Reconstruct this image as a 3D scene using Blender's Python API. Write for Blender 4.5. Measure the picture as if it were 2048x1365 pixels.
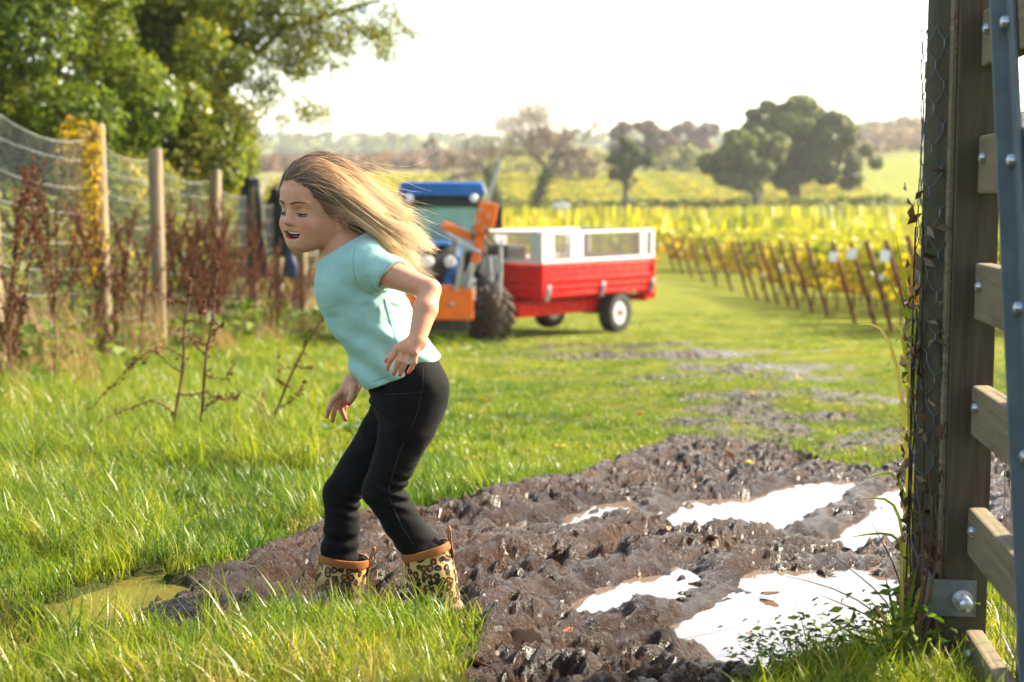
import bpy, bmesh, math, random
import numpy as np
from mathutils import Vector, Matrix

for _o in list(bpy.data.objects):
    bpy.data.objects.remove(_o)
SC = bpy.context.scene
COL = SC.collection
R = math.radians
rng = np.random.default_rng(7)
random.seed(7)

# ------------------------------------------------------------------ camera
F = 3000.0                      # focal length in photo pixels (photo is 2048 x 1365)
CAM = np.array([0.0, 0.0, 0.94])
PITCH = math.atan((682.5 - 395.0) / F)
cd = bpy.data.cameras.new('camera')
cam = bpy.data.objects.new('camera', cd)
COL.objects.link(cam)
cam.location = CAM
cam.rotation_euler = (math.pi / 2 - PITCH, 0, 0)
cd.sensor_width = 36.0
cd.lens = 36.0 * F / 2048.0
cd.clip_start = 0.05
cd.clip_end = 9000
cd.dof.use_dof = True
cd.dof.focus_distance = 3.42
cd.dof.aperture_fstop = 3.8
SC.camera = cam

# ------------------------------------------------------------------ light
SUN_AZ, SUN_EL = 66.0, 34.0      # azimuth measured from the view axis (+Y) towards +X
wd = bpy.data.worlds.new('World')
SC.world = wd
wd.use_nodes = True
wn = wd.node_tree.nodes
wl = wd.node_tree.links
sky = wn.new('ShaderNodeTexSky')
sky.sky_type = 'NISHITA'
sky.sun_disc = False
sky.sun_elevation = R(SUN_EL)
sky.sun_rotation = R(SUN_AZ)
sky.air_density = 1.0
sky.dust_density = 2.0
sky.ozone_density = 0.0
bg = wn['Background']
bg.inputs['Strength'].default_value = 0.15
tint = wn.new('ShaderNodeMix'); tint.data_type = 'RGBA'; tint.blend_type = 'MULTIPLY'
tint.inputs[0].default_value = 1.0
tint.inputs[7].default_value = (1.0, 0.95, 0.87, 1)      # warm autumn air, whole sky alike
wl.new(sky.outputs[0], tint.inputs[6])
wl.new(tint.outputs[2], bg.inputs[0])
sl = bpy.data.lights.new('sun', 'SUN')
sl.energy = 4.8
sl.angle = R(0.6)
sl.color = (1.0, 0.90, 0.72)
so = bpy.data.objects.new('sun', sl)
COL.objects.link(so)
SUN = Vector((math.sin(R(SUN_AZ)) * math.cos(R(SUN_EL)), math.cos(R(SUN_AZ)) * math.cos(R(SUN_EL)), math.sin(R(SUN_EL))))
so.rotation_euler = SUN.to_track_quat('Z', 'Y').to_euler()
vs = SC.view_settings
vs.view_transform = 'Standard'
vs.look = 'None'
vs.exposure = 1.95
vs.gamma = 1.0
vs.use_curve_mapping = False
SC.cycles.use_denoising = True
SC.cycles.max_bounces = 8
SC.cycles.transparent_max_bounces = 8
SC.cycles.volume_bounces = 0
SC.cycles.sample_clamp_indirect = 6.0

# ------------------------------------------------------------------ helpers
def ray(px, py):
    x = (px - 1024.0) / F
    y = (682.5 - py) / F
    c, s = math.cos(PITCH), math.sin(PITCH)
    return np.array([x, c + y * s, -s + y * c])

def W(px, py, Y):
    """world point seen at a photo pixel, at world depth Y"""
    d = ray(px, py)
    return CAM + d * (Y / d[1])

_KY = [-400, -5, 24, 28, 40, 55, 80, 120, 160, 185, 260, 400, 900, 1600, 2600, 4200]
_KZ = [1.2, 0.54, -1.316, -1.50, -1.86, -2.1, -2.2, -2.0, -1.7, -1.2, 4.4, 9.5, 24, 46, 52, 40]

def base(y):
    return np.interp(y, _KY, _KZ)

def G(px, py):
    """point on the sloping ground seen at a photo pixel"""
    d = ray(px, py)
    t = 3.0
    lo, hi = 0.5, 3000.0
    for _ in range(60):
        t = 0.5 * (lo + hi)
        p = CAM + d * t
        if p[2] > base(p[1]):
            lo = t
        else:
            hi = t
    return CAM + d * t

def _hash(ix, iy, seed):
    h = (ix.astype(np.int64) * 374761393 + iy.astype(np.int64) * 668265263 + seed * 982451653) & 0x7fffffff
    h = ((h ^ (h >> 13)) * 1274126177) & 0x7fffffff
    h = h ^ (h >> 16)
    return (h & 0xffff) / 65535.0

def vnoise(x, y, seed=0):
    x = np.asarray(x, float); y = np.asarray(y, float)
    ix = np.floor(x); iy = np.floor(y)
    fx = x - ix; fy = y - iy
    fx = fx * fx * (3 - 2 * fx); fy = fy * fy * (3 - 2 * fy)
    a = _hash(ix, iy, seed); b = _hash(ix + 1, iy, seed)
    c = _hash(ix, iy + 1, seed); d = _hash(ix + 1, iy + 1, seed)
    return (a + (b - a) * fx) * (1 - fy) + (c + (d - c) * fx) * fy

def fbm(x, y, seed=0, o=4, g=0.5):
    s = 0; a = 1.0; t = 0
    for i in range(o):
        s = s + a * vnoise(x * 2 ** i + 17.3 * i, y * 2 ** i - 9.1 * i, seed + i)
        t += a
        a *= g
    return s / t

def sstep(a, b, x):
    t = np.clip((x - a) / (b - a), 0, 1)
    return t * t * (3 - 2 * t)

def mesh_np(name, V, Q, smooth=False):
    """mesh from vertex array and an (n,3) or (n,4) face array, or a list of such arrays"""
    if not isinstance(Q, (list, tuple)):
        Q = [Q]
    Q = [np.asarray(q, np.int32) for q in Q if len(q)]
    V = np.asarray(V, np.float32)
    me = bpy.data.meshes.new(name)
    me.vertices.add(len(V))
    me.vertices.foreach_set('co', V.ravel())
    nl = sum(q.size for q in Q)
    me.loops.add(nl)
    me.loops.foreach_set('vertex_index', np.concatenate([q.ravel() for q in Q]))
    starts = []
    o = 0
    for q in Q:
        starts.append(o + np.arange(len(q), dtype=np.int32) * q.shape[1])
        o += q.size
    st = np.concatenate(starts).astype(np.int32)
    me.polygons.add(len(st))
    me.polygons.foreach_set('loop_start', st)
    if smooth:
        me.polygons.foreach_set('use_smooth', np.ones(len(st), bool))
    me.update(calc_edges=True)
    return me

def attr(me, name, vals):
    a = me.attributes.new(name, 'FLOAT', 'POINT')
    a.data.foreach_set('value', np.asarray(vals, np.float32))

def cattr(me, name, rgb):
    a = me.attributes.new(name, 'FLOAT_COLOR', 'POINT')
    rgb = np.asarray(rgb, np.float32)
    rgba = np.ones((len(rgb), 4), np.float32)
    rgba[:, :3] = rgb
    a.data.foreach_set('color', rgba.ravel())

def link(name, me, mat=None, parent=None, loc=None):
    o = bpy.data.objects.new(name, me)
    COL.objects.link(o)
    if mat is not None and me is not None and len(me.materials) == 0:
        me.materials.append(mat)
    if parent is not None:
        o.parent = parent
    if loc is not None:
        o.location = loc
    return o

def tag(o, label=None, cat=None, group=None, kind=None):
    if label: o['label'] = label
    if cat: o['category'] = cat
    if group: o['group'] = group
    if kind: o['kind'] = kind
    return o

def empty(name, loc=(0, 0, 0), rz=0.0):
    o = bpy.data.objects.new(name, None)
    COL.objects.link(o)
    o.location = loc
    o.rotation_euler = (0, 0, rz)
    o.empty_display_size = 0.1
    return o

def copy_tree(o, parent=None):
    c = o.copy()
    COL.objects.link(c)
    c.parent = parent
    for ch in list(o.children):
        copy_tree(ch, c)
    return c

class MB:
    """collects shapes into one mesh"""
    def __init__(s):
        s.V = []; s.F = []; s.n = 0
    def add(s, V, F):
        s.V.append(np.asarray(V, float).reshape(-1, 3))
        s.F += [tuple(int(i) + s.n for i in f) for f in F]
        s.n += len(s.V[-1])
        return s
    def box(s, c, size, rot=None, bev=0.0, taper=1.0):
        x, y, z = [v / 2.0 for v in size]
        if bev <= 0:
            V = np.array([(i * x * (taper if k > 0 else 1), j * y * (taper if k > 0 else 1), k * z) for k in (-1, 1) for j in (-1, 1) for i in (-1, 1)], float)
            Fc = [(0, 2, 3, 1), (4, 5, 7, 6), (0, 1, 5, 4), (2, 6, 7, 3), (0, 4, 6, 2), (1, 3, 7, 5)]
        else:
            bm = bmesh.new()
            bmesh.ops.create_cube(bm, size=1.0)
            for v in bm.verts:
                v.co = Vector((v.co.x * 2 * x * (taper if v.co.z > 0 else 1), v.co.y * 2 * y * (taper if v.co.z > 0 else 1), v.co.z * 2 * z))
            bmesh.ops.bevel(bm, geom=list(bm.edges), offset=bev, segments=2, affect='EDGES', profile=0.6)
            bm.verts.index_update()
            V = np.array([v.co[:] for v in bm.verts]); Fc = [[v.index for v in f.verts] for f in bm.faces]
            bm.free()
        if rot is not None:
            V = V @ np.array(rot).T
        return s.add(V + np.asarray(c, float), Fc)
    def tube(s, pts, r, n=8, cap=True, flat=None):
        P = np.asarray(pts, float)
        m = len(P)
        r = np.broadcast_to(np.asarray(r, float), (m,))
        T = np.gradient(P, axis=0)
        T /= np.linalg.norm(T, axis=1)[:, None] + 1e-12
        up = np.array([0, 0, 1.0]) if abs(T[0][2]) < 0.9 else np.array([1.0, 0, 0])
        V = []
        u = np.cross(T[0], up); u /= np.linalg.norm(u)
        for i in range(m):
            u = u - T[i] * np.dot(u, T[i])
            u /= np.linalg.norm(u) + 1e-12
            w = np.cross(T[i], u)
            a = np.arange(n) * 2 * math.pi / n
            fl = 1.0 if flat is None else flat
            V.append(P[i] + r[i] * (np.cos(a)[:, None] * u + fl * np.sin(a)[:, None] * w))
        V = np.concatenate(V)
        Fc = []
        for i in range(m - 1):
            for j in range(n):
                k = (j + 1) % n
                Fc.append((i * n + j, i * n + k, (i + 1) * n + k, (i + 1) * n + j))
        if cap:
            Fc.append(tuple(range(n - 1, -1, -1)))
            Fc.append(tuple((m - 1) * n + j for j in range(n)))
        return s.add(V, Fc)
    def lathe(s, prof, n=24, c=(0, 0, 0), axis='z', rot=None):
        V = []
        for (r, h) in prof:
            for j in range(n):
                a = 2 * math.pi * j / n
                V.append((r * math.cos(a), r * math.sin(a), h))
        V = np.array(V)
        if axis == 'x': V = V[:, [2, 0, 1]]
        if axis == 'y': V = V[:, [1, 2, 0]]
        if rot is not None: V = V @ np.array(rot).T
        Fc = []
        for i in range(len(prof) - 1):
            for j in range(n):
                k = (j + 1) % n
                Fc.append((i * n + j, i * n + k, (i + 1) * n + k, (i + 1) * n + j))
        Fc.append(tuple(range(n - 1, -1, -1)))
        Fc.append(tuple((len(prof) - 1) * n + j for j in range(n)))
        return s.add(V + np.asarray(c, float), Fc)
    def prism(s, poly, axis, a, b):
        """extrude a 2d polygon along an axis ('x','y','z') between a and b"""
        n = len(poly)
        V = []
        for h in (a, b):
            for (p, q) in poly:
                V.append({'x': (h, p, q), 'y': (p, h, q), 'z': (p, q, h)}[axis])
        Fc = [tuple(range(n)), tuple(range(2 * n - 1, n - 1, -1))]
        for j in range(n):
            k = (j + 1) % n
            Fc.append((j, j + n, k + n, k))
        return s.add(V, Fc)
    def mesh(s, name, smooth=False):
        me = bpy.data.meshes.new(name)
        me.from_pydata(np.concatenate(s.V).tolist(), [], s.F)
        bm = bmesh.new(); bm.from_mesh(me)
        bmesh.ops.recalc_face_normals(bm, faces=bm.faces)
        bm.to_mesh(me); bm.free()
        if smooth:
            me.polygons.foreach_set('use_smooth', np.ones(len(me.polygons), bool))
            try:
                me.set_sharp_from_angle(angle=R(38))
            except Exception:
                pass
        return me
    def build(s, name, mat, parent=None, smooth=False):
        return link(name, s.mesh(name, smooth), mat, parent)

def rotm(ax, ay, az):
    return np.array(Matrix.Rotation(az, 3, 'Z') @ Matrix.Rotation(ay, 3, 'Y') @ Matrix.Rotation(ax, 3, 'X'))

# ------------------------------------------------------------------ materials
class NT:
    def __init__(s, name):
        s.m = bpy.data.materials.new(name)
        s.m.use_nodes = True
        s.t = s.m.node_tree
        s.t.nodes.clear()
        s.out = s.t.nodes.new('ShaderNodeOutputMaterial')
    def n(s, typ, _in=None, **kw):
        nd = s.t.nodes.new(typ)
        for k, v in kw.items():
            setattr(nd, k, v)
        for k, v in (_in or {}).items():
            sock = nd.inputs[k]
            if isinstance(v, bpy.types.NodeSocket):
                s.t.links.new(v, sock)
            else:
                sock.default_value = v
        return nd
    def ramp(s, fac, stops, interp='LINEAR'):
        nd = s.t.nodes.new('ShaderNodeValToRGB')
        nd.color_ramp.interpolation = interp
        el = nd.color_ramp.elements
        while len(el) < len(stops):
            el.new(0.5)
        for e, (p, c) in zip(el, stops):
            e.position = p
            e.color = tuple(c) + (1,) if len(c) == 3 else c
        s.t.links.new(fac, nd.inputs[0])
        return nd.outputs[0]
    def mix(s, fac, a, b, mode='MIX'):
        nd = s.t.nodes.new('ShaderNodeMix')
        nd.data_type = 'RGBA'
        nd.blend_type = mode
        for sock, v in ((nd.inputs[0], fac), (nd.inputs[6], a), (nd.inputs[7], b)):
            if isinstance(v, bpy.types.NodeSocket):
                s.t.links.new(v, sock)
            else:
                sock.default_value = v if not isinstance(v, tuple) or len(v) == 4 else v + (1,)
        return nd.outputs[2]
    def math(s, op, a, b=0.0):
        nd = s.t.nodes.new('ShaderNodeMath')
        nd.operation = op
        for sock, v in ((nd.inputs[0], a), (nd.inputs[1], b)):
            if isinstance(v, bpy.types.NodeSocket):
                s.t.links.new(v, sock)
            else:
                sock.default_value = v
        return nd.outputs[0]
    def noise(s, scale, detail=3.0, rough=0.55, vec=None, dist=0.0):
        i = {'Scale': scale, 'Detail': detail, 'Roughness': rough, 'Distortion': dist}
        if vec is None:
            vec = s.obj()
        i['Vector'] = vec
        return s.n('ShaderNodeTexNoise', i).outputs[0]
    def obj(s):
        if not hasattr(s, '_tc'):
            s._tc = s.t.nodes.new('ShaderNodeTexCoord')
        return s._tc.outputs['Object']
    def scaled(s, sc, vec=None):
        return s.n('ShaderNodeMapping', {'Vector': vec or s.obj(), 'Scale': sc}).outputs[0]
    def bump(s, h, strength=0.3, dist=0.01):
        return s.n('ShaderNodeBump', {'Height': h, 'Strength': strength, 'Distance': dist}).outputs[0]
    def attr(s, name):
        return s.n('ShaderNodeAttribute', attribute_name=name)
    def pbr(s, color, rough=0.6, metal=0.0, normal=None, spec=0.5, **kw):
        i = {'Base Color': color if not isinstance(color, tuple) or len(color) == 4 else color + (1,), 'Roughness': rough, 'Metallic': metal, 'Specular IOR Level': spec}
        i.update(kw)
        if normal is not None:
            i['Normal'] = normal
        return s.n('ShaderNodeBsdfPrincipled', i)
    def done(s, shader):
        s.t.links.new(shader.outputs[0] if hasattr(shader, 'outputs') else shader, s.out.inputs[0])
        return s.m

def paint(name, col, rough=0.4, metal=0.0, var=0.25, scale=6.0, bump=0.15, bscale=60.0, dirt=None, dirt_amt=0.5, spec=0.25):
    """painted or plain surface with uneven tone, fine relief and optional dirt"""
    t = NT(name)
    nz = t.noise(scale, 5.0)
    dark = tuple(c * (1 - var) for c in col)
    lite = tuple(min(1, c * (1 + var * 0.6)) for c in col)
    c = t.ramp(nz, [(0.3, dark), (0.7, lite)])
    rg = t.math('ADD', t.math('MULTIPLY', t.noise(scale * 2.3, 4.0), 0.25), rough - 0.12)
    if dirt is not None:
        dn = t.ramp(t.noise(scale * 1.7, 6.0, 0.65), [(0.5 - 0.15 * dirt_amt, (0, 0, 0)), (0.75 - 0.2 * dirt_amt, (1, 1, 1))])
        c = t.mix(t.math('MULTIPLY', dn, dirt_amt), c, dirt)
        rg = t.math('ADD', rg, t.math('MULTIPLY', dn, 0.3 * dirt_amt))
    nrm = t.bump(t.noise(bscale, 3.0), bump, 0.004) if bump else None
    return t.done(t.pbr(c, rg, metal, nrm, spec))

def leafmat(name, stops, trans=0.5, rough=0.45, tcol=(1.15, 1.1, 0.45), spec=0.18):
    """thin leaf: colour by the per-leaf 'tint' attribute, light passes through"""
    t = NT(name)
    a = t.attr('tint').outputs['Fac']
    c = t.ramp(a, stops)
    c = t.mix(0.35, c, t.ramp(t.noise(9.0, 2.0), [(0.3, (0.55, 0.55, 0.55)), (0.7, (1.3, 1.3, 1.2))]), 'MULTIPLY')
    p = t.pbr(c, rough, 0.0, None, spec)
    tc = t.mix(1.0, c, tcol, 'MULTIPLY')
    tr = t.n('ShaderNodeBsdfTranslucent', {'Color': tc})
    mx = t.n('ShaderNodeMixShader', {0: trans})
    t.t.links.new(p.outputs[0], mx.inputs[1])
    t.t.links.new(tr.outputs[0], mx.inputs[2])
    return t.done(mx)

def wood(name, c0, c1, grain=(1, 1, 0.08), scale=40.0, rough=0.75, moss=None):
    t = NT(name)
    v = t.scaled(grain)
    g = t.noise(scale, 6.0, 0.65, v, 0.6)
    c = t.ramp(g, [(0.28, c0), (0.72, c1)])
    c = t.mix(0.4, c, t.ramp(t.noise(3.0, 4.0), [(0.3, (0.55, 0.55, 0.55)), (0.7, (1.15, 1.1, 1.05))]), 'MULTIPLY')
    if moss is not None:
        c = t.mix(t.ramp(t.noise(6.0, 5.0), [(0.42, (0, 0, 0)), (0.62, (0.75, 0.75, 0.75))]), c, moss)
    return t.done(t.pbr(c, rough, 0.0, t.bump(g, 0.4, 0.004), 0.3))

# ------------------------------------------------------------------ foliage tools
def leaf_quads(C, N, size, asp=0.55, tint=None, r=rng, fold=0.18):
    """one four-cornered, slightly folded leaf per centre"""
    n = len(C)
    size = np.broadcast_to(np.asarray(size, float), (n,))
    N = N / (np.linalg.norm(N, axis=1)[:, None] + 1e-9)
    A = np.cross(N, r.normal(size=(n, 3)))
    A /= np.linalg.norm(A, axis=1)[:, None] + 1e-9
    B = np.cross(N, A)
    h = size[:, None]
    f = N * h * fold
    V = np.stack([C - A * h * 0.5, C + B * h * asp * 0.5 + f, C + A * h * 0.5, C - B * h * asp * 0.5 + f], 1).reshape(-1, 3)
    Q = np.arange(4 * n, dtype=np.int32).reshape(-1, 4)
    if tint is None:
        tint = r.random(n)
    return V, Q, np.repeat(tint, 4)

def leaf_mesh(name, C, N, size, asp=0.55, tint=None, fold=0.18):
    V, Q, t = leaf_quads(C, N, size, asp, tint, rng, fold)
    me = mesh_np(name, V, Q)
    attr(me, 'tint', t)
    return me

def clump_points(centres, radii, per, r=rng, shell=0.75, flat=1.0, up=0.3):
    """points spread through and over leafy clumps, with outward normals"""
    Cs, Ns = [], []
    for c, rad, m in zip(centres, radii, per):
        d = r.normal(size=(m, 3))
        d /= np.linalg.norm(d, axis=1)[:, None]
        k = np.where(r.random(m) < shell, 0.8 + 0.35 * r.random(m), r.random(m) ** 0.5)
        p = d * (k * rad)[:, None]
        p[:, 2] *= flat
        Cs.append(c + p)
        nn = d + r.normal(size=(m, 3)) * 0.55
        nn[:, 2] += up
        Ns.append(nn)
    return np.concatenate(Cs), np.concatenate(Ns)

def branch_tubes(mb, p, d, length, rad, depth, r, spread=0.6, n=6, tips=None, up=0.15, ratio=0.72):
    d = np.asarray(d, float); d /= np.linalg.norm(d)
    pts = [np.asarray(p, float)]
    steps = 4
    dd = d.copy()
    for i in range(steps):
        dd = dd + r.normal(size=3) * 0.13
        dd[2] += up * 0.25
        dd /= np.linalg.norm(dd)
        pts.append(pts[-1] + dd * length / steps)
    mb.tube(pts, np.linspace(rad, rad * 0.62, steps + 1), n)
    if depth <= 0:
        if tips is not None: tips.append(pts[-1])
        return
    k = 2 if r.random() < 0.55 else 3
    for i in range(k):
        nd = dd + r.normal(size=3) * spread
        nd[2] += up
        q = pts[-1] if i < 2 else pts[-2]
        branch_tubes(mb, q, nd, length * ratio * (0.8 + 0.4 * r.random()), rad * 0.6, depth - 1, r, spread, max(4, n - 1), tips, up, ratio)
# ================================================================== GROUND, MUD, WATER, GRASS
def gpoly(pts):
    return np.array([G(x, y)[:2] for x, y in pts])

def poly_sd(P, poly):
    """signed distance to a polygon, negative inside"""
    n = len(poly)
    d2 = np.full(len(P), 1e18)
    ins = np.zeros(len(P), bool)
    for i in range(n):
        a = poly[i]; b = poly[(i + 1) % n]
        e = b - a
        w = P - a
        t = np.clip((w @ e) / (e @ e + 1e-12), 0, 1)
        q = w - t[:, None] * e
        d2 = np.minimum(d2, (q * q).sum(1))
        c = ((a[1] > P[:, 1]) != (b[1] > P[:, 1]))
        xx = a[0] + (P[:, 1] - a[1]) / (b[1] - a[1] + 1e-12) * e[0]
        ins ^= c & (P[:, 0] < xx)
    d = np.sqrt(d2)
    return np.where(ins, -d, d)

def line_d(P, line):
    d2 = np.full(len(P), 1e18)
    for a, b in zip(line[:-1], line[1:]):
        e = b - a
        w = P - a
        t = np.clip((w @ e) / (e @ e), 0, 1)
        q = w - t[:, None] * e
        d2 = np.minimum(d2, (q * q).sum(1))
    return np.sqrt(d2)

MUD = gpoly([(150, 1290), (255, 1228), (330, 1192), (430, 1165), (480, 1150), (520, 1112), (600, 1075), (700, 1050), (800, 1032), (900, 1018), (1010, 1000), (1100, 980), (1200, 945), (1300, 902), (1380, 878), (1460, 855), (1590, 842), (1625, 868), (1590, 900), (1640, 935), (1750, 945), (1850, 915), (2000, 905), (2200, 940), (2200, 1100), (1900, 1190), (1780, 1260), (1600, 1325), (1480, 1380), (1420, 1600), (880, 1600), (900, 1400), (905, 1320), (955, 1290), (925, 1245), (880, 1226), (720, 1226), (600, 1232), (480, 1245), (330, 1265), (230, 1285)])
PUD = {
    'A': ([(1250, 1272), (1330, 1228), (1400, 1188), (1480, 1160), (1600, 1150), (1740, 1158), (1790, 1185), (1760, 1220), (1700, 1272), (1600, 1305), (1500, 1312), (1400, 1278), (1330, 1258)], -0.020),
    'B': ([(1270, 1022), (1400, 1000), (1560, 985), (1700, 972), (1700, 1010), (1650, 1040), (1500, 1046), (1400, 1046), (1330, 1038)], -0.025),
    'C': ([(1635, 1076), (1700, 1036), (1790, 990), (1900, 970), (1960, 1010), (1860, 1045), (1760, 1058), (1690, 1078)], -0.030),
    'D': ([(1180, 1200), (1240, 1162), (1330, 1148), (1350, 1172), (1280, 1202), (1220, 1214)], -0.020),
    'E': ([(105, 1268), (150, 1205), (240, 1172), (335, 1162), (362, 1188), (300, 1228), (215, 1262)], 0.0),
    'F': ([(1040, 1048), (1120, 1030), (1250, 1008), (1260, 1026), (1150, 1044), (1060, 1058)], -0.020),
}
for k in PUD:
    poly = gpoly(PUD[k][0])
    PUD[k] = (poly, float(base(poly[:, 1].mean()) + PUD[k][1]))
RIDGES = [
    ([(860, 1150), (1000, 1112), (1110, 1082), (1225, 1052)], 0.085, 0.085),
    ([(930, 1262), (1040, 1215), (1120, 1190), (1200, 1225), (1310, 1232)], 0.085, 0.11),
    ([(1330, 1205), (1400, 1165), (1520, 1128), (1640, 1100)], 0.07, 0.07),
    ([(1390, 1072), (1500, 1062), (1640, 1044), (1720, 1000)], 0.06, 0.07),
    ([(290, 1220), (340, 1196), (440, 1170), (520, 1125), (640, 1075), (800, 1045), (960, 1015), (1100, 992), (1220, 950), (1330, 908), (1480, 868), (1590, 850)], 0.055, 0.10),
    ([(1120, 1330), (1250, 1290), (1340, 1285), (1460, 1330)], 0.055, 0.09),
    ([(1180, 1118), (1280, 1108), (1360, 1100)], 0.06, 0.06),
    ([(700, 1130), (780, 1100), (860, 1080)], 0.04, 0.09),
]
RIDGES = [(gpoly(a), h, w) for a, h, w in RIDGES]
SPOTS = [(1435, 800, .32, .8), (1480, 826, .25, .5), (1345, 762, .5, .7), (1190, 712, .8, .7), (1310, 690, 1.2, 1.0), (1420, 710, 1.3, .9), (1540, 738, 1.0, .7), (1600, 760, .6, .6), (1170, 690, .8, .9),
         (1500, 762, .5, .5), (1060, 700, .7, .5), (1700, 800, .5, .5), (1120, 745, .4, .4), (960, 720, .6, .4), (1230, 795, .3, .35), (1560, 790, .35, .5), (1780, 800, .4, .6), (1650, 830, .3, .7), (100, 1140, .12, .2), (20, 1330, .12, .9), (1400, 850, .4, .6), (1800, 868, .35, .8), (1720, 900, .3, .6), (1660, 790, .4, .5)]
SPOTS = [(G(a, b)[:2], r, s) for a, b, r, s in SPOTS]
BOOTS = [(W(868, 1215, 3.375)[0], 3.375, .17), (W(830, 1215, 3.33)[0], 3.33, .13), (W(672, 1205, 3.51)[0], 3.51, .17), (W(640, 1215, 3.45)[0], 3.45, .13)]
TD = np.array([0.52, 0.854])            # direction of the wheel tracks
TN = np.array([0.854, -0.52])

def terrain(P):
    """height, mud amount and puddle distance for points P (n,2)"""
    x, y = P[:, 0], P[:, 1]
    h = base(y) + 0.0
    far = np.clip((y - 230) / 250, 0, 1)
    ang = x / np.maximum(y, 1)
    h = h + far * (np.interp(ang, [-0.6, -0.2, -0.08, 0.02, 0.12, 0.2, 0.26, 0.34, 0.6], [-2, -1, 0, 1, 3, 6, 13, 14, 14]) * np.clip(1.6 - y / 900, 0, 1) + (fbm(x / 90, y / 140, 5, 3) - 0.5) * 6)
    vf = np.clip((y - 900) / 500, 0, 1)
    h = h + vf * ((fbm(x / 330, y / 900, 9, 3) - 0.5) * 36)
    near = np.clip(1 - (y - 60) / 60, 0, 1)
    h = h + near * ((fbm(x / 1.7, y / 1.7, 3, 3) - 0.5) * 0.09 * sstep(2.0, 6.0, y) + (fbm(x / .5, y / .5, 4, 3) - 0.5) * 0.05)
    # bank below the fence on the left
    h = h + near * 0.12 * sstep(-2.2, -3.8, x)
    m = poly_sd(P, MUD)
    wob = (fbm(x / .22, y / .22, 21, 3) - 0.5) * 0.22
    mud = sstep(0.05, -0.05, m + wob * np.clip(y / 6, .5, 1.6) * .6)
    # thin grass creeping into the mud on its right-hand far side
    thin = sstep(5.8, 7.6, y) * sstep(.2, .9, x - 0.18 * (y - 5)) * 0.7
    mud = mud * (1 - thin * sstep(.45, .62, fbm(x / .3, y / .3, 33, 3)))
    for c, r, s in SPOTS:
        q = (P - c) @ np.stack([TD, TN], 1)
        dd = np.sqrt((q[:, 0] / (r * 1.5)) ** 2 + (q[:, 1] / (r * 0.9)) ** 2)
        mud = np.maximum(mud, min(1, s * 1.4) * sstep(1.0, 0.35, dd + (fbm(x / .16, y / .16, 44, 3) - 0.5) * 1.7))
    # wheel tracks leading off towards the trailer
    tr = gpoly([(1590, 850), (1500, 800), (1400, 745), (1300, 705), (1180, 690)])
    td = line_d(P, tr)
    mud = np.maximum(mud, 0.8 * sstep(.42, .05, td + (fbm(x / .45, y / .45, 51, 4, .6) - .42) * 2.6))
    u = P @ TD; v = P @ TN
    rel = np.zeros(len(P))
    warp = (fbm(u / .5, v / .3, 60, 3) - .5) * .25
    rel += (fbm(u / .75 + warp, v / .17 + warp * 2, 61, 3) - 0.5) * 0.055
    rg = 1 - np.abs(2 * fbm(u / .40 + warp, v / .085 + warp * 3, 71, 4, .55) - 1)
    rel += (rg ** 1.6 - 0.60) * 0.062
    rg2 = 1 - np.abs(2 * fbm(u / .12 + warp, v / .048 + warp, 81, 3, .6) - 1)
    rel += (rg2 ** 1.5 - 0.60) * 0.034
    rg3 = 1 - np.abs(2 * fbm(u / .040, v / .024, 85, 2, .6) - 1)
    rel += (rg3 - 0.7) * 0.016
    rel += (vnoise(u / .018, v / .018, 91) - .5) * 0.006
    # lug prints of tractor tyres pressed across the tracks
    lug = np.sin((u + 0.6 * np.abs(((v / .30) % 1.0) - .5) * .30) * 2 * np.pi / 0.105) * sstep(.42, .6, fbm(u / .6, v / .22, 95, 2))
    rel += lug * 0.014
    for ln, hh, ww in RIDGES:
        dd = line_d(P, ln)
        jag = 0.55 + 0.9 * fbm(u / .09, v / .07, 101, 3)
        rel += 0.75 * hh * jag * np.exp(-(dd / ww) ** 2 * 1.1)
    rel = np.where(rel > 0, .075 * np.tanh(rel / .075), rel)
    rel = rel + (rg3 - 0.7) * 0.014 + (rg2 ** 1.5 - .6) * .010 + (vnoise(u / .016, v / .013, 93) - .5) * 0.009
    h = h + mud * (rel - 0.012)
    pd = np.full(len(P), 9.0)
    for k, (poly, lev) in PUD.items():
        c = poly.mean(0)
        sel = np.abs(P - c).max(1) < 2.6
        if not sel.any(): continue
        Q = P[sel]
        sd = poly_sd(Q, poly)
        sdw = sd - .035 + (fbm(Q[:, 0] / .12, Q[:, 1] / .12, 111, 4, .6) - .5) * 0.26
        tgt = lev + np.clip(sdw * 0.34, -0.035, 0.06)
        lump = sstep(.74, .80, fbm(Q[:, 0] / .10, Q[:, 1] / .12, 117, 2)) * 0.03
        tgt = tgt + lump * (sd < 0) + (rel[sel] * 0.25) * (sdw > 0)
        w = sstep(0.20, 0.015, sdw)
        h[sel] = h[sel] * (1 - w) + tgt * w
        pd[sel] = np.minimum(pd[sel], sdw)
    # boots press into the mud
    for bx, by, br_ in BOOTS:
        dd = np.sqrt((x - bx) ** 2 + (y - by) ** 2)
        w = sstep(br_, br_ * .45, dd)
        h = h * (1 - w) + (base(y) - 0.030 + 0.25 * rel * (dd > .05)) * w
    return h, mud, pd

def axis_pts(lo_f, hi_f, step, lo, hi, g):
    a = list(np.arange(lo_f, hi_f, step))
    s, p = step, hi_f
    right = []
    while p < hi:
        right.append(p); s *= g; p += s
    right.append(hi)
    s, p = step, lo_f - step
    left = []
    while p > lo:
        left.append(p); s *= g; p -= s
    left.append(lo)
    return np.array(left[::-1] + a + right)

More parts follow.
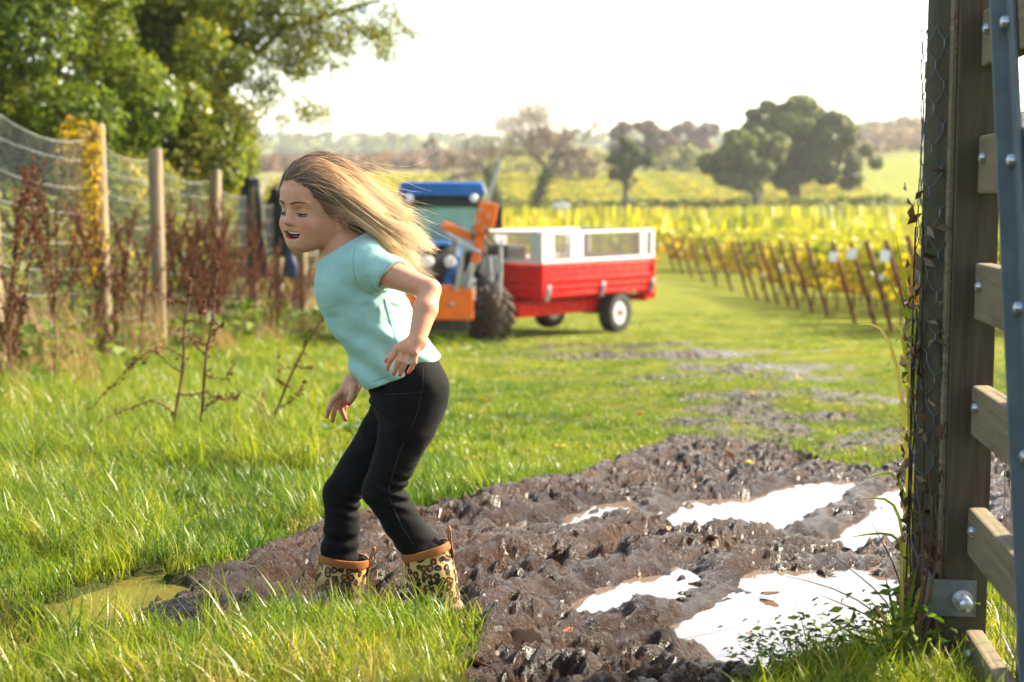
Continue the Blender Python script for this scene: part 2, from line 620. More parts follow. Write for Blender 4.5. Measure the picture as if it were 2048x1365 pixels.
xs = axis_pts(-1.35, 2.15, 0.0095, -1800, 1800, 1.085)
ys = [2.25]
while ys[-1] < 9.0:
    ys.append(ys[-1] + 0.0034 * ys[-1])
s_ = ys[-1] - ys[-2]
while ys[-1] < 2900:
    s_ = min(s_ * 1.045, 120)
    ys.append(ys[-1] + s_)
bk, s_ = [2.25], 0.01
while bk[-1] > -300:
    s_ *= 1.2
    bk.append(bk[-1] - s_)
ys = np.array(bk[::-1][:-1] + ys)
XX, YY = np.meshgrid(xs, ys)
PP = np.stack([XX.ravel(), YY.ravel()], 1)
HH, MM, PD = terrain(PP)
nx, ny = len(xs), len(ys)
ii = (np.arange(ny - 1)[:, None] * nx + np.arange(nx - 1)[None, :]).ravel()
Qg = np.stack([ii, ii + 1, ii + nx + 1, ii + nx], 1)
gme = mesh_np('ground', np.column_stack([PP, HH]), Qg, True)
attr(gme, 'mud', MM)
attr(gme, 'wet', np.clip(1 - PD / 0.3, 0, 1))
_gi = np.searchsorted

def hgt(x, y):
    """height of the finished ground (bilinear in the sheet's grid)"""
    x = np.atleast_1d(np.asarray(x, float)); y = np.atleast_1d(np.asarray(y, float))
    H = HH.reshape(ny, nx)
    i = np.clip(np.searchsorted(xs, x) - 1, 0, nx - 2)
    j = np.clip(np.searchsorted(ys, y) - 1, 0, ny - 2)
    fx = (x - xs[i]) / (xs[i + 1] - xs[i]); fy = (y - ys[j]) / (ys[j + 1] - ys[j])
    return (H[j, i] * (1 - fx) + H[j, i + 1] * fx) * (1 - fy) + (H[j + 1, i] * (1 - fx) + H[j + 1, i + 1] * fx) * fy

def gz(x, y):
    return float(hgt(x, y)[0])

def ground_mat():
    t = NT('ground_soil_and_turf')
    mud = t.attr('mud').outputs['Fac']
    wet = t.attr('wet').outputs['Fac']
    geo = t.n('ShaderNodeNewGeometry')
    pos = geo.outputs['Position']
    sx = t.n('ShaderNodeSeparateXYZ', {0: pos})
    turf = t.ramp(t.noise(1.1, 5.0, 0.6, pos), [(0.30, (0.115, 0.125, 0.016)), (0.50, (0.175, 0.190, 0.020)), (0.72, (0.235, 0.225, 0.032))])
    turf = t.mix(0.6, turf, t.ramp(t.noise(14.0, 4.0, 0.6, pos), [(0.25, (0.4, 0.4, 0.35)), (0.7, (1.25, 1.25, 1.1))]), 'MULTIPLY')
    farfac = t.n('ShaderNodeMapRange', {'Value': t.math('SUBTRACT', sx.outputs[1], t.math('MULTIPLY', sx.outputs[0], 1.6)), 'From Min': 165.0, 'From Max': 210.0}).outputs[0]
    scrub = t.ramp(t.noise(0.035, 6.0, 0.65, pos), [(0.32, (0.075, 0.07, 0.03)), (0.48, (0.16, 0.15, 0.045)), (0.56, (0.21, 0.18, 0.08)), (0.7, (0.11, 0.13, 0.035))])
    turf = t.mix(farfac, turf, scrub)
    # bare soil between the blades close to the camera
    nearfac = t.n('ShaderNodeMapRange', {'Value': sx.outputs[1], 'From Min': 5.0, 'From Max': 16.0}).outputs[0]
    under = t.ramp(t.noise(9.0, 4.0, 0.6, pos), [(0.3, (0.030, 0.034, 0.010)), (0.7, (0.075, 0.085, 0.020))])
    turf = t.mix(nearfac, under, turf)
    m1 = t.noise(7.0, 7.0, 0.62, pos)
    mudc = t.ramp(m1, [(0.25, (0.017, 0.0066, 0.0024)), (0.5, (0.043, 0.0195, 0.0078)), (0.75, (0.092, 0.046, 0.021))])
    mudc = t.mix(wet, mudc, t.mix(1.0, mudc, (0.72, 0.66, 0.58), 'MULTIPLY'))
    col = t.mix(mud, turf, mudc)
    wetn = t.ramp(t.noise(5.0, 5.0, 0.6, pos), [(0.35, (0.10, 0.10, 0.10)), (0.65, (0.36, 0.36, 0.36))])
    rg = t.mix(mud, (0.9, 0.9, 0.9), t.mix(t.math('MULTIPLY', wet, 0.7), wetn, (0.20, 0.20, 0.20)))
    b = t.math('ADD', t.noise(45.0, 6.0, 0.7, pos), t.math('MULTIPLY', t.noise(190.0, 3.0, 0.6, pos), 0.35))
    nrm = t.bump(b, 1.0, 0.030)
    sp = t.math('ADD', t.math('MULTIPLY', mud, 0.22), 0.05)
    return t.done(t.pbr(col, rg, 0.0, nrm, sp))

ground = link('ground', gme, ground_mat())
tag(ground, kind='structure')

def water_mat(name, col, depth_mix=0.0):
    t = NT(name)
    geo = t.n('ShaderNodeNewGeometry')
    nrm = t.bump(t.noise(5.0, 3.0, 0.5, geo.outputs['Position']), 0.05, 0.02)
    c = t.ramp(t.noise(3.0, 3.0, 0.5, geo.outputs['Position']), [(0.3, tuple(v * .8 for v in col)), (0.7, col)])
    p = t.pbr(c, 0.035, 0.0, nrm, 0.5, **{'IOR': 1.33})
    gl = t.n('ShaderNodeBsdfGlossy', {'Color': (1.0, 0.98, 0.96, 1), 'Roughness': 0.03, 'Normal': nrm})
    mx = t.n('ShaderNodeMixShader', {0: 0.17})
    t.t.links.new(p.outputs[0], mx.inputs[1]); t.t.links.new(gl.outputs[0], mx.inputs[2])
    return t.done(mx)

mw = water_mat('muddy_water', (0.16, 0.105, 0.065))
mw2 = water_mat('yellow_green_water', (0.15, 0.125, 0.03))
for k, (poly, lev) in PUD.items():
    c = poly.mean(0)
    # outline widened so the banks cut the shoreline
    ring = []
    n = len(poly)
    for i in range(n):
        a, b = poly[i], poly[(i + 1) % n]
        for f in (0, .25, .5, .75):
            p = a + (b - a) * f
            d = p - c
            ring.append(p + d / np.linalg.norm(d) * 0.13)
    V = np.array([[c[0], c[1], lev]] + [[p[0], p[1], lev] for p in ring])
    m = len(ring)
    T = np.array([[0, 1 + i, 1 + (i + 1) % m] for i in range(m)])
    o = link('puddle', mesh_np('puddle', V, T), mw2 if k == 'E' else mw)
    tag(o, kind='structure')

# ------------------------------------------------------------------ grass (nobody could count it)
def tuft(name, n, hmin, hmax, spread, wid, lean, seed, segs=3):
    r = np.random.default_rng(seed)
    V, Q, Tn, hh = [], [], [], []
    for i in range(n):
        a = r.random() * 6.283
        rr = spread * math.sqrt(r.random())
        p = np.array([rr * math.cos(a), rr * math.sin(a), -0.01])
        la = r.random() * 6.283
        ld = np.array([math.cos(la), math.sin(la), 0])
        H = hmin + (hmax - hmin) * r.random()
        ln = lean * (0.4 + 1.0 * r.random())
        wd_ = np.array([-ld[1], ld[0], 0])
        tw = r.random() * 1.2 - .6
        wd_ = wd_ * math.cos(tw) + ld * math.sin(tw)
        b0 = len(V)
        for s in range(segs):
            f = s / segs
            c = p + np.array([0, 0, 1.0]) * H * (f - 0.25 * ln * f * f) + ld * H * ln * f * f
            w = wid * (1 - 0.55 * f) * (0.7 + .6 * r.random() * .3)
            V += [c - wd_ * w, c + wd_ * w]; hh += [f, f]
        tip = p + np.array([0, 0, 1.0]) * H * (1 - 0.25 * ln) + ld * H * ln
        V.append(tip); hh.append(1.0)
        for s in range(segs - 1):
            k = b0 + 2 * s
            Q.append((k, k + 1, k + 3, k + 2))
        k = b0 + 2 * (segs - 1)
        Tn.append((k, k + 1, k + 2))
    me = mesh_np(name, np.array(V), [np.array(Q), np.array(Tn)])
    attr(me, 'h', hh)
    return bpy.data.objects.new(name, me)

def grass_mat(name='grass_blades', warm=0.0):
    t = NT(name)
    h = t.attr('h').outputs['Fac']
    ti = t.n('ShaderNodeAttribute', attribute_name='tint', attribute_type='INSTANCER').outputs['Fac']
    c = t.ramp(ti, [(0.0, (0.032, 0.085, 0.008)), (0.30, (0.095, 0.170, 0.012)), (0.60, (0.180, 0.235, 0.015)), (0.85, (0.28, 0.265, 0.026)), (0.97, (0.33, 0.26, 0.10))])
    c = t.mix(t.ramp(h, [(0.0, (0.8, 0.8, 0.8)), (0.45, (0, 0, 0))]), c, (0.050, 0.055, 0.016))  # darker toward the roots: shade between the blades put into the colour
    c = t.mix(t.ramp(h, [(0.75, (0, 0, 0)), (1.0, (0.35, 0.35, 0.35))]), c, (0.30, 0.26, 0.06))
    p = t.pbr(c, 0.33, 0.0, None, 0.28)
    tr = t.n('ShaderNodeBsdfTranslucent', {'Color': t.mix(1.0, c, (1.25, 1.2, 0.5), 'MULTIPLY')})
    mx = t.n('ShaderNodeMixShader', {0: 0.5})
    t.t.links.new(p.outputs[0], mx.inputs[1]); t.t.links.new(tr.outputs[0], mx.inputs[2])
    return t.done(mx)

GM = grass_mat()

def instancer(name, pts, rot, scl, idx, tint, protos, mats):
    me = bpy.data.meshes.new(name)
    me.vertices.add(len(pts))
    me.vertices.foreach_set('co', np.asarray(pts, np.float32).ravel())
    a = me.attributes.new('rot', 'FLOAT_VECTOR', 'POINT'); a.data.foreach_set('vector', np.asarray(rot, np.float32).ravel())
    a = me.attributes.new('scl', 'FLOAT_VECTOR', 'POINT'); a.data.foreach_set('vector', np.asarray(scl, np.float32).ravel())
    a = me.attributes.new('idx', 'INT', 'POINT'); a.data.foreach_set('value', np.asarray(idx, np.int32))
    attr(me, 'tint', tint)
    for p, m in zip(protos, mats):
        p.data.materials.append(m)
    o = link(name, me)
    g = bpy.data.node_groups.new(name + '_nodes', 'GeometryNodeTree')
    g.interface.new_socket('Geometry', in_out='INPUT', socket_type='NodeSocketGeometry')
    g.interface.new_socket('Geometry', in_out='OUTPUT', socket_type='NodeSocketGeometry')
    N = g.nodes
    gi = N.new('NodeGroupInput'); go = N.new('NodeGroupOutput')
    iop = N.new('GeometryNodeInstanceOnPoints')
    m2p = N.new('GeometryNodeMeshToPoints')
    g.links.new(gi.outputs[0], m2p.inputs[0])
    g.links.new(m2p.outputs[0], iop.inputs['Points'])
    jn = N.new('GeometryNodeJoinGeometry')
    for p in reversed(protos):
        oi = N.new('GeometryNodeObjectInfo')
        oi.inputs['Object'].default_value = p
        oi.inputs['As Instance'].default_value = True
        g.links.new(oi.outputs['Geometry'], jn.inputs[0])
    g.links.new(jn.outputs[0], iop.inputs['Instance'])
    iop.inputs['Pick Instance'].default_value = True
    def named(nm, typ):
        nd = N.new('GeometryNodeInputNamedAttribute'); nd.data_type = typ
        nd.inputs['Name'].default_value = nm
        return nd.outputs[0]
    g.links.new(named('idx', 'INT'), iop.inputs['Instance Index'])
    e2r = N.new('FunctionNodeEulerToRotation')
    g.links.new(named('rot', 'FLOAT_VECTOR'), e2r.inputs[0])
    g.links.new(e2r.outputs[0], iop.inputs['Rotation'])
    g.links.new(named('scl', 'FLOAT_VECTOR'), iop.inputs['Scale'])
    g.links.new(iop.outputs[0], go.inputs[0])
    md = o.modifiers.new('grass', 'NODES')
    md.node_group = g
    return o

protos = [tuft('tuft_short', 26, .018, .05, .045, .0020, .55, 1), tuft('tuft_mid', 24, .03, .085, .05, .0022, .6, 2), tuft('tuft_long', 20, .06, .16, .05, .0024, .75, 3),
          tuft('tuft_lawn', 34, .025, .06, .13, .0040, .5, 4, 2), tuft('tuft_far', 40, .03, .07, .30, .009, .5, 5, 2), tuft('tuft_lush', 30, .04, .10, .06, .0026, .45, 6)]
gp, gs, gidx, gt, gr = [], [], [], [], []
def scatter(y0, y1, dens, half, kinds, probs, smin, smax, left=0.40, lawn=False):
    area = (y1 - y0) * (half(y0) + half(y1))
    n = int(area * dens)
    y = y0 + (y1 - y0) * rng.random(n)
    x = (rng.random(n) * 2 - 1) * half(y)
    keep = (x > -4.6)
    x, y = x[keep], y[keep]
    P = np.stack([x, y], 1)
    h, mud, pd = terrain(P)
    d = fbm(x / .35, y / .35, 200, 3)
    eE = poly_sd(np.stack([x, y + .10], 1), PUD['E'][0])
    k = (rng.random(len(x)) > np.clip(mud * 1.35, 0, 1) * 1.0) & ((pd > 0.03) | ((eE < .05) & (rng.random(len(x)) < .10))) & ((eE > 0.03) | (rng.random(len(x)) < .12)) & (rng.random(len(x)) < np.clip(0.35 + 1.3 * d, 0, 1))
    x, y, h, d = x[k], y[k], h[k], d[k]
    n = len(x)
    gp.append(np.column_stack([x, y, h]))
    lng = fbm(x / .9, y / .9, 210, 3)
    s = (smin + (smax - smin) * rng.random(n)) * (0.6 + 0.8 * lng)
    s = s * (1 - .48 * sstep(-1.2, .4, x) * sstep(4.8, 6.5, y))      # worn short along the track
    gs.append(np.column_stack([s * 1.0, s * 1.0, s * (0.8 + .4 * rng.random(n))]))
    gidx.append(rng.choice(kinds, n, p=probs))
    big = fbm(x / 1.3, y / 1.3, 220, 4)
    mid = fbm(x / .28, y / .28, 230, 3)
    gt.append(np.clip(0.20 + 0.9 * (big - .28) + .7 * (mid - .5) + rng.normal(size=n) * .20 + (rng.random(n) < .05) * .5, 0, 1))
    w = rng.normal(size=(n, 2)) * .14
    gr.append(np.column_stack([w[:, 0], w[:, 1] + .08, rng.random(n) * 6.283]))
scatter(2.3, 3.6, 1900, lambda y: .42 * y + .5, [0, 1, 2, 5], [.50, .34, .04, .12], .6, 1.1)
scatter(3.6, 6.0, 1000, lambda y: .42 * y + .5, [0, 1, 2, 5], [.42, .34, .08, .16], .75, 1.25)
scatter(6.0, 10.0, 330, lambda y: .42 * y + .6, [0, 1, 3], [.25, .25, .5], .9, 1.4)
scatter(10.0, 18.0, 95, lambda y: .40 * y + .6, [3, 1], [.85, .15], 1.0, 1.5)
scatter(18.0, 34.0, 16, lambda y: .38 * y + .6, [4], [1.0], 0.9, 1.4)
# long tussocks on the left bank and in front of the boots, at the gate post
def patch(px0, px1, py0, py1, n, kinds, smin, smax, tmu=0.5):
    P = []
    for _ in range(n):
        p = G(px0 + (px1 - px0) * rng.random(), py0 + (py1 - py0) * rng.random())
        P.append(p[:2])
    P = np.array(P)
    h, mud, pd = terrain(P)
    k = (pd > 0.02) & (mud < 0.35) & (poly_sd(P + np.array([0, .12]), PUD['E'][0]) > .04)
    P, h = P[k], h[k]
    n = len(P)
    gp.append(np.column_stack([P, h]))
    s = smin + (smax - smin) * rng.random(n)
    gs.append(np.column_stack([s, s, s]))
    gidx.append(rng.choice(kinds, n)); gt.append(np.clip(tmu + rng.normal(size=n) * .2, 0, 1))
    w = rng.normal(size=(n, 2)) * .2
    gr.append(np.column_stack([w[:, 0], w[:, 1], rng.random(n) * 6.283]))
patch(-60, 330, 900, 1130, 800, [2, 5], .9, 1.5, .45)
patch(-60, 620, 770, 960, 1100, [2, 5, 2], 1.1, 1.8, .5)
patch(480, 930, 1240, 1300, 260, [0, 1], .6, .95, .6)
patch(-50, 900, 1290, 1420, 420, [1, 2, 5], .5, .8, .55)
patch(900, 1200, 860, 980, 260, [1, 5], .6, .9, .45)
patch(-100, 640, 690, 820, 500, [2, 5], 1.1, 1.9, .55)
patch(1470, 1900, 1270, 1420, 160, [2, 1, 5], .6, 1.0, .5)
gp, gs, gidx, gt, gr = map(np.concatenate, (gp, gs, gidx, gt, gr))
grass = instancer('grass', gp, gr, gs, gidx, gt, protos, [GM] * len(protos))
tag(grass, 'bright green grass covering the field and the mud edges', 'grass', kind='stuff')
# ================================================================== FENCE ON THE LEFT
M_post = wood('weathered_post_wood', (0.085, 0.058, 0.032), (0.30, 0.225, 0.13), (1, 1, .06), 34.0)
M_wire = paint('galvanised_wire', (0.42, 0.42, 0.42), 0.38, 0.85, .2, 8, 0)
FX = -3.68
posts_px = [-300, -12, 207, 318, 428, 505, 557, 605, 650, 690]
post_y = [FX * F / (x - 1024.0) for x in posts_px] + [35.5, 38.6, 41.6]
fence = empty('deer_fence', (FX, post_y[1], gz(FX, post_y[1])))
tag(fence, 'tall wire deer fence on round wooden posts beside the grass track', 'fence')
fl = np.array(fence.location)
HT = 2.09
post_pts = []
for i, y in enumerate(post_y):
    z = gz(FX, y)
    mb = MB()
    hh = HT + (rng.random() - .5) * .06
    mb.lathe([(.074, -.25), (.073, .3), (.071, hh - .02), (.062, hh)], 16)
    o = mb.build('post', M_post, fence, True)
    dx = (rng.random() - .5) * .04
    o.location = (dx, y - fl[1], z - fl[2])
    o.rotation_euler = ((rng.random() - .5) * .03, (rng.random() - .5) * .03, rng.random() * 6)
    post_pts.append(np.array([FX + dx - .06, y, z]))
wire_h = [1.99, 1.78, 1.55, 1.31, 1.07, .85, .63, .42, .22]
for a, b in zip(post_pts[:-1], post_pts[1:]):
    net = []
    L = np.linalg.norm(b - a)
    for j, h in enumerate(wire_h):
        f = np.linspace(0, 1, 9)
        sag = (.10 if j == 0 else .055) * (0.6 + .8 * rng.random()) * 4 * f * (1 - f)
        P = a + (b - a) * f[:, None]
        P[:, 2] += h - sag
        P[:, 0] += (rng.random(9) - .5) * .012
        net.append(P)
        mb = MB(); mb.tube(P - fl, .0030 if j else .0042, 5)
        mb.build('wire', M_wire, fence, True)
    # fine upright wires of the netting
    mb = MB()
    m = int(L / .055)
    V, T = [], []
    for k in range(m):
        f = (k + .5) / m
        col = np.array([[np.interp(f, np.linspace(0, 1, 9), P[:, c]) for c in range(3)] for P in net])
        for q0, q1 in zip(col[:-1], col[1:]):
            n0 = len(V)
            r_ = .0013
            for q in (q0, q1):
                V += [q - fl + np.array([0, r_, 0]), q - fl + np.array([r_, -r_, 0]), q - fl + np.array([-r_, -r_, 0])]
            T += [(n0, n0 + 1, n0 + 4, n0 + 3), (n0 + 1, n0 + 2, n0 + 5, n0 + 4), (n0 + 2, n0, n0 + 3, n0 + 5)]
    o = link('netting', mesh_np('netting', np.array(V), np.array(T)), M_wire, fence)
    o['kind'] = 'stuff'

# jackets hung on two of the posts
M_black = paint('black_jacket_cloth', (0.012, 0.012, 0.016), 0.55, 0, .3, 9, .4, 40)
M_lining = paint('plum_lining_cloth', (0.16, 0.035, 0.06), 0.8, 0, .3, 9, .3, 60)
M_blue_bag = paint('dark_blue_bag_cloth', (0.02, 0.04, 0.09), 0.5, 0, .3, 9, .3, 40)

def jacket(label, y, top, length, wtop, wbot, lining, lean, seed):
    r = np.random.default_rng(seed)
    z0 = gz(FX, y)
    root = empty('jacket', (FX, y, z0 + top - length))
    tag(root, label, 'jacket', 'jackets hung on the fence posts')
    def cloth(w0, w1, L, zt, folds, ph, off, dep=.62, n=30, m=18):
        V, Q = [], []
        for i in range(m):
            f = i / (m - 1)
            w = w0 + (w1 - w0) * f ** .8
            for j in range(n):
                a = 6.2832 * j / n
                k = 1 + (.10 + .16 * f) * math.sin(folds * a + ph + 2 * f) + .06 * math.sin(11 * a + 3 * ph)
                V.append((off[0] + lean * f * L + w * k * math.cos(a), off[1] + w * dep * k * math.sin(a), zt - f * L + .03 * math.sin(3 * a + ph) * f))
        for i in range(m - 1):
            for j in range(n):
                Q.append((i * n + j, i * n + (j + 1) % n, (i + 1) * n + (j + 1) % n, (i + 1) * n + j))
        Q.append(tuple(range(n)))
        return V, Q
    mb = MB(); mb.add(*cloth(wtop * .55, wtop, .16, length + .03, 3, 1, (0, 0))); mb.add(*cloth(wtop, wbot, length - .12, length - .10, 5, seed, (0, 0)))
    mb.build('body', M_black, root, True)
    for s in (-1, 1):
        mb = MB()
        P = [(s * wtop * .8, -.02, length - .14), (s * wtop * 1.15, -.06, length - .35), (s * (wtop * 1.15 + .01), -.07, length - .62), (s * wtop * 1.1, -.05, length - .86)]
        mb.tube(P, [.06, .058, .052, .045], 12, flat=.7)
        mb.build('sleeve', M_black, root, True)
    mb = MB(); mb.tube([(-.09, 0, length - .03), (0, -.085, length + .01), (.09, 0, length - .03), (0, .08, length + .02), (-.09, 0, length - .03)], .028, 8)
    mb.build('collar', M_black, root, True)
    if lining:
        mb = MB(); mb.add(*cloth(wbot * 1.03, wbot * 1.08, .17, .16, 5, seed, (lean * (length - .2), 0)))
        mb.build('hem', M_lining, root, True)
    return root
jacket('long black jacket with plum hem hung over a fence post', post_y[5], 2.24, 1.40, .115, .175, True, .03, 3)
jacket('shorter black jacket hung on the fence post behind the girl', post_y[6], 2.24, 1.05, .13, .17, False, .02, 8)
bagy = post_y[6] - .1
bag = empty('bag', (FX + .2, bagy, gz(FX, bagy) + .85))
tag(bag, 'small dark blue drawstring bag hanging below the shorter jacket', 'bag')
mb = MB(); mb.lathe([(.03, .36), (.07, .33), (.11, .22), (.125, .08), (.10, .01), (.03, 0)], 14); o = mb.build('body', M_blue_bag, bag, True); o.scale = (1, .6, 1)
mb = MB(); mb.tube([(-.03, 0, .34), (-.05, 0, .55), (0, 0, .72), (.05, 0, .55), (.03, 0, .34)], .008, 6); mb.build('strap', M_blue_bag, bag, True)

# ================================================================== DEAD STALKS AND WEEDS BY THE FENCE
M_dock = leafmat('dead_dock_seed', [(0, (0.040, 0.016, 0.010)), (.5, (0.105, 0.042, 0.022)), (1, (0.21, 0.10, 0.05))], .3, .7, (1.1, .8, .5), .1)
M_stem = paint('dead_stem', (0.10, 0.045, 0.025), .8, 0, .4, 20, .2)
M_straw = leafmat('dry_grass_straw', [(0, (0.20, 0.12, 0.055)), (.5, (0.34, 0.22, 0.11)), (1, (0.48, 0.34, 0.19))], .4, .7, (1.1, 1, .7), .2)
M_leafg = leafmat('green_weed_leaf', [(0, (0.03, 0.07, 0.012)), (.5, (0.08, 0.15, 0.02)), (1, (0.20, 0.25, 0.03))], .5)

def dock_meshes(h, n_side, seed, dens=1.0, lean=(0.0, 0.0), seed_size=.016, stem_r=.006, spread=.45):
    r = np.random.default_rng(seed)
    st = MB(); C = []
    def path(p, d, L, k=6, drop=.0):
        P = [np.array(p, float)]
        d = np.array(d, float) / np.linalg.norm(d)
        for i in range(k):
            d = d + r.normal(size=3) * .06; d[2] -= drop
            d /= np.linalg.norm(d)
            P.append(P[-1] + d * L / k)
        return np.array(P)
    main = path((0, 0, 0), (lean[0], lean[1], 1), h, 8)
    st.tube(main, np.linspace(stem_r, stem_r * .35, len(main)), 6)
    def seeds(P, L, f0):
        m = int(L * 420 * dens)
        f = f0 + (1 - f0) * r.random(m)
        idx = f * (len(P) - 1)
        i0 = np.minimum(idx.astype(int), len(P) - 2)
        q = P[i0] + (P[i0 + 1] - P[i0]) * (idx - i0)[:, None]
        lump = .5 + .5 * np.sin(f * L * 130 + r.random() * 6)
        q = q + r.normal(size=q.shape) * (.004 + .011 * lump)[:, None]
        C.append(q)
    seeds(main, h, .38)
    for i in range(n_side):
        f = .30 + .6 * i / max(1, n_side)
        k = f * (len(main) - 1); k0 = int(k)
        p = main[k0] + (main[min(k0 + 1, len(main) - 1)] - main[k0]) * (k - k0)
        a = r.random() * 6.283
        L = h * (.42 * (1.1 - f) + .1) * (.7 + .6 * r.random())
        P = path(p, (math.cos(a) * spread, math.sin(a) * spread, .9), L, 5, -.02)
        st.tube(P, np.linspace(stem_r * .5, stem_r * .2, len(P)), 5)
        seeds(P, L, .15)
    C = np.concatenate(C)
    return st.mesh('stem', True), leaf_mesh('seeds', C, r.normal(size=C.shape), seed_size * (.6 + .8 * r.random(len(C))), .8)

DK = [dock_meshes(1.35, 9, 11, .8, (.02, 0), .020, .007), dock_meshes(1.0, 8, 12, .9, (.08, .02), .019, .006), dock_meshes(1.7, 12, 13, .7, (-.05, 0), .021, .008), dock_meshes(.7, 6, 14, 1.0, (.1, 0), .019, .005)]

def dock(x, y, var, s, rz, label, group=None, name='dead_dock'):
    root = empty(name, (x, y, gz(x, y) - .02), rz)
    root.scale = (s, s, s)
    tag(root, label, 'weed', group)
    for nm, me, mt in zip(('stem', 'seed_head'), DK[var], (M_stem, M_dock)):
        o = link(nm, me, mt, root)
        if nm == 'seed_head': o['kind'] = 'stuff'
    return root
DG = 'dead dock stalks along the wire fence'
for (px, yy, k, s, n, sp, where) in [(10, 9.6, 2, .9, 4, .22, 'in front of the nearest bay of wire netting'), (168, 12.6, 2, .85, 4, .18, 'under the amber climbing plant'), (190, 13.0, 0, .95, 3, .2, 'at the foot of the post with the amber climber'),
                          (370, 16.2, 2, 1.05, 5, .22, 'in the dense red clump beside a fence post'), (395, 16.6, 0, 1.15, 5, .22, 'in the middle of the dense red clump'), (425, 17.2, 2, 1.0, 4, .22, 'on the far side of the dense red clump'),
                          (455, 18.6, 0, 1.1, 4, .3, 'just short of the long black jacket'), (482, 19.5, 2, .85, 3, .3, 'below the long black jacket'), (535, 22.0, 0, .9, 3, .35, 'between the two hanging jackets'), (590, 24.5, 0, 1.0, 3, .35, 'past the shorter jacket'), (625, 26.0, 2, .8, 3, .35, 'by the farther fence posts')]:
    for i in range(n):
        x = (px - 1024) / F * yy + rng.normal() * sp * .7
        x = max(min(x, FX + .9), FX - .5)
        y = yy + rng.normal() * sp
        dock(x, y, int((k + rng.integers(0, 2)) % 4), s * (.78 + .38 * rng.random()), rng.random() * 6.28, 'reddish brown dead dock stalk ' + where, DG)

# dry grass and green ground plants at the fence foot
def blades_mesh(n, hmin, hmax, spread, wid, seed, lean=.5):
    o = tuft('b', n, hmin, hmax, spread, wid, lean, seed)
    me = o.data
    bpy.data.objects.remove(o)
    h = np.zeros(len(me.vertices), np.float32); me.attributes['h'].data.foreach_get('value', h)
    r = np.random.default_rng(seed)
    attr(me, 'tint', np.clip(r.random(n).repeat(7)[:len(h)] * .8 + .2 * h, 0, 1))
    return me
ST = [blades_mesh(160, .3, .85, .30, .0035, 31, .5), blades_mesh(120, .2, .6, .25, .0035, 32, .7)]
for me in ST: me.materials.append(M_straw)
for i in range(22):
    y = 9.0 + 20 * rng.random() ** 1.3
    x = FX + rng.normal() * .35 - .05
    o = link('dry_grass_clump', ST[i % 2], None, None, (x, y, gz(x, y) - .02))
    o.rotation_euler = (0, 0, rng.random() * 6.28)
    s = .8 + .5 * rng.random(); o.scale = (s, s, s)
    tag(o, 'clump of pale brown dry grass at the foot of the wire fence', 'dry grass', 'dry grass clumps at the fence foot')

def herb_mesh(n, size, hmax, spread, seed):
    r = np.random.default_rng(seed)
    C = np.column_stack([r.normal(size=n) * spread, r.normal(size=n) * spread, hmax * r.random(n) ** .8])
    N = r.normal(size=(n, 3)) * .7; N[:, 2] += 1.0
    return leaf_mesh('leaves', C, N, size * (.5 + r.random(n)), .5)
HB = [herb_mesh(160, .085, .40, .16, 41), herb_mesh(120, .11, .30, .18, 42), herb_mesh(200, .06, .55, .14, 43)]
for me in HB: me.materials.append(M_leafg)
stem_w = MB()
for k in range(5):
    stem_w.tube([(0, 0, 0), (.05 * math.cos(k * 1.3), .05 * math.sin(k * 1.3), .15), (.12 * math.cos(k * 1.3), .12 * math.sin(k * 1.3), .34)], [.006, .004, .002], 5)
stem_w = stem_w.mesh('stem', True); stem_w.materials.append(M_leafg)
attr(stem_w, 'tint', np.full(len(stem_w.vertices), .4))
def leafy_weed(k, loc):
    root = empty('leafy_weed', loc, rng.random() * 6.28)
    o = link('foliage', HB[k], None, root); o['kind'] = 'stuff'
    link('stem', stem_w, None, root)
    return root
herb_px = [(40, 800), (120, 770), (215, 745), (290, 735), (330, 700), (350, 690), (470, 700), (520, 690), (560, 690), (610, 680), (640, 660), (560, 660), (480, 660), (620, 650), (260, 720), (90, 745), (400, 720), (440, 690), (20, 760), (160, 720), (240, 700), (310, 690), (380, 690), (150, 760), (500, 675), (585, 665)]
for i, (px, py) in enumerate(herb_px):
    p = G(px, py)
    o = leafy_weed(i % 3, (p[0], p[1], gz(p[0], p[1]) - .02))
    s = .8 + .6 * rng.random(); o.scale = (s, s, s * (.6 + .5 * rng.random()))
    tag(o, 'low leafy green weed growing in front of the wire fence', 'weed', 'leafy weeds by the fence')

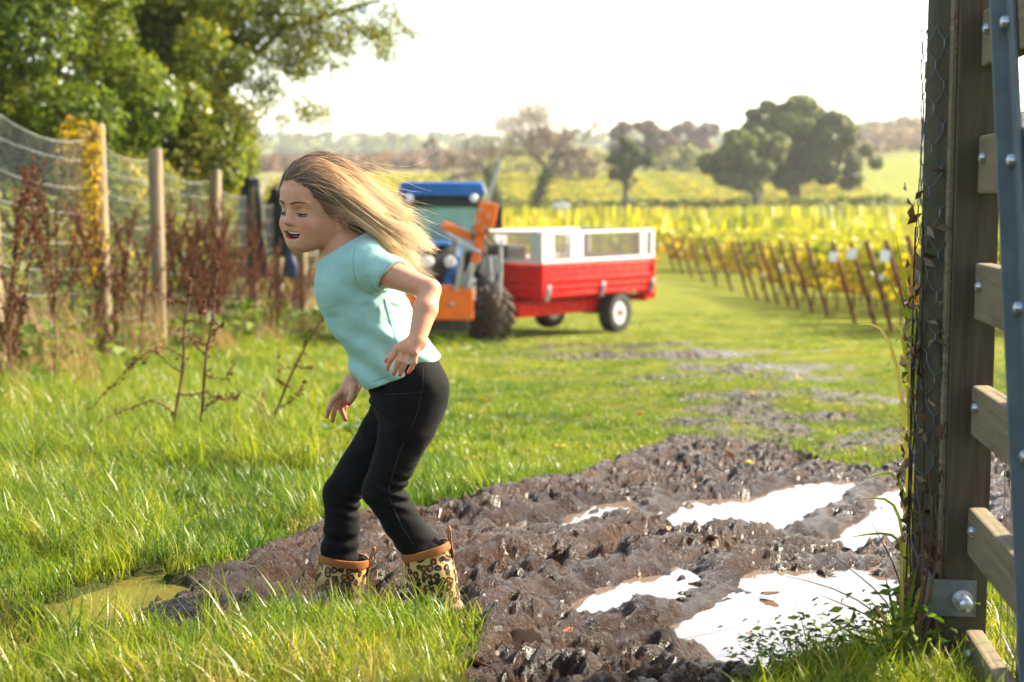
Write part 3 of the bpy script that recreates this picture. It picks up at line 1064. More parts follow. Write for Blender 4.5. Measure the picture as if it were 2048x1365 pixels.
# three sharp dry stems standing in the grass to the left of the girl
def thin_weed(label, base_px, path_px, Y, sides, seed, dark=True):
    r = np.random.default_rng(seed)
    b = G(*base_px)
    Y = b[1]
    root = empty('dry_weed', (b[0], b[1], gz(b[0], b[1]) - .02))
    tag(root, label, 'weed')
    o0 = np.array(root.location)
    P = np.array([W(x, y, Y + r.normal() * .03) for x, y in path_px]) - o0
    P[0] = (0, 0, 0)
    f = np.linspace(0, 1, len(P)); ff = np.linspace(0, 1, 14)
    P = np.stack([np.interp(ff, f, P[:, c]) for c in range(3)], 1) + r.normal(size=(14, 3)) * .004
    mb = MB(); mb.tube(P, np.linspace(.0085, .0036, 14), 6)
    C = []
    for (fr, pts) in sides:
        q = P[int(fr * 13)]
        S = [q] + [W(x, y, Y + r.normal() * .08) - o0 for x, y in pts]
        S = np.array(S)
        g = np.linspace(0, 1, len(S)); gg = np.linspace(0, 1, 10)
        S = np.stack([np.interp(gg, g, S[:, c]) for c in range(3)], 1) + r.normal(size=(10, 3)) * .005
        mb.tube(S, np.linspace(.0040, .0018, 10), 5)
        m = int(np.linalg.norm(S[-1] - S[0]) * 130)
        k = (r.random(m) ** .7) * 8.99; k0 = k.astype(int)
        C.append(S[k0] + (S[k0 + 1] - S[k0]) * (k - k0)[:, None] + r.normal(size=(m, 3)) * .0085)
    m = 60
    k = 5 + r.random(m) * 7.99; k0 = k.astype(int)
    C.append(P[k0] + (P[k0 + 1] - P[k0]) * (k - k0)[:, None] + r.normal(size=(m, 3)) * .010)
    C = np.concatenate(C)
    mb.build('stem', M_stem, root, True)
    link('seed_head', leaf_mesh('seeds', C, r.normal(size=C.shape), .019 * (.6 + .9 * r.random(len(C))), .7), M_dock, root)['kind'] = 'stuff'
thin_weed('reddish dry dock stem with drooping seeded side branches in the grass', (345, 900), [(345, 900), (352, 840), (365, 740), (370, 650), (385, 560), (400, 490)], 7,
          [(.30, [(300, 800), (230, 830), (190, 850)]), (.35, [(420, 790), (470, 800)]), (.45, [(300, 700), (250, 740), (180, 820)]), (.5, [(320, 690), (290, 720)]), (.55, [(420, 690), (440, 650)]), (.7, [(330, 600), (310, 570)]), (.2, [(290, 860), (215, 880)]), (.62, [(400, 640), (412, 600)])], 5)
thin_weed('thin straight dry stem beside the reddish dock stem', (392, 905), [(392, 905), (400, 840), (412, 740), (425, 640), (432, 560), (440, 500)], 7,
          [(.3, [(430, 800), (480, 790)]), (.4, [(450, 760), (470, 720)]), (.5, [(400, 700), (385, 680)]), (.65, [(440, 660), (448, 640)])], 6)
thin_weed('bare dark forked twig leaning towards the girl from the grass', (530, 885), [(530, 885), (550, 830), (575, 770), (600, 710), (635, 655), (655, 625)], 7,
          [(.3, [(590, 800), (612, 760)]), (.15, [(520, 820), (525, 780)]), (.4, [(560, 760), (556, 700)]), (.6, [(620, 740), (630, 735)])], 9)
# broad leaves of dock plants lying in the grass
M_dleaf = leafmat('broad_dock_leaf', [(0, (0.05, 0.10, 0.03)), (.6, (0.10, 0.16, 0.05)), (1, (0.20, 0.20, 0.09))], .3, .35, (1.1, 1.15, .5), .6)
def broad_leaf(mb, p, d, L, w, droop):
    d = np.array(d, float); d /= np.linalg.norm(d)
    sd = np.cross(d, (0, 0, 1)); sd /= np.linalg.norm(sd)
    V, Q = [], []
    n = 8
    for i in range(n):
        f = i / (n - 1)
        ww = w * math.sin(math.pi * min(1, .08 + f * .92)) ** .7 * (1 - .25 * f) + .002
        c = np.array(p) + d * L * f + np.array([0, 0, L * (.5 * f - droop * f * f)])
        z = np.array([0, 0, .18 * ww])
        wob = np.array([0, 0, .012 * math.sin(9 * f + L * 40)])
        V += [c - sd * ww + z + wob, c, c + sd * ww + z - wob]
    for i in range(n - 1):
        Q += [(3 * i, 3 * i + 1, 3 * i + 4, 3 * i + 3), (3 * i + 1, 3 * i + 2, 3 * i + 5, 3 * i + 4)]
    mb.add(V, Q)
for j, (px, py, n, L, lab) in enumerate([(300, 925, 7, .17, 'broad leaved green dock plant at the foot of the reddish stem'), (60, 880, 5, .17, 'broad leaved dock plant in the long grass by the fence'),
                                      (680, 872, 5, .20, 'broad pale green dock leaves in the grass behind the far hand'), (175, 1045, 3, .19, 'pale wilted broad leaves lying on the grass tussock'), (565, 830, 4, .12, 'small pale leaved plant at the foot of the dark twig')]):
    p = G(px, py)
    root = empty('dock_plant', (p[0], p[1], gz(p[0], p[1])))
    tag(root, lab, 'plant')
    for i in range(n):
        a = 6.283 * i / n + rng.random()
        mb = MB()
        broad_leaf(mb, (0, 0, .0), (math.cos(a), math.sin(a), .35), L * (.7 + .5 * rng.random()), L * .17, .55 + .3 * rng.random())
        o = mb.build('leaf', M_dleaf, root, True)
        attr(o.data, 'tint', np.full(len(o.data.vertices), rng.random()))

# ================================================================== TREES AND SHRUBS BEHIND THE FENCE
LEAFS = {
    'ivy': leafmat('dark_glossy_tree_leaf', [(0, (0.028, 0.056, 0.008)), (.4, (0.085, 0.130, 0.014)), (.75, (0.175, 0.205, 0.020)), (1, (0.33, 0.28, 0.026))], .5, .34),
    'hazel': leafmat('yellow_green_shrub_leaf', [(0, (0.05, 0.085, 0.014)), (.4, (0.12, 0.155, 0.02)), (.75, (0.23, 0.22, 0.028)), (1, (0.38, 0.27, 0.035))], .55, .5),
    'amber': leafmat('amber_climber_leaf', [(0, (0.10, 0.10, 0.02)), (.4, (0.28, 0.22, 0.02)), (.75, (0.42, 0.26, 0.025)), (1, (0.42, 0.15, 0.025))], .55, .5),
}
M_bark = paint('grey_brown_bark', (0.085, 0.068, 0.05), .85, 0, .45, 12, .5, 30)

def leafy(name, label, cat, foot, clumps, leaf, size, per, group=None, trunk_r=.12, limbs=5, tmean=.45, up=.35, flat=.85, asp=.6):
    """clumps: list of (centre world, radius)"""
    root = empty(name, foot)
    tag(root, label, cat, group)
    o0 = np.array(foot, float)
    cs = np.array([c for c, r in clumps]) - o0
    rs = np.array([r for c, r in clumps])
    m = np.maximum(20, (per * rs ** 2).astype(int))
    C, N = clump_points(cs, rs, m, rng, .72, flat, up)
    tint = np.clip(np.repeat(np.clip(rng.normal(size=len(rs)) * .08 + tmean, 0, 1), m) + rng.normal(size=len(C)) * .18, 0, 1)
    C = C[C[:, 2] > 0.02] if False else C
    link('crown', leaf_mesh('crown', C, N, size * (.6 + .7 * rng.random(len(C))), asp, tint), leaf, root)
    mb = MB()
    top = cs[np.argsort(-cs[:, 2])[:max(1, len(cs) // 3)]].mean(0)
    h = max(.5, top[2] * .55)
    spine = np.array([[0, 0, -.15], [.05, .02, h * .3], [top[0] * .25, top[1] * .25, h * .65], [top[0] * .5, top[1] * .5, h]])
    mb.tube(spine, [trunk_r * 1.25, trunk_r, trunk_r * .8, trunk_r * .6], 9)
    pick = rng.choice(len(cs), min(limbs, len(cs)), replace=False)
    for k in pick:
        s = spine[1 + int(rng.integers(0, 3))]
        e = cs[k]
        mid = (s + e) / 2 + np.array([0, 0, .12 * np.linalg.norm(e - s)])
        mb.tube([s, mid, e], [trunk_r * .45, trunk_r * .3, trunk_r * .12], 6)
    mb.build('trunk', M_bark, root, True)
    return root

def clumps_px(n, x0, x1, y0, y1, Y0, Y1, r0, r1, avoid=None, seed=0):
    r = np.random.default_rng(seed)
    out = []
    while len(out) < n:
        x = x0 + (x1 - x0) * r.random(); y = y0 + (y1 - y0) * r.random()
        if avoid is not None and ((x - avoid[0]) / avoid[2]) ** 2 + ((y - avoid[1]) / avoid[3]) ** 2 < 1: continue
        Y = Y0 + (Y1 - Y0) * r.random()
        p = W(x, y, Y); rad = r0 + (r1 - r0) * r.random()
        p[0] = min(p[0], FX - .25 - rad * .9)          # stays behind the wire
        out.append((p, rad))
    return out
def clumps_fx(n, x0, x1, y0, y1, X0, X1, r0, r1, seed):
    """clumps standing between two lines parallel to the fence"""
    r = np.random.default_rng(seed)
    out = []
    for _ in range(n):
        px = x0 + (x1 - x0) * r.random(); py = y0 + (y1 - y0) * r.random()
        X = X0 + (X1 - X0) * r.random()
        out.append((W(px, py, X * F / (px - 1024.0)), r0 + (r1 - r0) * r.random()))
    return out
def foot(x, y): return (x, y, gz(x, y))
leafy('hedgerow_tree', 'dark glossy leaved tree towering behind the near fence posts', 'tree', foot(-6.4, 17.5), clumps_px(105, -420, 285, -420, 380, 15.5, 18.5, .32, .60, (140, 150, 110, 65), 1), LEAFS['ivy'], .095, 3800, None, .22, 12, .40)
leafy('hedgerow_tree', 'green tree with yellowing leaves behind the middle fence posts', 'tree', foot(-6.0, 23.5), clumps_px(120, 190, 478, -420, 380, 21.5, 25.0, .30, .56, None, 2), LEAFS['ivy'], .105, 3600, None, .22, 10, .58)
leafy('shrub', 'yellow green shrub between the fence posts under the trees', 'shrub', foot(-5.2, 18.5), clumps_fx(80, 215, 470, 300, 620, -5.2, -4.35, .22, .40, 3), LEAFS['hazel'], .10, 2600, None, .05, 8, .55)
leafy('shrub', 'olive green shrub behind the wire netting of the nearest bay', 'shrub', foot(-5.0, 13.2), clumps_fx(90, -160, 235, 400, 690, -5.0, -4.2, .18, .34, 4), LEAFS['hazel'], .085, 2600, None, .05, 8, .45)
leafy('shrub', 'bright shrub behind the fence posts with the hanging jackets', 'shrub', foot(-5.3, 26.0), clumps_fx(44, 440, 560, 410, 620, -5.6, -4.4, .25, .45, 5), LEAFS['hazel'], .115, 2400, None, .05, 6, .6)
leafy('climbing_plant', 'amber leaved climbing plant scrambling up beside a fence post', 'plant', foot(-3.95, 13.3), [(W(150 + 26 * math.sin(i * 2.1) + 14 * rng.random(), 265 + i * 11, 13.3 + .12 * math.sin(i)), .11 + .06 * rng.random()) for i in range(26)], LEAFS['amber'], .06, 3000, None, .02, 4, .5)
leafy('shrub', 'yellow leaved shrub at the far end of the wire fence', 'shrub', foot(-4.6, 40.0), clumps_px(26, 490, 640, 385, 560, 36, 44, .5, .8, None, 6), LEAFS['hazel'], .17, 1300, None, .06, 6, .75)

# overhanging tree: limbs reach out over the fence with thin leafy sprays
oroot = empty('overhanging_tree', foot(-5.9, 27.0))
tag(oroot, 'tree with sparse leafy branches hanging over the fence against the sky', 'tree')
o0 = np.array(oroot.location)
mb = MB(); tips = []
r5 = np.random.default_rng(55)
mb.tube([(0, 0, -.2), (.1, -.2, 1.5), (.3, -.6, 3.2), (.6, -1.0, 4.6), (.9, -1.2, 6.0)], [.26, .22, .19, .15, .08], 9)
for (px, py, Y) in [(560, -60, 25), (640, -90, 24), (700, -60, 23), (540, 60, 25), (620, 30, 24), (690, 20, 23.5), (760, 0, 23), (560, 130, 24.5), (480, -100, 25)]:
    e = W(px, py, Y) - o0
    s = np.array([.45, -.8, 3.6 + 1.2 * r5.random()])
    m = (s + e) / 2 + np.array([0, 0, .5])
    mb.tube([s, m, e], [.07, .045, .02], 6)
    for k in range(4):
        branch_tubes(mb, m + (e - m) * r5.random(), (e - m) + r5.normal(size=3) * .9 + np.array([0, 0, -.5]), .55, .014, 2, r5, .7, 5, tips, -.12, .75)
mb.build('trunk', M_bark, oroot, True)
tips = np.array(tips)
cc, rr = [], []
for q in tips:
    cc.append(q); rr.append(.10 + .14 * r5.random())
for (px, py, s) in [(520, 20, .34), (560, 60, .32), (600, -10, .36), (660, 10, .34), (720, -20, .32), (540, 110, .24), (585, 110, .20), (640, 70, .22), (700, 60, .20), (740, 60, .18), (765, 70, .14), (600, 150, .13), (530, 170, .18), (520, 215, .14), (780, 20, .15), (500, 60, .4), (480, 150, .34), (495, 260, .22), (490, 300, .26), (640, 120, .12), (690, 100, .15), (760, 110, .10), (560, 20, .4), (500, -40, .5), (600, -80, .5), (700, -100, .5)]:
    cc.append(W(px, py, 23 + 2.5 * r5.random()) - o0); rr.append(s)
rr = np.array(rr)
mm_ = np.where(np.arange(len(rr)) < len(tips), 60, 1100 * rr + 1500 * rr ** 2).astype(int)
C, N = clump_points(np.array(cc), rr * 1.35, mm_, r5, .12, .85, .2)
C = C + r5.normal(size=C.shape) * .05
link('crown', leaf_mesh('crown', C, N, .062 * (.6 + .7 * r5.random(len(C))), .55, np.clip(.6 + r5.normal(size=len(C)) * .25, 0, 1)), LEAFS['ivy'], oroot)

# ================================================================== VINEYARD
M_vine = leafmat('autumn_vine_leaf', [(0, (0.075, 0.135, 0.014)), (.25, (0.22, 0.25, 0.016)), (.5, (0.38, 0.36, 0.016)), (.72, (0.54, 0.40, 0.020)), (.88, (0.52, 0.21, 0.018)), (1, (0.32, 0.08, 0.015))], .5, .5, (1.1, 1.05, .5), .3)
M_stake = paint('rusty_end_post', (0.17, 0.055, 0.028), .75, .2, .4, 14, .4, 60)
M_white = paint('white_plastic_tag', (0.80, 0.80, 0.78), .5, 0, .06, 10, 0)
M_vtrunk = paint('vine_trunk_bark', (0.10, 0.075, 0.05), .9, 0, .4, 25, .4)

def vine_leaves(L, per_m, size, seed, zlo=.55, zhi=1.78, th=.30, wild=.12):
    r = np.random.default_rng(seed)
    n = int(L * per_m)
    x = r.random(n) * L
    zt = zhi - .28 * fbm(x / .6, x * 0, seed, 3)
    z = zlo + (zt - zlo) * r.random(n) ** .8
    z = np.where(r.random(n) < .12, z + .22 * r.random(n), z)
    w = th * (.55 + .6 * fbm(x / .8, z / .5, seed + 1, 2)) * np.sqrt(np.clip(1 - ((z - zlo) / (zhi + .15 - zlo) * 2 - 1.0) ** 4, .15, 1))
    y = (r.random(n) * 2 - 1) * w
    y = np.where(r.random(n) < .6, np.sign(y) * w, y) + r.normal(size=n) * .05
    tt = (z - zlo) / (zhi - zlo)
    patch_ = fbm(x / 1.1, z / .5, seed + 5, 3)
    tint = .50 - .10 * (tt > .75) + .55 * (.42 - tt) * (tt < .42) + (patch_ - .5) * .75 + r.normal(size=n) * .10
    tint = np.where(tt > .6, tint * .75 + .10, tint)
    N = np.column_stack([r.normal(size=n) * .5, np.sign(y) * .8 + r.normal(size=n) * .5, .6 + r.normal(size=n) * .5])
    return leaf_mesh('foliage', np.column_stack([x, y, z]), N, size * (.6 + .7 * r.random(n)), .85, np.clip(tint, 0, 1))

VF = [vine_leaves(15, 430, .145, 70 + k, .48, 1.72) for k in range(3)]
mb = MB()
stake_me = MB().tube([(0, 0, -.2), (0, 0, 1.70)], .042, 8).mesh('end_post', True)
tag_me = MB().box((0, 0, 0), (.17, .012, .19), None, .004).mesh('marker_tag')
trunk_me = MB().tube([(0, 0, -.05), (.03, .02, .3), (-.02, 0, .62), (.05, .01, .9)], [.03, .026, .024, .018], 6).mesh('vine_trunk', True)
row_px = [1870, 1830, 1787, 1755, 1713, 1658, 1628, 1599, 1580, 1557, 1538, 1516, 1497, 1465, 1434, 1407, 1385, 1365, 1348]
VX = 6.85
ROWG = 'vine rows ending at the grass headland'
tagged = {1: (-.17, 1.36), 3: (-.13, 1.40), 4: (-.13, 1.33), 2: (.02, .98), 8: (0.02, .9), 10: (0, .75)}
for i, px in enumerate(row_px):
    y = VX * F / (px - 1024.0)
    z = gz(VX, y)
    root = empty('vine_row', (VX, y, z))
    lab = 'vine row of yellow and orange leaves behind a leaning rusty end post'
    if i in tagged and i < 5:
        tag(root, {1: 'vine row with white tag high on end post beside the gate grasses', 2: 'vine row with a small white tag halfway up its end post', 3: 'vine row with a white tag beside its end post, second tagged row beyond the gate', 4: 'vine row with the white tag farthest from the gate post'}[i], 'vine row', ROWG)
    else:
        tag(root, lab, 'vine row', ROWG)
    o = link('end_post', stake_me, M_stake, root); o.rotation_euler = ((rng.random() - .5) * .06, -.30 + (rng.random() - .5) * .06, 0)
    o = link('foliage', VF[i % 3], M_vine, root, (.25, 0, 0)); o.scale = (1, 1, .95 + .1 * rng.random())
    for k in range(4 + i // 3):
        o = link('vine_trunk', trunk_me, M_vtrunk, root, (.9 + 1.25 * k, 0, 0)); o.rotation_euler = (0, 0, k * 2.1)
    if i in tagged:
        o = link('marker_tag', tag_me, M_white, root, (tagged[i][0] - .30 * tagged[i][1] + .05, -.06, tagged[i][1])); o.rotation_euler = (0, .2 * rng.random(), .1)
        if i in (2, 8, 10): o.scale = (.5, 1, .5)
VL = [vine_leaves(36, 75, .26, 90), vine_leaves(56, 56, .32, 91, th=.4), vine_leaves(82, 48, .40, 92, th=.45), vine_leaves(36, 75, .26, 93), vine_leaves(56, 56, .32, 94, th=.4)]
y = 62.0
k = 0
while y < 158:
    Lw = .56 * y
    me = VL[3 if (k % 2 and Lw < 36) else (0 if Lw < 38 else (1 if k % 2 else 4) if Lw < 58 else 2)]
    Lm = 36 if me in (VL[0], VL[3]) else 56 if me in (VL[1], VL[4]) else 82
    o = link('vine_row', me, M_vine, None, (-.20 * y, y, float(base(y)) - .05))
    o.scale = (Lw / Lm, 1, .95 + .12 * rng.random())
    tag(o, 'long yellow green vine row stretching across the field beyond the trailer', 'vine row', 'vine rows across the far field')
    y += 2.3 + .004 * y
    k += 1
# ================================================================== FAR TREES, HEDGE AND HILLSIDE
LEAFS['oak'] = leafmat('oak_leaf', [(0, (0.035, 0.060, 0.010)), (.5, (0.100, 0.130, 0.018)), (1, (0.20, 0.205, 0.030))], .3, .5)
LEAFS['twig'] = leafmat('bare_twig_haze', [(0, (0.10, 0.075, 0.05)), (.6, (0.19, 0.145, 0.10)), (1, (0.30, 0.23, 0.12))], .3, .7, (1, .9, .6))
LEAFS['pale'] = leafmat('pale_willow_leaf', [(0, (0.12, 0.14, 0.04)), (.5, (0.22, 0.23, 0.07)), (1, (0.33, 0.30, 0.10))], .45, .6)
LEAFS['russet'] = leafmat('russet_leaf', [(0, (0.07, 0.045, 0.035)), (.5, (0.14, 0.085, 0.06)), (1, (0.20, 0.14, 0.07))], .35, .6)

def far_tree(name, label, Y, trunk_px, lobes, leaf, size, per, trunk_r, tmean=.45, limbs=8, group=None, bare=False, flat=.85):
    """lobes: (px, py, radius px x, radius px y, number of clumps)"""
    fx = (trunk_px[0] - 1024) / F * Y
    z = gz(fx, Y)
    cl = []
    for (cx, cy, rx, ry, n) in lobes:
        for _ in range(n):
            a = rng.random() * 6.283; q = math.sqrt(rng.random()) * .92
            x, y = cx + rx * q * math.cos(a), cy + ry * q * math.sin(a)
            dy = rng.normal() * rx / F * Y * .45 * math.sqrt(max(.05, 1 - q * q))
            p = W(x, y, Y + dy)
            cl.append((p, (rx + ry) * .5 / F * Y * (.20 + .12 * rng.random())))
    return leafy(name, label, 'tree', (fx, Y, z), cl, LEAFS[leaf], size, per, group, trunk_r, limbs, tmean, .55, flat, .75)

far_tree('oak_tree', 'large spreading dark green oak on the far edge of the vineyard', 172, (1590, 410), [(1590, 285, 125, 75, 46), (1570, 245, 80, 38, 22), (1690, 330, 75, 42, 20), (1540, 330, 60, 45, 12)], 'oak', .52, 330, .62, .50, 12)
far_tree('oak_tree', 'smaller rounded oak standing against the large oak', 163, (1515, 412), [(1490, 320, 88, 52, 34), (1480, 285, 60, 28, 12), (1455, 335, 48, 32, 10)], 'oak', .48, 330, .5, .62, 10)
far_tree('ivy_tree', 'small dark green ivy clad tree in the far hedge', 158, (1250, 405), [(1258, 318, 50, 42, 24), (1250, 355, 30, 30, 8), (1225, 335, 25, 25, 6)], 'oak', .42, 260, .38, .25, 6)

def bare_tree(label, Y, base_px, top_px, depth, seed, ivy, spread=.55, L=3.6, rad=.30, haze=()):
    r = np.random.default_rng(seed)
    b = W(base_px[0], base_px[1], Y)
    z = gz(b[0], Y)
    root = empty('bare_tree', (b[0], Y, z))
    tag(root, label, 'tree')
    t = W(top_px[0], top_px[1], Y) - np.array(root.location)
    mb = MB(); tips = []
    trunk = np.array([[0, 0, -.3], t * .45 + np.array([-.1, 0, .1]), t])
    mb.tube(trunk, [rad, rad * .8, rad * .65], 8)
    for k in range(4):
        d = np.array([math.cos(k * 1.57 + seed) * .8, math.sin(k * 1.57 + seed) * .5, .75]) + r.normal(size=3) * .15
        branch_tubes(mb, t, d, L, rad * .5, depth, r, spread, 6, tips, .10, .74)
    mb.build('trunk', M_bark, root, True)
    tips = np.array(tips)
    C = np.repeat(tips, 16, 0) + r.normal(size=(len(tips) * 16, 3)) * .55
    link('twigs', leaf_mesh('twigs', C, r.normal(size=C.shape), .34 * (.5 + r.random(len(C))), .16, r.random(len(C))), LEAFS['twig'], root)
    if ivy:
        m = 1500
        f = r.random(m)
        P = np.array([[np.interp(q, [0, .5, 1], trunk[:, c]) for c in range(3)] for q in f]) + r.normal(size=(m, 3)) * (rad * 1.1)
        link('ivy', leaf_mesh('ivy', P, r.normal(size=P.shape) + np.array([0, 0, .4]), .30 * (.6 + .7 * r.random(m)), .8, r.random(m) * .5), LEAFS['oak'], root)
    return root
bare_tree('bare wide crowned tree with ivy on its bent trunk in the far hedge', 150, (1062, 412), (1095, 345), 5, 3, True, .55, 2.7, .34)
bare_tree('small bare tree half hidden by the tractor cab roof', 155, (1010, 410), (975, 345), 4, 8, True, .6, 2.5, .26)
FTG = 'hazy trees on the hillside'
far_tree('hillside_tree', 'hazy russet tree crown showing behind the ivy clad tree', 300, (1290, 345), [(1275, 285, 62, 42, 22), (1320, 300, 40, 35, 10)], 'russet', 1.1, 55, .5, .5, 6, FTG)
far_tree('hillside_tree', 'hazy tree rising on the skyline between ivy tree and oaks', 380, (1388, 320), [(1388, 280, 55, 36, 24)], 'russet', 1.2, 45, .6, .6, 6, FTG)
far_tree('hillside_tree', 'pale yellow green tree on the slope left of the oaks', 270, (1380, 385), [(1375, 335, 62, 42, 22), (1330, 365, 45, 28, 10)], 'pale', .9, 70, .4, .5, 6, FTG)
far_tree('hillside_tree', 'small round hazy tree above the tractor roof', 300, (866, 340), [(866, 300, 20, 22, 8)], 'twig', .8, 120, .3, .6, 4, FTG)
far_tree('hillside_tree', 'grey brown twiggy tree crown behind the bare trees', 230, (1095, 380), [(1100, 300, 62, 40, 22), (1150, 335, 55, 40, 14)], 'twig', .7, 60, .4, .6, 6, FTG)
far_tree('hillside_tree', 'low brown thicket tree beside the bare tree trunk', 200, (930, 385), [(925, 345, 62, 32, 14)], 'twig', .6, 60, .3, .45, 6, FTG)

# the hedge between the two vineyards
hedge = empty('hedge', (15, 163, gz(15, 163)))
tag(hedge, 'long low dark hedge between the two vineyards under the oaks', 'hedge')
n = 7000
hx = -48 + 110 * rng.random(n)
hyy = rng.normal(size=n) * .7
htop = 1.7 + 1.4 * fbm((hx + 60) / 4, hx * 0, 301, 3)
hz = htop * rng.random(n) ** .7
link('foliage', leaf_mesh('foliage', np.column_stack([hx, hyy, hz]), rng.normal(size=(n, 3)) + np.array([0, 0, .5]), .5 * (.6 + .7 * rng.random(n)), .75, np.clip(fbm((hx + 60) / 5, hx * 0, 303, 2) * .8 + rng.normal(size=n) * .15, 0, 1)), LEAFS['oak'], hedge)
mb = MB()
for k in range(40):
    x = -46 + 2.7 * k
    mb.tube([(x, 0, -.3), (x + .1, .1, .6), (x - .1, 0, 1.4)], [.08, .06, .03], 5)
o = mb.build('stems', M_bark, hedge, True); o['kind'] = 'stuff'

# vine rows on the slope beyond the hedge
y = 188.0
k = 0
while y < 246:
    o = link('vine_row', VL[2], M_vine, None, (-30, y, float(base(y)) - .2))
    o.scale = ((60 + 10 * (k % 3)) / 82, 1.3, 1.15)
    tag(o, 'golden vine row on the rising slope behind the far hedge', 'vine row', 'vine rows on the slope behind the hedge')
    y += 5.0; k += 1
# small pale stakes by the hedge, and a white sheet in it
for px in (1045, 1130, 1180, 1245, 1378, 1440):
    p = W(px, 412, 160); z = gz(p[0], 160)
    mb = MB(); mb.tube([(0, 0, 0), (0.02, 0, 2.1)], .07, 6)
    o = mb.build('stake', M_post); o.location = (p[0], 160.5, z)
    tag(o, 'small pale wooden stake in front of the far hedge', 'stake', 'stakes along the far hedge')
p = W(1122, 392, 159.0)
mb = MB()
V, Q = [], []
for i in range(7):
    for j in range(5):
        V.append(((i - 3) * .32, .25 * math.sin(i * 1.3 + j) * .3, 2.1 - j * .22 - .05 * (i - 3) ** 2 * .5 + .08 * math.sin(2 * i + j)))
for i in range(6):
    for j in range(4):
        k = i * 5 + j
        Q.append((k, k + 5, k + 6, k + 1))
mb.add(V, Q)
o = mb.build('sheet', M_white, None, True); o.location = (p[0], 159.6, gz(p[0], 159.6)); o.modifiers.new('thick', 'SOLIDIFY').thickness = .02
tag(o, 'small white sheet caught on the far hedge behind the trailer', 'sheet')

# scrub and woodland that reads as one mass on the hills
def scrub(name, label, n, x_of, y0, y1, size, leaf, hgt_m, seed):
    r = np.random.default_rng(seed)
    y = y0 + (y1 - y0) * r.random(n)
    x = x_of(y, r)
    h = hgt(x, y)
    dens = fbm(x / 14, y / 22, seed, 3)
    k = dens > .42
    x, y, h, dens = x[k], y[k], h[k], dens[k]
    c = np.column_stack([x, y, h])
    m = 14
    C = np.repeat(c, m, 0)
    d = r.normal(size=C.shape); d /= np.linalg.norm(d, axis=1)[:, None]
    rad = np.repeat(hgt_m * (.4 + .9 * r.random(len(c))), m)
    C = C + d * rad[:, None] * np.array([1.1, 1.1, .75]); C[:, 2] += rad * .5
    t = np.clip(np.repeat(dens + r.normal(size=len(c)) * .2, m), 0, 1)
    o = link(name, leaf_mesh(name, C, d + r.normal(size=d.shape) * .4 + np.array([0, 0, .3]), size * (.6 + .8 * r.random(len(C))), .8, t), LEAFS[leaf])
    tag(o, label, 'scrub', kind='stuff')
scrub('hillside_scrub', 'grey brown scrub covering the hill to the right', 1500, lambda y, r: y * (.17 + .22 * r.random(len(y))), 285, 470, 1.7, 'twig', 2.6, 401)
scrub('hillside_scrub', 'pale thicket on the middle hillside', 1000, lambda y, r: y * (-.02 + .22 * r.random(len(y))), 262, 420, 1.5, 'pale', 2.2, 402)
scrub('hillside_scrub', 'hedges and thickets on the left hillside', 900, lambda y, r: y * (-.26 + .26 * r.random(len(y))), 300, 560, 1.6, 'russet', 2.2, 403)
scrub('far_wood', 'woods on the hazy far ridge', 1800, lambda y, r: y * (-.42 + .85 * r.random(len(y))), 800, 1700, 9.0, 'oak', 10.0, 404)

# ------------------------------------------------------------------ haze: the air over the whole valley
hm = bpy.data.materials.new('valley_haze')
hm.use_nodes = True
hm.node_tree.nodes.clear()
ho = hm.node_tree.nodes.new('ShaderNodeOutputMaterial')
hv = hm.node_tree.nodes.new('ShaderNodeVolumePrincipled')
hv.inputs['Color'].default_value = (0.93, 0.94, 0.97, 1)
hv.inputs['Density'].default_value = 0.00028
hv.inputs['Anisotropy'].default_value = 0.35
hm.node_tree.links.new(hv.outputs[0], ho.inputs['Volume'])
zl, zh = float(HH.min()) - 1.0, float(HH.max()) + 30
mb = MB(); mb.box((0, 1300, (zl + zh) / 2), (3640, 3240, zh - zl))
haze = mb.build('haze', hm)
tag(haze, 'thin pale autumn haze over the valley', 'haze', kind='stuff')
# ================================================================== TRACTOR
M_blue = paint('blue_tractor_paint', (0.012, 0.10, 0.30), .28, 0, .12, 5, .05, 50, (0.20, 0.16, 0.11), .15)
M_orange = paint('orange_implement_paint', (0.80, 0.155, 0.010), .4, 0, .15, 6, .1, 50, (0.20, 0.14, 0.09), .2)
M_dark = paint('black_plastic', (0.018, 0.018, 0.02), .5, 0, .3, 8, .2, 60, (0.14, 0.11, 0.08), .3)
M_chassis = paint('dark_chassis_metal', (0.03, 0.03, 0.033), .55, .3, .3, 8, .2, 60, (0.13, 0.10, 0.07), .5)
M_tyre = paint('muddy_tyre_rubber', (0.025, 0.023, 0.021), .8, 0, .3, 10, .4, 50, (0.17, 0.12, 0.08), .85)
M_tyre2 = paint('trailer_tyre_rubber', (0.028, 0.027, 0.026), .75, 0, .3, 10, .3, 50, (0.14, 0.11, 0.08), .35)
M_steel = paint('grey_steel', (0.40, 0.41, 0.42), .4, .7, .2, 9, .1)
M_chrome = paint('hydraulic_chrome', (0.62, 0.62, 0.62), .22, .9, .1, 9, 0)
M_silver = paint('silver_wheel_paint', (0.52, 0.53, 0.55), .35, .3, .12, 8, .1, 50, (0.2, .15, .1), .25)
M_lamp = paint('clear_lamp_lens', (0.75, 0.76, 0.76), .15, 0, .05, 12, 0)
M_rubber = paint('black_rubber_hose', (0.02, 0.02, 0.02), .5, 0, .2, 10, 0)
M_seat = paint('dark_seat_cloth', (0.03, 0.03, 0.035), .8, 0, .2, 10, .3)
M_sign = paint('pale_grey_panel', (0.55, 0.56, 0.55), .45, 0, .15, 10, .1)

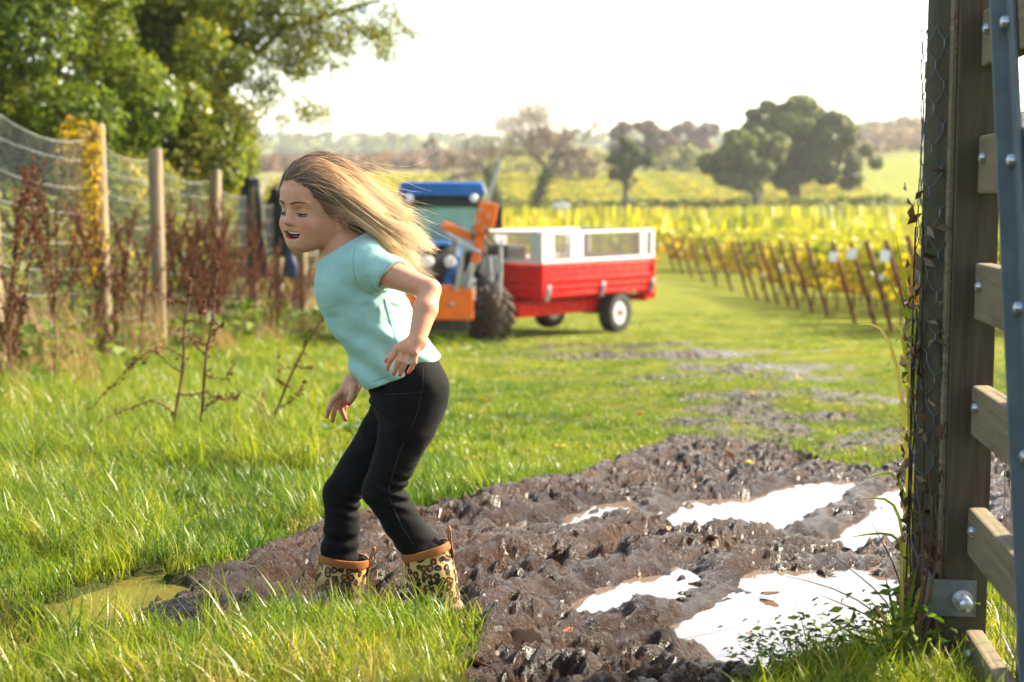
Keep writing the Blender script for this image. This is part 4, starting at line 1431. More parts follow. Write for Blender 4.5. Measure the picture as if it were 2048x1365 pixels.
def glass_mat():
    t = NT('cab_glass')
    tr = t.n('ShaderNodeBsdfTransparent', {'Color': (0.62, 0.78, 0.72, 1)})
    gl = t.n('ShaderNodeBsdfGlossy', {'Color': (0.9, 0.95, 0.93, 1), 'Roughness': 0.03})
    lw = t.n('ShaderNodeLayerWeight', {'Blend': 0.22})
    dust = t.n('ShaderNodeBsdfDiffuse', {'Color': (0.50, 0.66, 0.60, 1)})
    mx = t.n('ShaderNodeMixShader', {0: t.math('ADD', t.math('MULTIPLY', lw.outputs['Fresnel'], .9), .06)})
    t.t.links.new(tr.outputs[0], mx.inputs[1]); t.t.links.new(gl.outputs[0], mx.inputs[2])
    m2 = t.n('ShaderNodeMixShader', {0: t.math('MULTIPLY', t.noise(5.0, 4.0), .40)})
    t.t.links.new(mx.outputs[0], m2.inputs[1]); t.t.links.new(dust.outputs[0], m2.inputs[2])
    return t.done(m2)
M_glass = glass_mat()

def tyre_mesh(rad, wid, rim, lugs, lug_h):
    mb = MB()
    h = wid / 2
    mb.lathe([(rim, -h * .78), (rim * 1.08, -h * .95), (rad * .80, -h), (rad * .93, -h * .86), (rad * .965, -h * .5), (rad * .975, 0), (rad * .965, h * .5), (rad * .93, h * .86), (rad * .80, h), (rim * 1.08, h * .95), (rim, h * .78)], 40, axis='x')
    for i in range(lugs):
        for s in (-1, 1):
            a0 = 6.2832 * (i + (.5 if s > 0 else 0)) / lugs
            P = []
            for f in (0, .33, .66, 1.0):
                a = a0 + f * .85 * 6.2832 / lugs * 1.1
                x = s * h * (.05 + .93 * f)
                r_ = rad * (.985 - .05 * max(0, f - .6) * 2)
                P.append((x, a, r_))
            V, Q = [], []
            da = 6.2832 / lugs * .20
            for (x, a, r_) in P:
                for (aa, rr) in ((a - da, r_ - .02), (a - da * .75, r_ + lug_h), (a + da * .75, r_ + lug_h), (a + da, r_ - .02)):
                    V.append((x, rr * math.cos(aa), rr * math.sin(aa)))
            for k in range(3):
                for m in range(3):
                    Q.append((k * 4 + m, k * 4 + m + 1, k * 4 + m + 5, k * 4 + m + 4))
            Q += [(0, 3, 2, 1), (12, 13, 14, 15)]
            mb.add(V, Q)
    return mb.mesh('tyre', True)

def rim_mesh(rim, wid, side):
    mb = MB()
    h = wid / 2 * side
    mb.lathe([(rim * 1.02, h * .80), (rim * .93, h * .74), (rim * .86, h * .35), (rim * .55, h * .20), (rim * .50, h * .42), (rim * .22, h * .46), (rim * .10, h * .46)], 32, axis='x')
    mb.lathe([(rim * 1.02, -h * .80), (rim * .9, -h * .7), (rim * .84, 0), (rim * .1, 0.01)], 32, axis='x')
    return mb.mesh('rim', True)

def wheel(parent, loc, rad, wid, rim, lugs, lug_h, side, tyre_m, rim_m, hub_m, steer=0.0):
    w = empty('wheel', loc, steer); w.parent = parent
    link('tyre', tyre_mesh(rad, wid, rim, lugs, lug_h), tyre_m, w)
    link('rim', rim_mesh(rim, wid, side), rim_m, w)
    mb = MB(); hx = wid / 2 * side
    mb.lathe([(rim * .30, hx * .30), (rim * .30, hx * .60), (rim * .20, hx * .72), (rim * .02, hx * .74)], 14, axis='x')
    for k in range(6):
        a = k * 1.0472
        mb.lathe([(.014, hx * .40), (.014, hx * .56)], 6, axis='x', c=(0, rim * .40 * math.cos(a), rim * .40 * math.sin(a)))
    mb.build('hub', hub_m, w, True)
    return w

TY = R(1)
tx0, ty0 = -1.03, 21.5
TZ = gz(tx0, ty0)
tract = empty('tractor', (tx0, ty0, TZ), TY)
tag(tract, 'compact blue tractor with orange front implement parked on the grass', 'tractor')
tilt = math.atan(0.062)
def toL(p):
    d = np.asarray(p, float) - np.array([tx0, ty0, TZ])
    c, s = math.cos(-TY), math.sin(-TY)
    return np.array([c * d[0] - s * d[1], s * d[0] + c * d[1], d[2]])
# forward is -y
wheel(tract, (.74, 0, .41), .40, .30, .21, 14, .034, 1, M_tyre, M_tyre, M_chassis, R(33))
wheel(tract, (-.74, 0, .41), .40, .30, .21, 14, .034, -1, M_tyre, M_tyre, M_chassis, R(33))
wheel(tract, (.58, 1.72, .52), .60, .38, .33, 18, .035, 1, M_tyre, M_silver, M_chassis)
wheel(tract, (-.58, 1.72, .52), .60, .38, .33, 18, .035, -1, M_tyre, M_silver, M_chassis)
mb = MB()
mb.box((0, .8, .58), (.34, 2.4, .34), None, .03)
mb.box((0, 0, .42), (1.26, .16, .14), None, .03)
mb.box((0, 1.72, .55), (1.0, .26, .26), None, .04)
mb.box((0, -.42, .50), (.46, .5, .30), None, .02)
mb.box((0, -.62, .34), (.8, .10, .20), None, .02)
mb.tube([(-.4, -.55, .28), (-.42, .0, .3)], .04, 8); mb.tube([(.4, -.55, .28), (.42, .0, .3)], .04, 8)
mb.box((.45, .85, .42), (.3, .8, .06), None, .015); mb.box((-.45, .85, .42), (.3, .8, .06), None, .015)
mb.build('chassis', M_chassis, tract, True)
# bonnet with sloping blue cheeks meeting in a V
mb = MB()
prof = [(-.46, .80), (-.53, 1.02), (-.47, 1.24), (-.20, 1.36), (.85, 1.46), (.85, .78)]
mb.prism(prof, 'x', -.27, .27)
bon = mb.build('bonnet', M_dark, tract)
bv = bon.modifiers.new('bevel', 'BEVEL'); bv.width = .05; bv.segments = 3
for s in (-1, 1):
    mb = MB()
    mb.add([(s * .285, -.49, 1.27), (s * .20, -.53, 1.28), (s * .02, -.575, .82), (s * .10, -.56, .78), (s * .285, -.44, 1.24), (s * .285, .80, 1.46), (s * .285, .80, 1.22), (s * .285, -.30, 1.06)],
           [(0, 1, 2, 3), (4, 5, 6, 7), (0, 3, 7, 4)])
    o = mb.build('cheek_panel', M_blue, bon); so_ = o.modifiers.new('s', 'SOLIDIFY'); so_.thickness = .03; so_.offset = 0
    mb = MB(); mb.lathe([(.075, 0), (.085, -.02), (.075, -.05), (.02, -.06)], 16, axis='y', c=(s * .155, -.50, 1.20))
    mb.build('headlight', M_lamp, bon, True)
for k in range(7):
    mb = MB(); mb.box((0, -.545, .86 + .052 * k), (.08 + .05 * k, .015, .018)); mb.build('grille_bar', M_chassis, bon)
mb = MB(); mb.box((0, .2, 1.44), (.30, 1.1, .04), None, .015); mb.build('top_panel', M_blue, bon)
# cab
cab = empty('cab', (0, 0, 0)); cab.parent = tract
pil = {'A': ((.56, .86, 1.02), (.54, 1.02, 2.12)), 'B': ((.60, 1.50, .9), (.57, 1.55, 2.12)), 'C': ((.58, 2.12, .95), (.54, 1.98, 2.12))}
for s in (-1, 1):
    for k in pil:
        a, b = pil[k]
        mb = MB(); mb.tube([(s * a[0], a[1], a[2]), (s * (a[0] + .015), (a[1] + b[1]) / 2, (a[2] + b[2]) / 2), (s * b[0], b[1], b[2])], .035, 8)
        mb.build('pillar', M_dark, cab, True)
    mb = MB()
    A0, A1 = pil['A']; B0, B1 = pil['B']; C0, C1 = pil['C']
    x = s
    mb.add([(x * A0[0], A0[1], A0[2]), (x * B0[0], B0[1], B0[2]), (x * B1[0], B1[1], B1[2]), (x * A1[0], A1[1], A1[2])], [(0, 1, 2, 3)])
    o = mb.build('side_window', M_glass, cab); o.modifiers.new('s', 'SOLIDIFY').thickness = .008
    mb = MB()
    mb.add([(x * B0[0], B0[1], B0[2]), (x * C0[0], C0[1], C0[2]), (x * C1[0], C1[1], C1[2]), (x * B1[0], B1[1], B1[2])], [(0, 1, 2, 3)])
    o = mb.build('side_window', M_glass, cab); o.modifiers.new('s', 'SOLIDIFY').thickness = .008
    # rear mudguard: arc over the rear wheel
    mb = MB(); V, Q = [], []
    for i in range(13):
        a = R(-5 + 165 * i / 12)
        for xx in (.40, .84):
            V.append((s * xx, 1.72 - .70 * math.cos(a), .52 + .68 * math.sin(a)))
    for i in range(12):
        Q.append((2 * i, 2 * i + 1, 2 * i + 3, 2 * i + 2))
    mb.add(V, Q)
    o = mb.build('mudguard', M_dark if s < 0 else M_dark, tract, True); sd_ = o.modifiers.new('s', 'SOLIDIFY'); sd_.thickness = .035
    mb = MB(); mb.box((s * .80, 1.05, 1.05), (.10, .05, .34), None, .02); mb.build('side_marker', M_sign, tract)
    mb = MB(); mb.tube([(s * .56, .98, 1.95), (s * .76, .88, 1.97), (s * .80, .86, 1.92)], .014, 6); mb.box((s * .82, .85, 1.80), (.17, .05, .34), None, .02)
    mb.build('mirror', M_dark, cab, True)
mb = MB(); mb.add([(-.56, .86, 1.30), (.56, .86, 1.30), (.54, 1.02, 2.10), (-.54, 1.02, 2.10)], [(0, 1, 2, 3)]); o = mb.build('windscreen', M_glass, cab); o.modifiers.new('s', 'SOLIDIFY').thickness = .008
mb = MB(); mb.add([(-.57, 2.10, 1.15), (.57, 2.10, 1.15), (.54, 1.98, 2.10), (-.54, 1.98, 2.10)], [(0, 1, 2, 3)]); o = mb.build('rear_window', M_glass, cab); o.modifiers.new('s', 'SOLIDIFY').thickness = .008
mb = MB(); mb.box((0, 1.5, 2.08), (1.18, 1.12, .10), None, .03); mb.box((0, .94, 2.03), (1.14, .06, .12), None, .02); mb.build('roof_lining', M_dark, cab)
mb = MB(); mb.box((0, 1.48, 2.225), (1.36, 1.30, .22), None, .07, .90); rf = mb.build('roof', M_blue, cab, True)
for s in (-1, 1):
    mb = MB(); mb.lathe([(.055, 0), (.065, -.03), (.05, -.05), (.01, -.055)], 14, axis='y', c=(s * .48, .86, 2.09)); mb.build('work_light', M_lamp, rf, True)
mb = MB(); mb.box((0, .92, 1.16), (.94, .10, .30), None, .03); mb.box((0, 1.45, .86), (1.0, 1.2, .10), None, .02); mb.build('dashboard', M_dark, cab)
mb = MB(); mb.box((0, 1.68, 1.12), (.46, .44, .12), None, .04); mb.box((0, 1.92, 1.42), (.44, .12, .55), rotm(-.12, 0, 0), .04); mb.build('seat', M_seat, cab, True)
mb = MB()
mb.tube([(.17 * math.cos(a), 1.22 + .06 * math.sin(a), 1.36 + .15 * math.sin(a)) for a in np.linspace(0, 6.2832, 20)], .014, 6)
mb.tube([(0, 1.05, 1.15), (0, 1.2, 1.35)], .02, 6); mb.build('steering_wheel', M_dark, cab, True)
# orange front frame
mb = MB(); mb.box((.0, -.74, .62), (.96, .10, .42), None, .02); mb.box((.02, -.66, .85), (.7, .14, .05), None, .01)
fr = mb.build('front_plate', M_orange, tract)
mb = MB(); mb.lathe([(.035, 0), (.035, -.03), (.02, -.04)], 12, axis='y', c=(.18, -.79, .63)); mb.build('bolt', M_steel, fr, True)
# mast, boom and cutter bar of the implement, placed from the photo at the tractor's nose
YI = 20.75
def pL(px, py, dy=0.0): return toL(W(px, py, YI + dy))
mb = MB()
up0, up1 = pL(950, 525), pL(972, 408)
ax = (up1 - up0) / np.linalg.norm(up1 - up0)
rm = np.array(Vector(ax).to_track_quat('Z', 'Y').to_matrix())
mb.box(up0 + (up1 - up0) * .28, (.09, .12, .46), rm, .015)
mb.box(up0 + (up1 - up0) * .76, (.20, .20, .42), rm, .02)
mb.box(up0 + (up1 - up0) * .56, (.30, .06, .10), rm, .01)
mb.box(up0 + (up1 - up0) * .80 + np.array([.10, -.05, 0]), (.12, .14, .34), rm, .02)
mast = mb.build('mast', M_orange, tract)
for k in range(4):
    mb = MB(); q = up0 + (up1 - up0) * (.60 + .1 * k) + np.array([(-1) ** k * .06, -.13, 0]); mb.lathe([(.022, 0), (.022, -.03)], 8, axis='y', c=q); mb.build('bolt', M_steel, mast)
b0, b1 = pL(888, 452), pL(962, 482)
ax = (b1 - b0) / np.linalg.norm(b1 - b0); rm = np.array(Vector(ax).to_track_quat('Z', 'Y').to_matrix())
mb = MB(); mb.box((b0 + b1) / 2, (.12, .12, np.linalg.norm(b1 - b0) + .05), rm, .012); mb.box(b1 + np.array([-.02, 0, .0]), (.17, .17, .12), rm, .012); boom = mb.build('boom', M_orange, tract)
for s_ in (-1, 1):
    mb = MB(); mb.box(up0 + (up1 - up0) * .50 + np.array([s_ * .11, -.09, 0]), (.02, .10, .20), None, .004); mb.build('joint_plate', M_dark, mast)
mb = MB(); mb.tube([b0 + np.array([.05, -.05, -.10]), b1 + np.array([-.02, -.05, -.16])], .028, 8); mb.build('boom_cylinder', M_chrome, boom, True)
c0, c1 = pL(975, 405), pL(1000, 322)
ax = (c1 - c0) / np.linalg.norm(c1 - c0); rm = np.array(Vector(ax).to_track_quat('Z', 'Y').to_matrix())
mb = MB(); mb.box((c0 + c1) / 2, (.11, .05, np.linalg.norm(c1 - c0) + .06), rm, .008)
cb = mb.build('cutter_bar', M_steel, tract)
for k in range(9):
    f = (k + .5) / 9
    mb = MB(); mb.box(c0 + (c1 - c0) * f + np.array([0, -.03, 0]), (.17, .008, .03), rm); mb.build('tooth', M_steel, cb)
for (p, q) in (((912, 582), (930, 486)), ((935, 575), (946, 520))):
    a, b = pL(*p), pL(*q)
    mb = MB(); mb.tube([a, a + (b - a) * .6], .042, 10); cy = mb.build('hydraulic_cylinder', M_steel, tract, True)
    mb = MB(); mb.tube([a + (b - a) * .55, b], .022, 8); mb.build('piston_rod', M_chrome, cy, True)
a, b = pL(915, 590), pL(952, 522)
mb = MB(); mb.box((a + b) / 2 + np.array([0, .12, 0]), (.12, .10, .62), np.array(Vector(b - a).to_track_quat('Z', 'Y').to_matrix()), .015); mb.box(pL(940, 580, .1), (.16, .10, .30), None, .02)
mb.build('implement_arm', M_steel, tract)
for pts in ([(975, 470), (995, 490), (1000, 540), (985, 590), (950, 605)], [(968, 480), (988, 505), (992, 560), (975, 580)], [(958, 490), (975, 515), (980, 550), (945, 570)], [(935, 560), (945, 600), (965, 608)]):
    mb = MB(); mb.tube([pL(x, y, .05) for x, y in pts], .016, 6); mb.build('hose', M_rubber, tract, True)
mb = MB(); mb.tube([pL(1000, 600, .6), pL(1001, 500, .6)], .03, 8); mb.tube([pL(1001, 500, .6), pL(1003, 480, .6)], .02, 8); mb.build('exhaust', M_steel, tract, True)

# ================================================================== TRAILER
M_red = paint('red_trailer_paint', (0.50, 0.010, 0.008), .25, 0, .10, 4, .04, 60, (0.18, 0.12, 0.09), .12)
M_cage = paint('white_galvanised_cage', (0.46, 0.47, 0.47), .42, .25, .10, 7, .05)
M_mesh = paint('cage_mesh_wire', (0.16, 0.15, 0.13), .5, .5, .2, 12, 0)
ux = np.array([2.036, 2.5]); LT = float(np.linalg.norm(ux)); ang = math.atan2(2.5, 2.036)
cor = np.array([.464, 24.0])
wheel_xy = cor + ux / LT * 2.2
TRZ = float(base(wheel_xy[1])) + .02
trl = empty('trailer', (cor[0], cor[1], TRZ), ang)
tag(trl, 'red tipping trailer with white mesh cage sides behind the tractor', 'trailer')
zb, zt, zc, WT = .68, 1.235, 1.765, 1.62
def board(name, p0, p1, thick, lo, hi, inward):
    """a side board between two floor points with pressed ribs"""
    p0 = np.array(p0, float); p1 = np.array(p1, float)
    d = p1 - p0; L = np.linalg.norm(d); d /= L
    nrm = np.array([-d[1], d[0]]) * inward
    mb = MB()
    c = (p0 + p1) / 2 + nrm * thick / 2
    rz = math.atan2(d[1], d[0]); rm = rotm(0, 0, rz)
    mb.box((c[0], c[1], (lo + hi) / 2), (L, thick, hi - lo), rm, .008)
    for f in (.10, .30, .52, .90):
        q = (p0 + p1) / 2 - nrm * .012
        mb.box((q[0], q[1], lo + (hi - lo) * f), (L - .04, .030, .055), rm, .012)
    return mb.build(name, M_red, trl, True)
sb = board('side_board', (0, 0), (LT, 0), .04, zb, zt, 1)
board('side_board', (0, WT), (LT, WT), .04, zb, zt, -1)
board('front_board', (0, 0.042), (0, WT - .042), .04, zb, zt, -1)
board('tail_board', (LT, 0.042), (LT, WT - .042), .04, zb, zt, 1)
mb = MB(); mb.box((LT / 2, WT / 2, zb + .02), (LT - .1, WT - .1, .05)); mb.build('floor', M_red, trl)
for x in (.12, 1.62, LT - .12):
    mb = MB(); mb.box((x, -.045, zb + .10), (.07, .05, .26), rotm(0, .25, 0), .015); mb.tube([(x - .02, -.06, zb + .0), (x, -.09, zb + .10), (x + .05, -.06, zb + .22)], .016, 6)
    mb.build('latch', M_steel, sb, True)
for x in (.03, LT - .03):
    for y in (-.012, WT + .012):
        mb = MB(); mb.box((x, y, (zb + zt) / 2), (.07, .05, zt - zb + .03), None, .01); mb.build('corner_post', M_red, trl)
# chassis
mb = MB()
mb.box((.60, .45, .50), (3.3, .10, .26), None, .015); mb.box((.60, WT - .45, .50), (3.3, .10, .26), None, .015)
mb.box((2.2, WT / 2, .36), (.12, WT - .2, .12), None, .02)
mb.box((LT - .12, WT / 2, .56), (.08, WT - .1, .12), None, .01)
mb.box((-.55, WT / 2, .46), (.12, .9, .16), None, .015)
for y in (.45, WT - .45):
    mb.box((.4, y, .655), (.08, .08, .06)); mb.box((2.9, y, .655), (.08, .08, .06)); mb.box((1.6, y, .655), (.08, .08, .06))
mb.build('chassis', M_red, trl, True)
mb = MB(); mb.box((1.0, .30, .49), (2.4, .03, .22), None, .01); mb.build('side_guard', M_red, trl)
mb = MB(); mb.tube([(-.5, WT / 2 - .4, .46), (-1.5, WT / 2, .44)], .055, 8); mb.tube([(-.5, WT / 2 + .4, .46), (-1.5, WT / 2, .44)], .055, 8); mb.tube([(-1.45, WT / 2, .44), (-1.75, WT / 2, .44)], .05, 8)
mb.build('drawbar', M_red, trl, True)
lb = MB().box((LT + .10, .22, .60), (.16, .30, .14), None, .01).build('light_bracket', M_red, trl)
mb = MB(); mb.box((LT + .20, .22, .60), (.03, .24, .10), None, .01); mb.build('tail_light', paint('red_lamp_lens', (0.45, .01, .01), .2), lb)
for (y, s) in ((.10, -1), (WT - .10, 1)):
    w = empty('wheel', (2.2, y, .345), R(90)); w.parent = trl
    link('tyre', tyre_mesh(.345, .26, .20, 22, .008), M_tyre2, w)
    link('rim', rim_mesh(.20, .26, -1 if s > 0 else -1), M_silver, w) if s < 0 else link('rim', rim_mesh(.20, .26, 1), M_silver, w)
    mb = MB(); hx = .13 * (-1 if s < 0 else 1)
    mb.lathe([(.065, hx * .2), (.065, hx * .75), (.045, hx * .95), (.01, hx * .97)], 14, axis='x'); mb.build('hub', M_red, w, True)
# cage of white frames with mesh windows
def cage_side(name, p0, p1, wins, off):
    p0 = np.array(p0, float); p1 = np.array(p1, float)
    d = p1 - p0; L = np.linalg.norm(d); d /= L
    rm = rotm(0, 0, math.atan2(d[1], d[0]))
    lo, hi = zt + .012, zc
    def at(f, z): q = p0 + d * L * f; return (q[0], q[1], z)
    mb = MB()
    mb.box(at(.5, hi - .025), (L, .045, .05), rm, .01)
    mb.box(at(.5, lo + .03), (L, .045, .06), rm, .01)
    edges = [0] + [e for w in wins for e in w] + [1]
    for a, b in zip(edges[::2], edges[1::2]):
        mb.box(at((a + b) / 2, (lo + hi) / 2), (max(.04, (b - a) * L), .040, hi - lo - .012), rm, .008)
    fr_ = mb.build(name, M_cage, trl)
    for (a, b) in wins:
        mb = MB()
        nh = 11
        for k in range(nh):
            mb.box(at((a + b) / 2, lo + .06 + (hi - lo - .11) * (k + .5) / nh), ((b - a) * L, .006, .010), rm)
        for k in range(max(2, int((b - a) * L / .10))):
            mb.box(at(a + (b - a) * (k + .5) / max(2, int((b - a) * L / .10)), (lo + hi) / 2), (.006, .005, hi - lo - .11), rm)
        o = mb.build('mesh_window', M_mesh, fr_); o['kind'] = 'stuff'
cage_side('cage_side', (0, .0), (LT, .0), [(.10, .235), (.345, .86), (.925, .965)], 0)
cage_side('cage_side', (0, WT), (LT, WT), [(.10, .235), (.345, .86), (.925, .965)], 0)
cage_side('cage_end', (0.0, .03), (0.0, WT - .03), [(.12, .88)], 0)
cage_side('cage_end', (LT, .03), (LT, WT - .03), [(.12, .88)], 0)
mb = MB(); mb.box((.35, 1.0, 1.38), (.5, .45, .30), None, .03); o = mb.build('tool_box', M_dark)
o.parent = None; o.matrix_world = Matrix.Translation((cor[0], cor[1], TRZ)) @ Matrix.Rotation(ang, 4, 'Z')
tag(o, 'dark plastic box standing inside the trailer behind the front cage', 'box')
# ================================================================== THE GIRL
class Grid:
    """distance field on a box, turned into one continuous surface"""
    def __init__(s, lo, hi, h):
        lo = np.asarray(lo, float); hi = np.asarray(hi, float)
        s.ax = [np.arange(lo[i], hi[i] + h, h) for i in range(3)]
        s.h = h
        s.D = np.full([len(a) for a in s.ax], 0.5, np.float32)
    def sub(s, lo, hi):
        sl = []
        for i in range(3):
            a = max(0, int(np.searchsorted(s.ax[i], lo[i])) - 1); b = min(len(s.ax[i]), int(np.searchsorted(s.ax[i], hi[i])) + 1)
            if b - a < 2: return None
            sl.append(slice(a, b))
        sl = tuple(sl)
        X = s.ax[0][sl[0]][:, None, None].astype(np.float32); Y = s.ax[1][sl[1]][None, :, None].astype(np.float32); Z = s.ax[2][sl[2]][None, None, :].astype(np.float32)
        return sl, X, Y, Z
    def apply(s, prim, k=0.01, cut=False, pad=None):
        fn, lo, hi = prim
        pad = (k + 2 * s.h + .012) if pad is None else pad
        r = s.sub(np.asarray(lo) - pad, np.asarray(hi) + pad)
        if r is None: return s
        sl, X, Y, Z = r
        d = fn(X, Y, Z)
        a = s.D[sl]
        if cut:
            b = -d
            h = np.maximum(k - np.abs(a - b), 0) / max(k, 1e-6)
            s.D[sl] = np.maximum(a, b) + h * h * k * .25
        else:
            h = np.maximum(k - np.abs(a - d), 0) / max(k, 1e-6)
            s.D[sl] = np.minimum(a, d) - h * h * k * .25
        return s
    def add(s, prim, k=0.01): return s.apply(prim, k)
    def cutp(s, prim, k=0.004): return s.apply(prim, k, True)
    def halfspace(s, p, n, k=0.004):
        """remove everything on the side the normal points to"""
        n = np.asarray(n, float); n = n / np.linalg.norm(n)
        X, Y, Z = s.ax[0][:, None, None], s.ax[1][None, :, None], s.ax[2][None, None, :]
        d = ((X - p[0]) * n[0] + (Y - p[1]) * n[1] + (Z - p[2]) * n[2]).astype(np.float32)
        h = np.maximum(k - np.abs(s.D - d), 0) / k
        s.D = np.maximum(s.D, d) + h * h * k * .25
        return s
    def displace(s, fn):
        m = np.abs(s.D) < .03
        i, j, k = np.nonzero(m)
        s.D[m] += fn(s.ax[0][i], s.ax[1][j], s.ax[2][k]).astype(np.float32)
        return s
    def mesh(s, name, smooth_it=1):
        D = s.D
        ins = D < 0
        nx, ny, nz = D.shape
        cnt = np.zeros((nx - 1, ny - 1, nz - 1), np.int8)
        for dx in (0, 1):
            for dy in (0, 1):
                for dz in (0, 1):
                    cnt += ins[dx:nx - 1 + dx, dy:ny - 1 + dy, dz:nz - 1 + dz]
        cm = (cnt > 0) & (cnt < 8)
        ci = np.argwhere(cm)
        idx = np.full(cm.shape, -1, np.int32); idx[cm] = np.arange(len(ci))
        acc = np.zeros((len(ci), 3)); num = np.zeros(len(ci))
        cor = [(a, b, c) for a in (0, 1) for b in (0, 1) for c in (0, 1)]
        for p in range(8):
            for q in range(p + 1, 8):
                A, B = np.array(cor[p]), np.array(cor[q])
                if np.abs(A - B).sum() != 1: continue
                va = D[ci[:, 0] + A[0], ci[:, 1] + A[1], ci[:, 2] + A[2]].astype(float); vb = D[ci[:, 0] + B[0], ci[:, 1] + B[1], ci[:, 2] + B[2]].astype(float)
                x = (va < 0) != (vb < 0)
                t = np.where(x, va / np.where(x, va - vb, 1), 0)
                acc += np.where(x[:, None], A + (B - A) * t[:, None], 0); num += x
        g = ci + acc / num[:, None]
        V = np.stack([np.interp(g[:, i], np.arange(len(s.ax[i])), s.ax[i]) for i in range(3)], 1)
        Q = []
        for axn in range(3):
            o = [(1, 2), (2, 0), (0, 1)][axn]
            sa = [slice(None)] * 3; sb = [slice(None)] * 3
            sa[axn] = slice(0, -1); sb[axn] = slice(1, None)
            A = ins[tuple(sa)]; B = ins[tuple(sb)]
            e = np.argwhere(A != B)
            u = np.zeros(3, int); v = np.zeros(3, int); u[o[0]] = 1; v[o[1]] = 1
            ok = (e[:, o[0]] > 0) & (e[:, o[1]] > 0) & (e[:, o[0]] < D.shape[o[0]] - 1) & (e[:, o[1]] < D.shape[o[1]] - 1)
            e = e[ok]
            f = A[e[:, 0], e[:, 1], e[:, 2]]
            c = [idx[tuple((e - a * u - b * v).T)] for a, b in ((1, 1), (0, 1), (0, 0), (1, 0))]
            q = np.stack(c, 1)
            q[~f] = q[~f][:, ::-1]
            Q.append(q)
        Q = np.concatenate(Q)
        Q = Q[(Q >= 0).all(1)]
        for _ in range(smooth_it):
            S = np.zeros_like(V); n = np.zeros(len(V))
            for a, b in ((0, 1), (1, 2), (2, 3), (3, 0)):
                np.add.at(S, Q[:, a], V[Q[:, b]]); np.add.at(n, Q[:, a], 1)
            V = V * .5 + .5 * S / np.maximum(n, 1)[:, None]
        return mesh_np(name, V, Q, True), V

def cone(a, b, ra, rb, n=None, s=1.0):
    a = np.asarray(a, float); b = np.asarray(b, float)
    ab = b - a; L2 = float(ab @ ab) + 1e-12
    m = max(ra, rb)
    if n is not None:
        n = np.asarray(n, float) / np.linalg.norm(n)
    def fn(X, Y, Z):
        px, py, pz = X - a[0], Y - a[1], Z - a[2]
        t = np.clip((px * ab[0] + py * ab[1] + pz * ab[2]) / L2, 0, 1)
        dx, dy, dz = px - t * ab[0], py - t * ab[1], pz - t * ab[2]
        if n is not None:
            c = (dx * n[0] + dy * n[1] + dz * n[2]) * (1 / s - 1)
            dx, dy, dz = dx + c * n[0], dy + c * n[1], dz + c * n[2]
        r = ra + (rb - ra) * t
        return ((np.sqrt(dx * dx + dy * dy + dz * dz) - r) * (min(1, s) if n is not None else 1)).astype(np.float32)
    return fn, np.minimum(a, b) - m, np.maximum(a, b) + m

def ell(c, rad, M=None):
    """ellipsoid; M has the local axes as columns"""
    c = np.asarray(c, float); rad = np.asarray(rad, float)
    M = np.eye(3) if M is None else np.asarray(M, float)
    ext = np.sqrt(((M * rad) ** 2).sum(1))
    def fn(X, Y, Z):
        dx, dy, dz = X - c[0], Y - c[1], Z - c[2]
        k0 = 0; k1 = 0
        for i in range(3):
            q = (dx * M[0, i] + dy * M[1, i] + dz * M[2, i]) / rad[i]
            k0 = k0 + q * q; k1 = k1 + (q / rad[i]) ** 2
        k0 = np.sqrt(k0); k1 = np.sqrt(k1) + 1e-9
        return (k0 * (k0 - 1) / k1).astype(np.float32)
    return fn, c - ext, c + ext

GY = 3.42
def g(px, py, dy=0.0): return W(px, py, GY + dy)
girl_foot = (g(790, 1215)[0], GY, gz(g(790, 1215)[0], GY))
girl = empty('person', girl_foot)
tag(girl, 'laughing child in mint top, black trousers and leopard print boots stepping through mud', 'person')
GO = np.array(girl_foot)
def glink(name, me, mat, parent=None):
    o = link(name, me, mat, parent or girl)
    if parent is None: o.location = -GO
    return o

# ---- head frame: columns are her left, forward and up
YAW, PIT, ROLL = R(51), R(5), R(-3)
fw = np.array([-math.cos(YAW) * math.cos(PIT), -math.sin(YAW) * math.cos(PIT), -math.sin(PIT)])
lf = np.array([math.sin(YAW), -math.cos(YAW), 0.0])
up = np.cross(fw, -lf); up = up / np.linalg.norm(up)
if up[2] < 0: up = -up
lf, up = lf * math.cos(ROLL) + up * math.sin(ROLL), up * math.cos(ROLL) - lf * math.sin(ROLL)
HM = np.stack([lf, fw, up], 1)
HC = g(633, 416, 0.0)
HS = .985
def hp(x, y, z): return HC + HM @ (np.array([x, y, z]) * HS)
def hloc(V): return ((V - HC) @ HM) / HS

# ---- skin: one continuous body
SK = Grid(g(520, 1010, -.36) - np.array([0, 0, .0]), g(925, 290, .22) + np.array([.03, 0, .02]), .0026)
SK = Grid((-.60, 3.02, .05), (-.10, 3.66, 1.075), .0026)
def h_ell(x, y, z, rx, ry, rz): return ell(hp(x, y, z), np.array([rx, ry, rz]) * HS, HM)
def h_cone(a, b, ra, rb): return cone(hp(*a), hp(*b), ra * HS, rb * HS)
SK.add(h_ell(0, -.014, .034, .072, .090, .080), .001)
SK.add(h_ell(0, .020, .036, .062, .062, .060), .03)          # forehead
SK.add(h_ell(0, .020, -.026, .059, .060, .062), .03)         # mid face
SK.add(h_ell(0, .038, -.053, .042, .040, .033), .03)         # muzzle and jaw
for s in (-1, 1):
    SK.add(h_cone((s * .051, .002, -.040), (s * .015, .056, -.073), .019, .014), .03)   # jaw line
    SK.add(h_ell(s * .034, .054, -.033, .022, .021, .020), .018)   # cheeks raised by the smile
SK.add(h_ell(0, .063, -.0770, .017, .014, .012), .016)        # chin
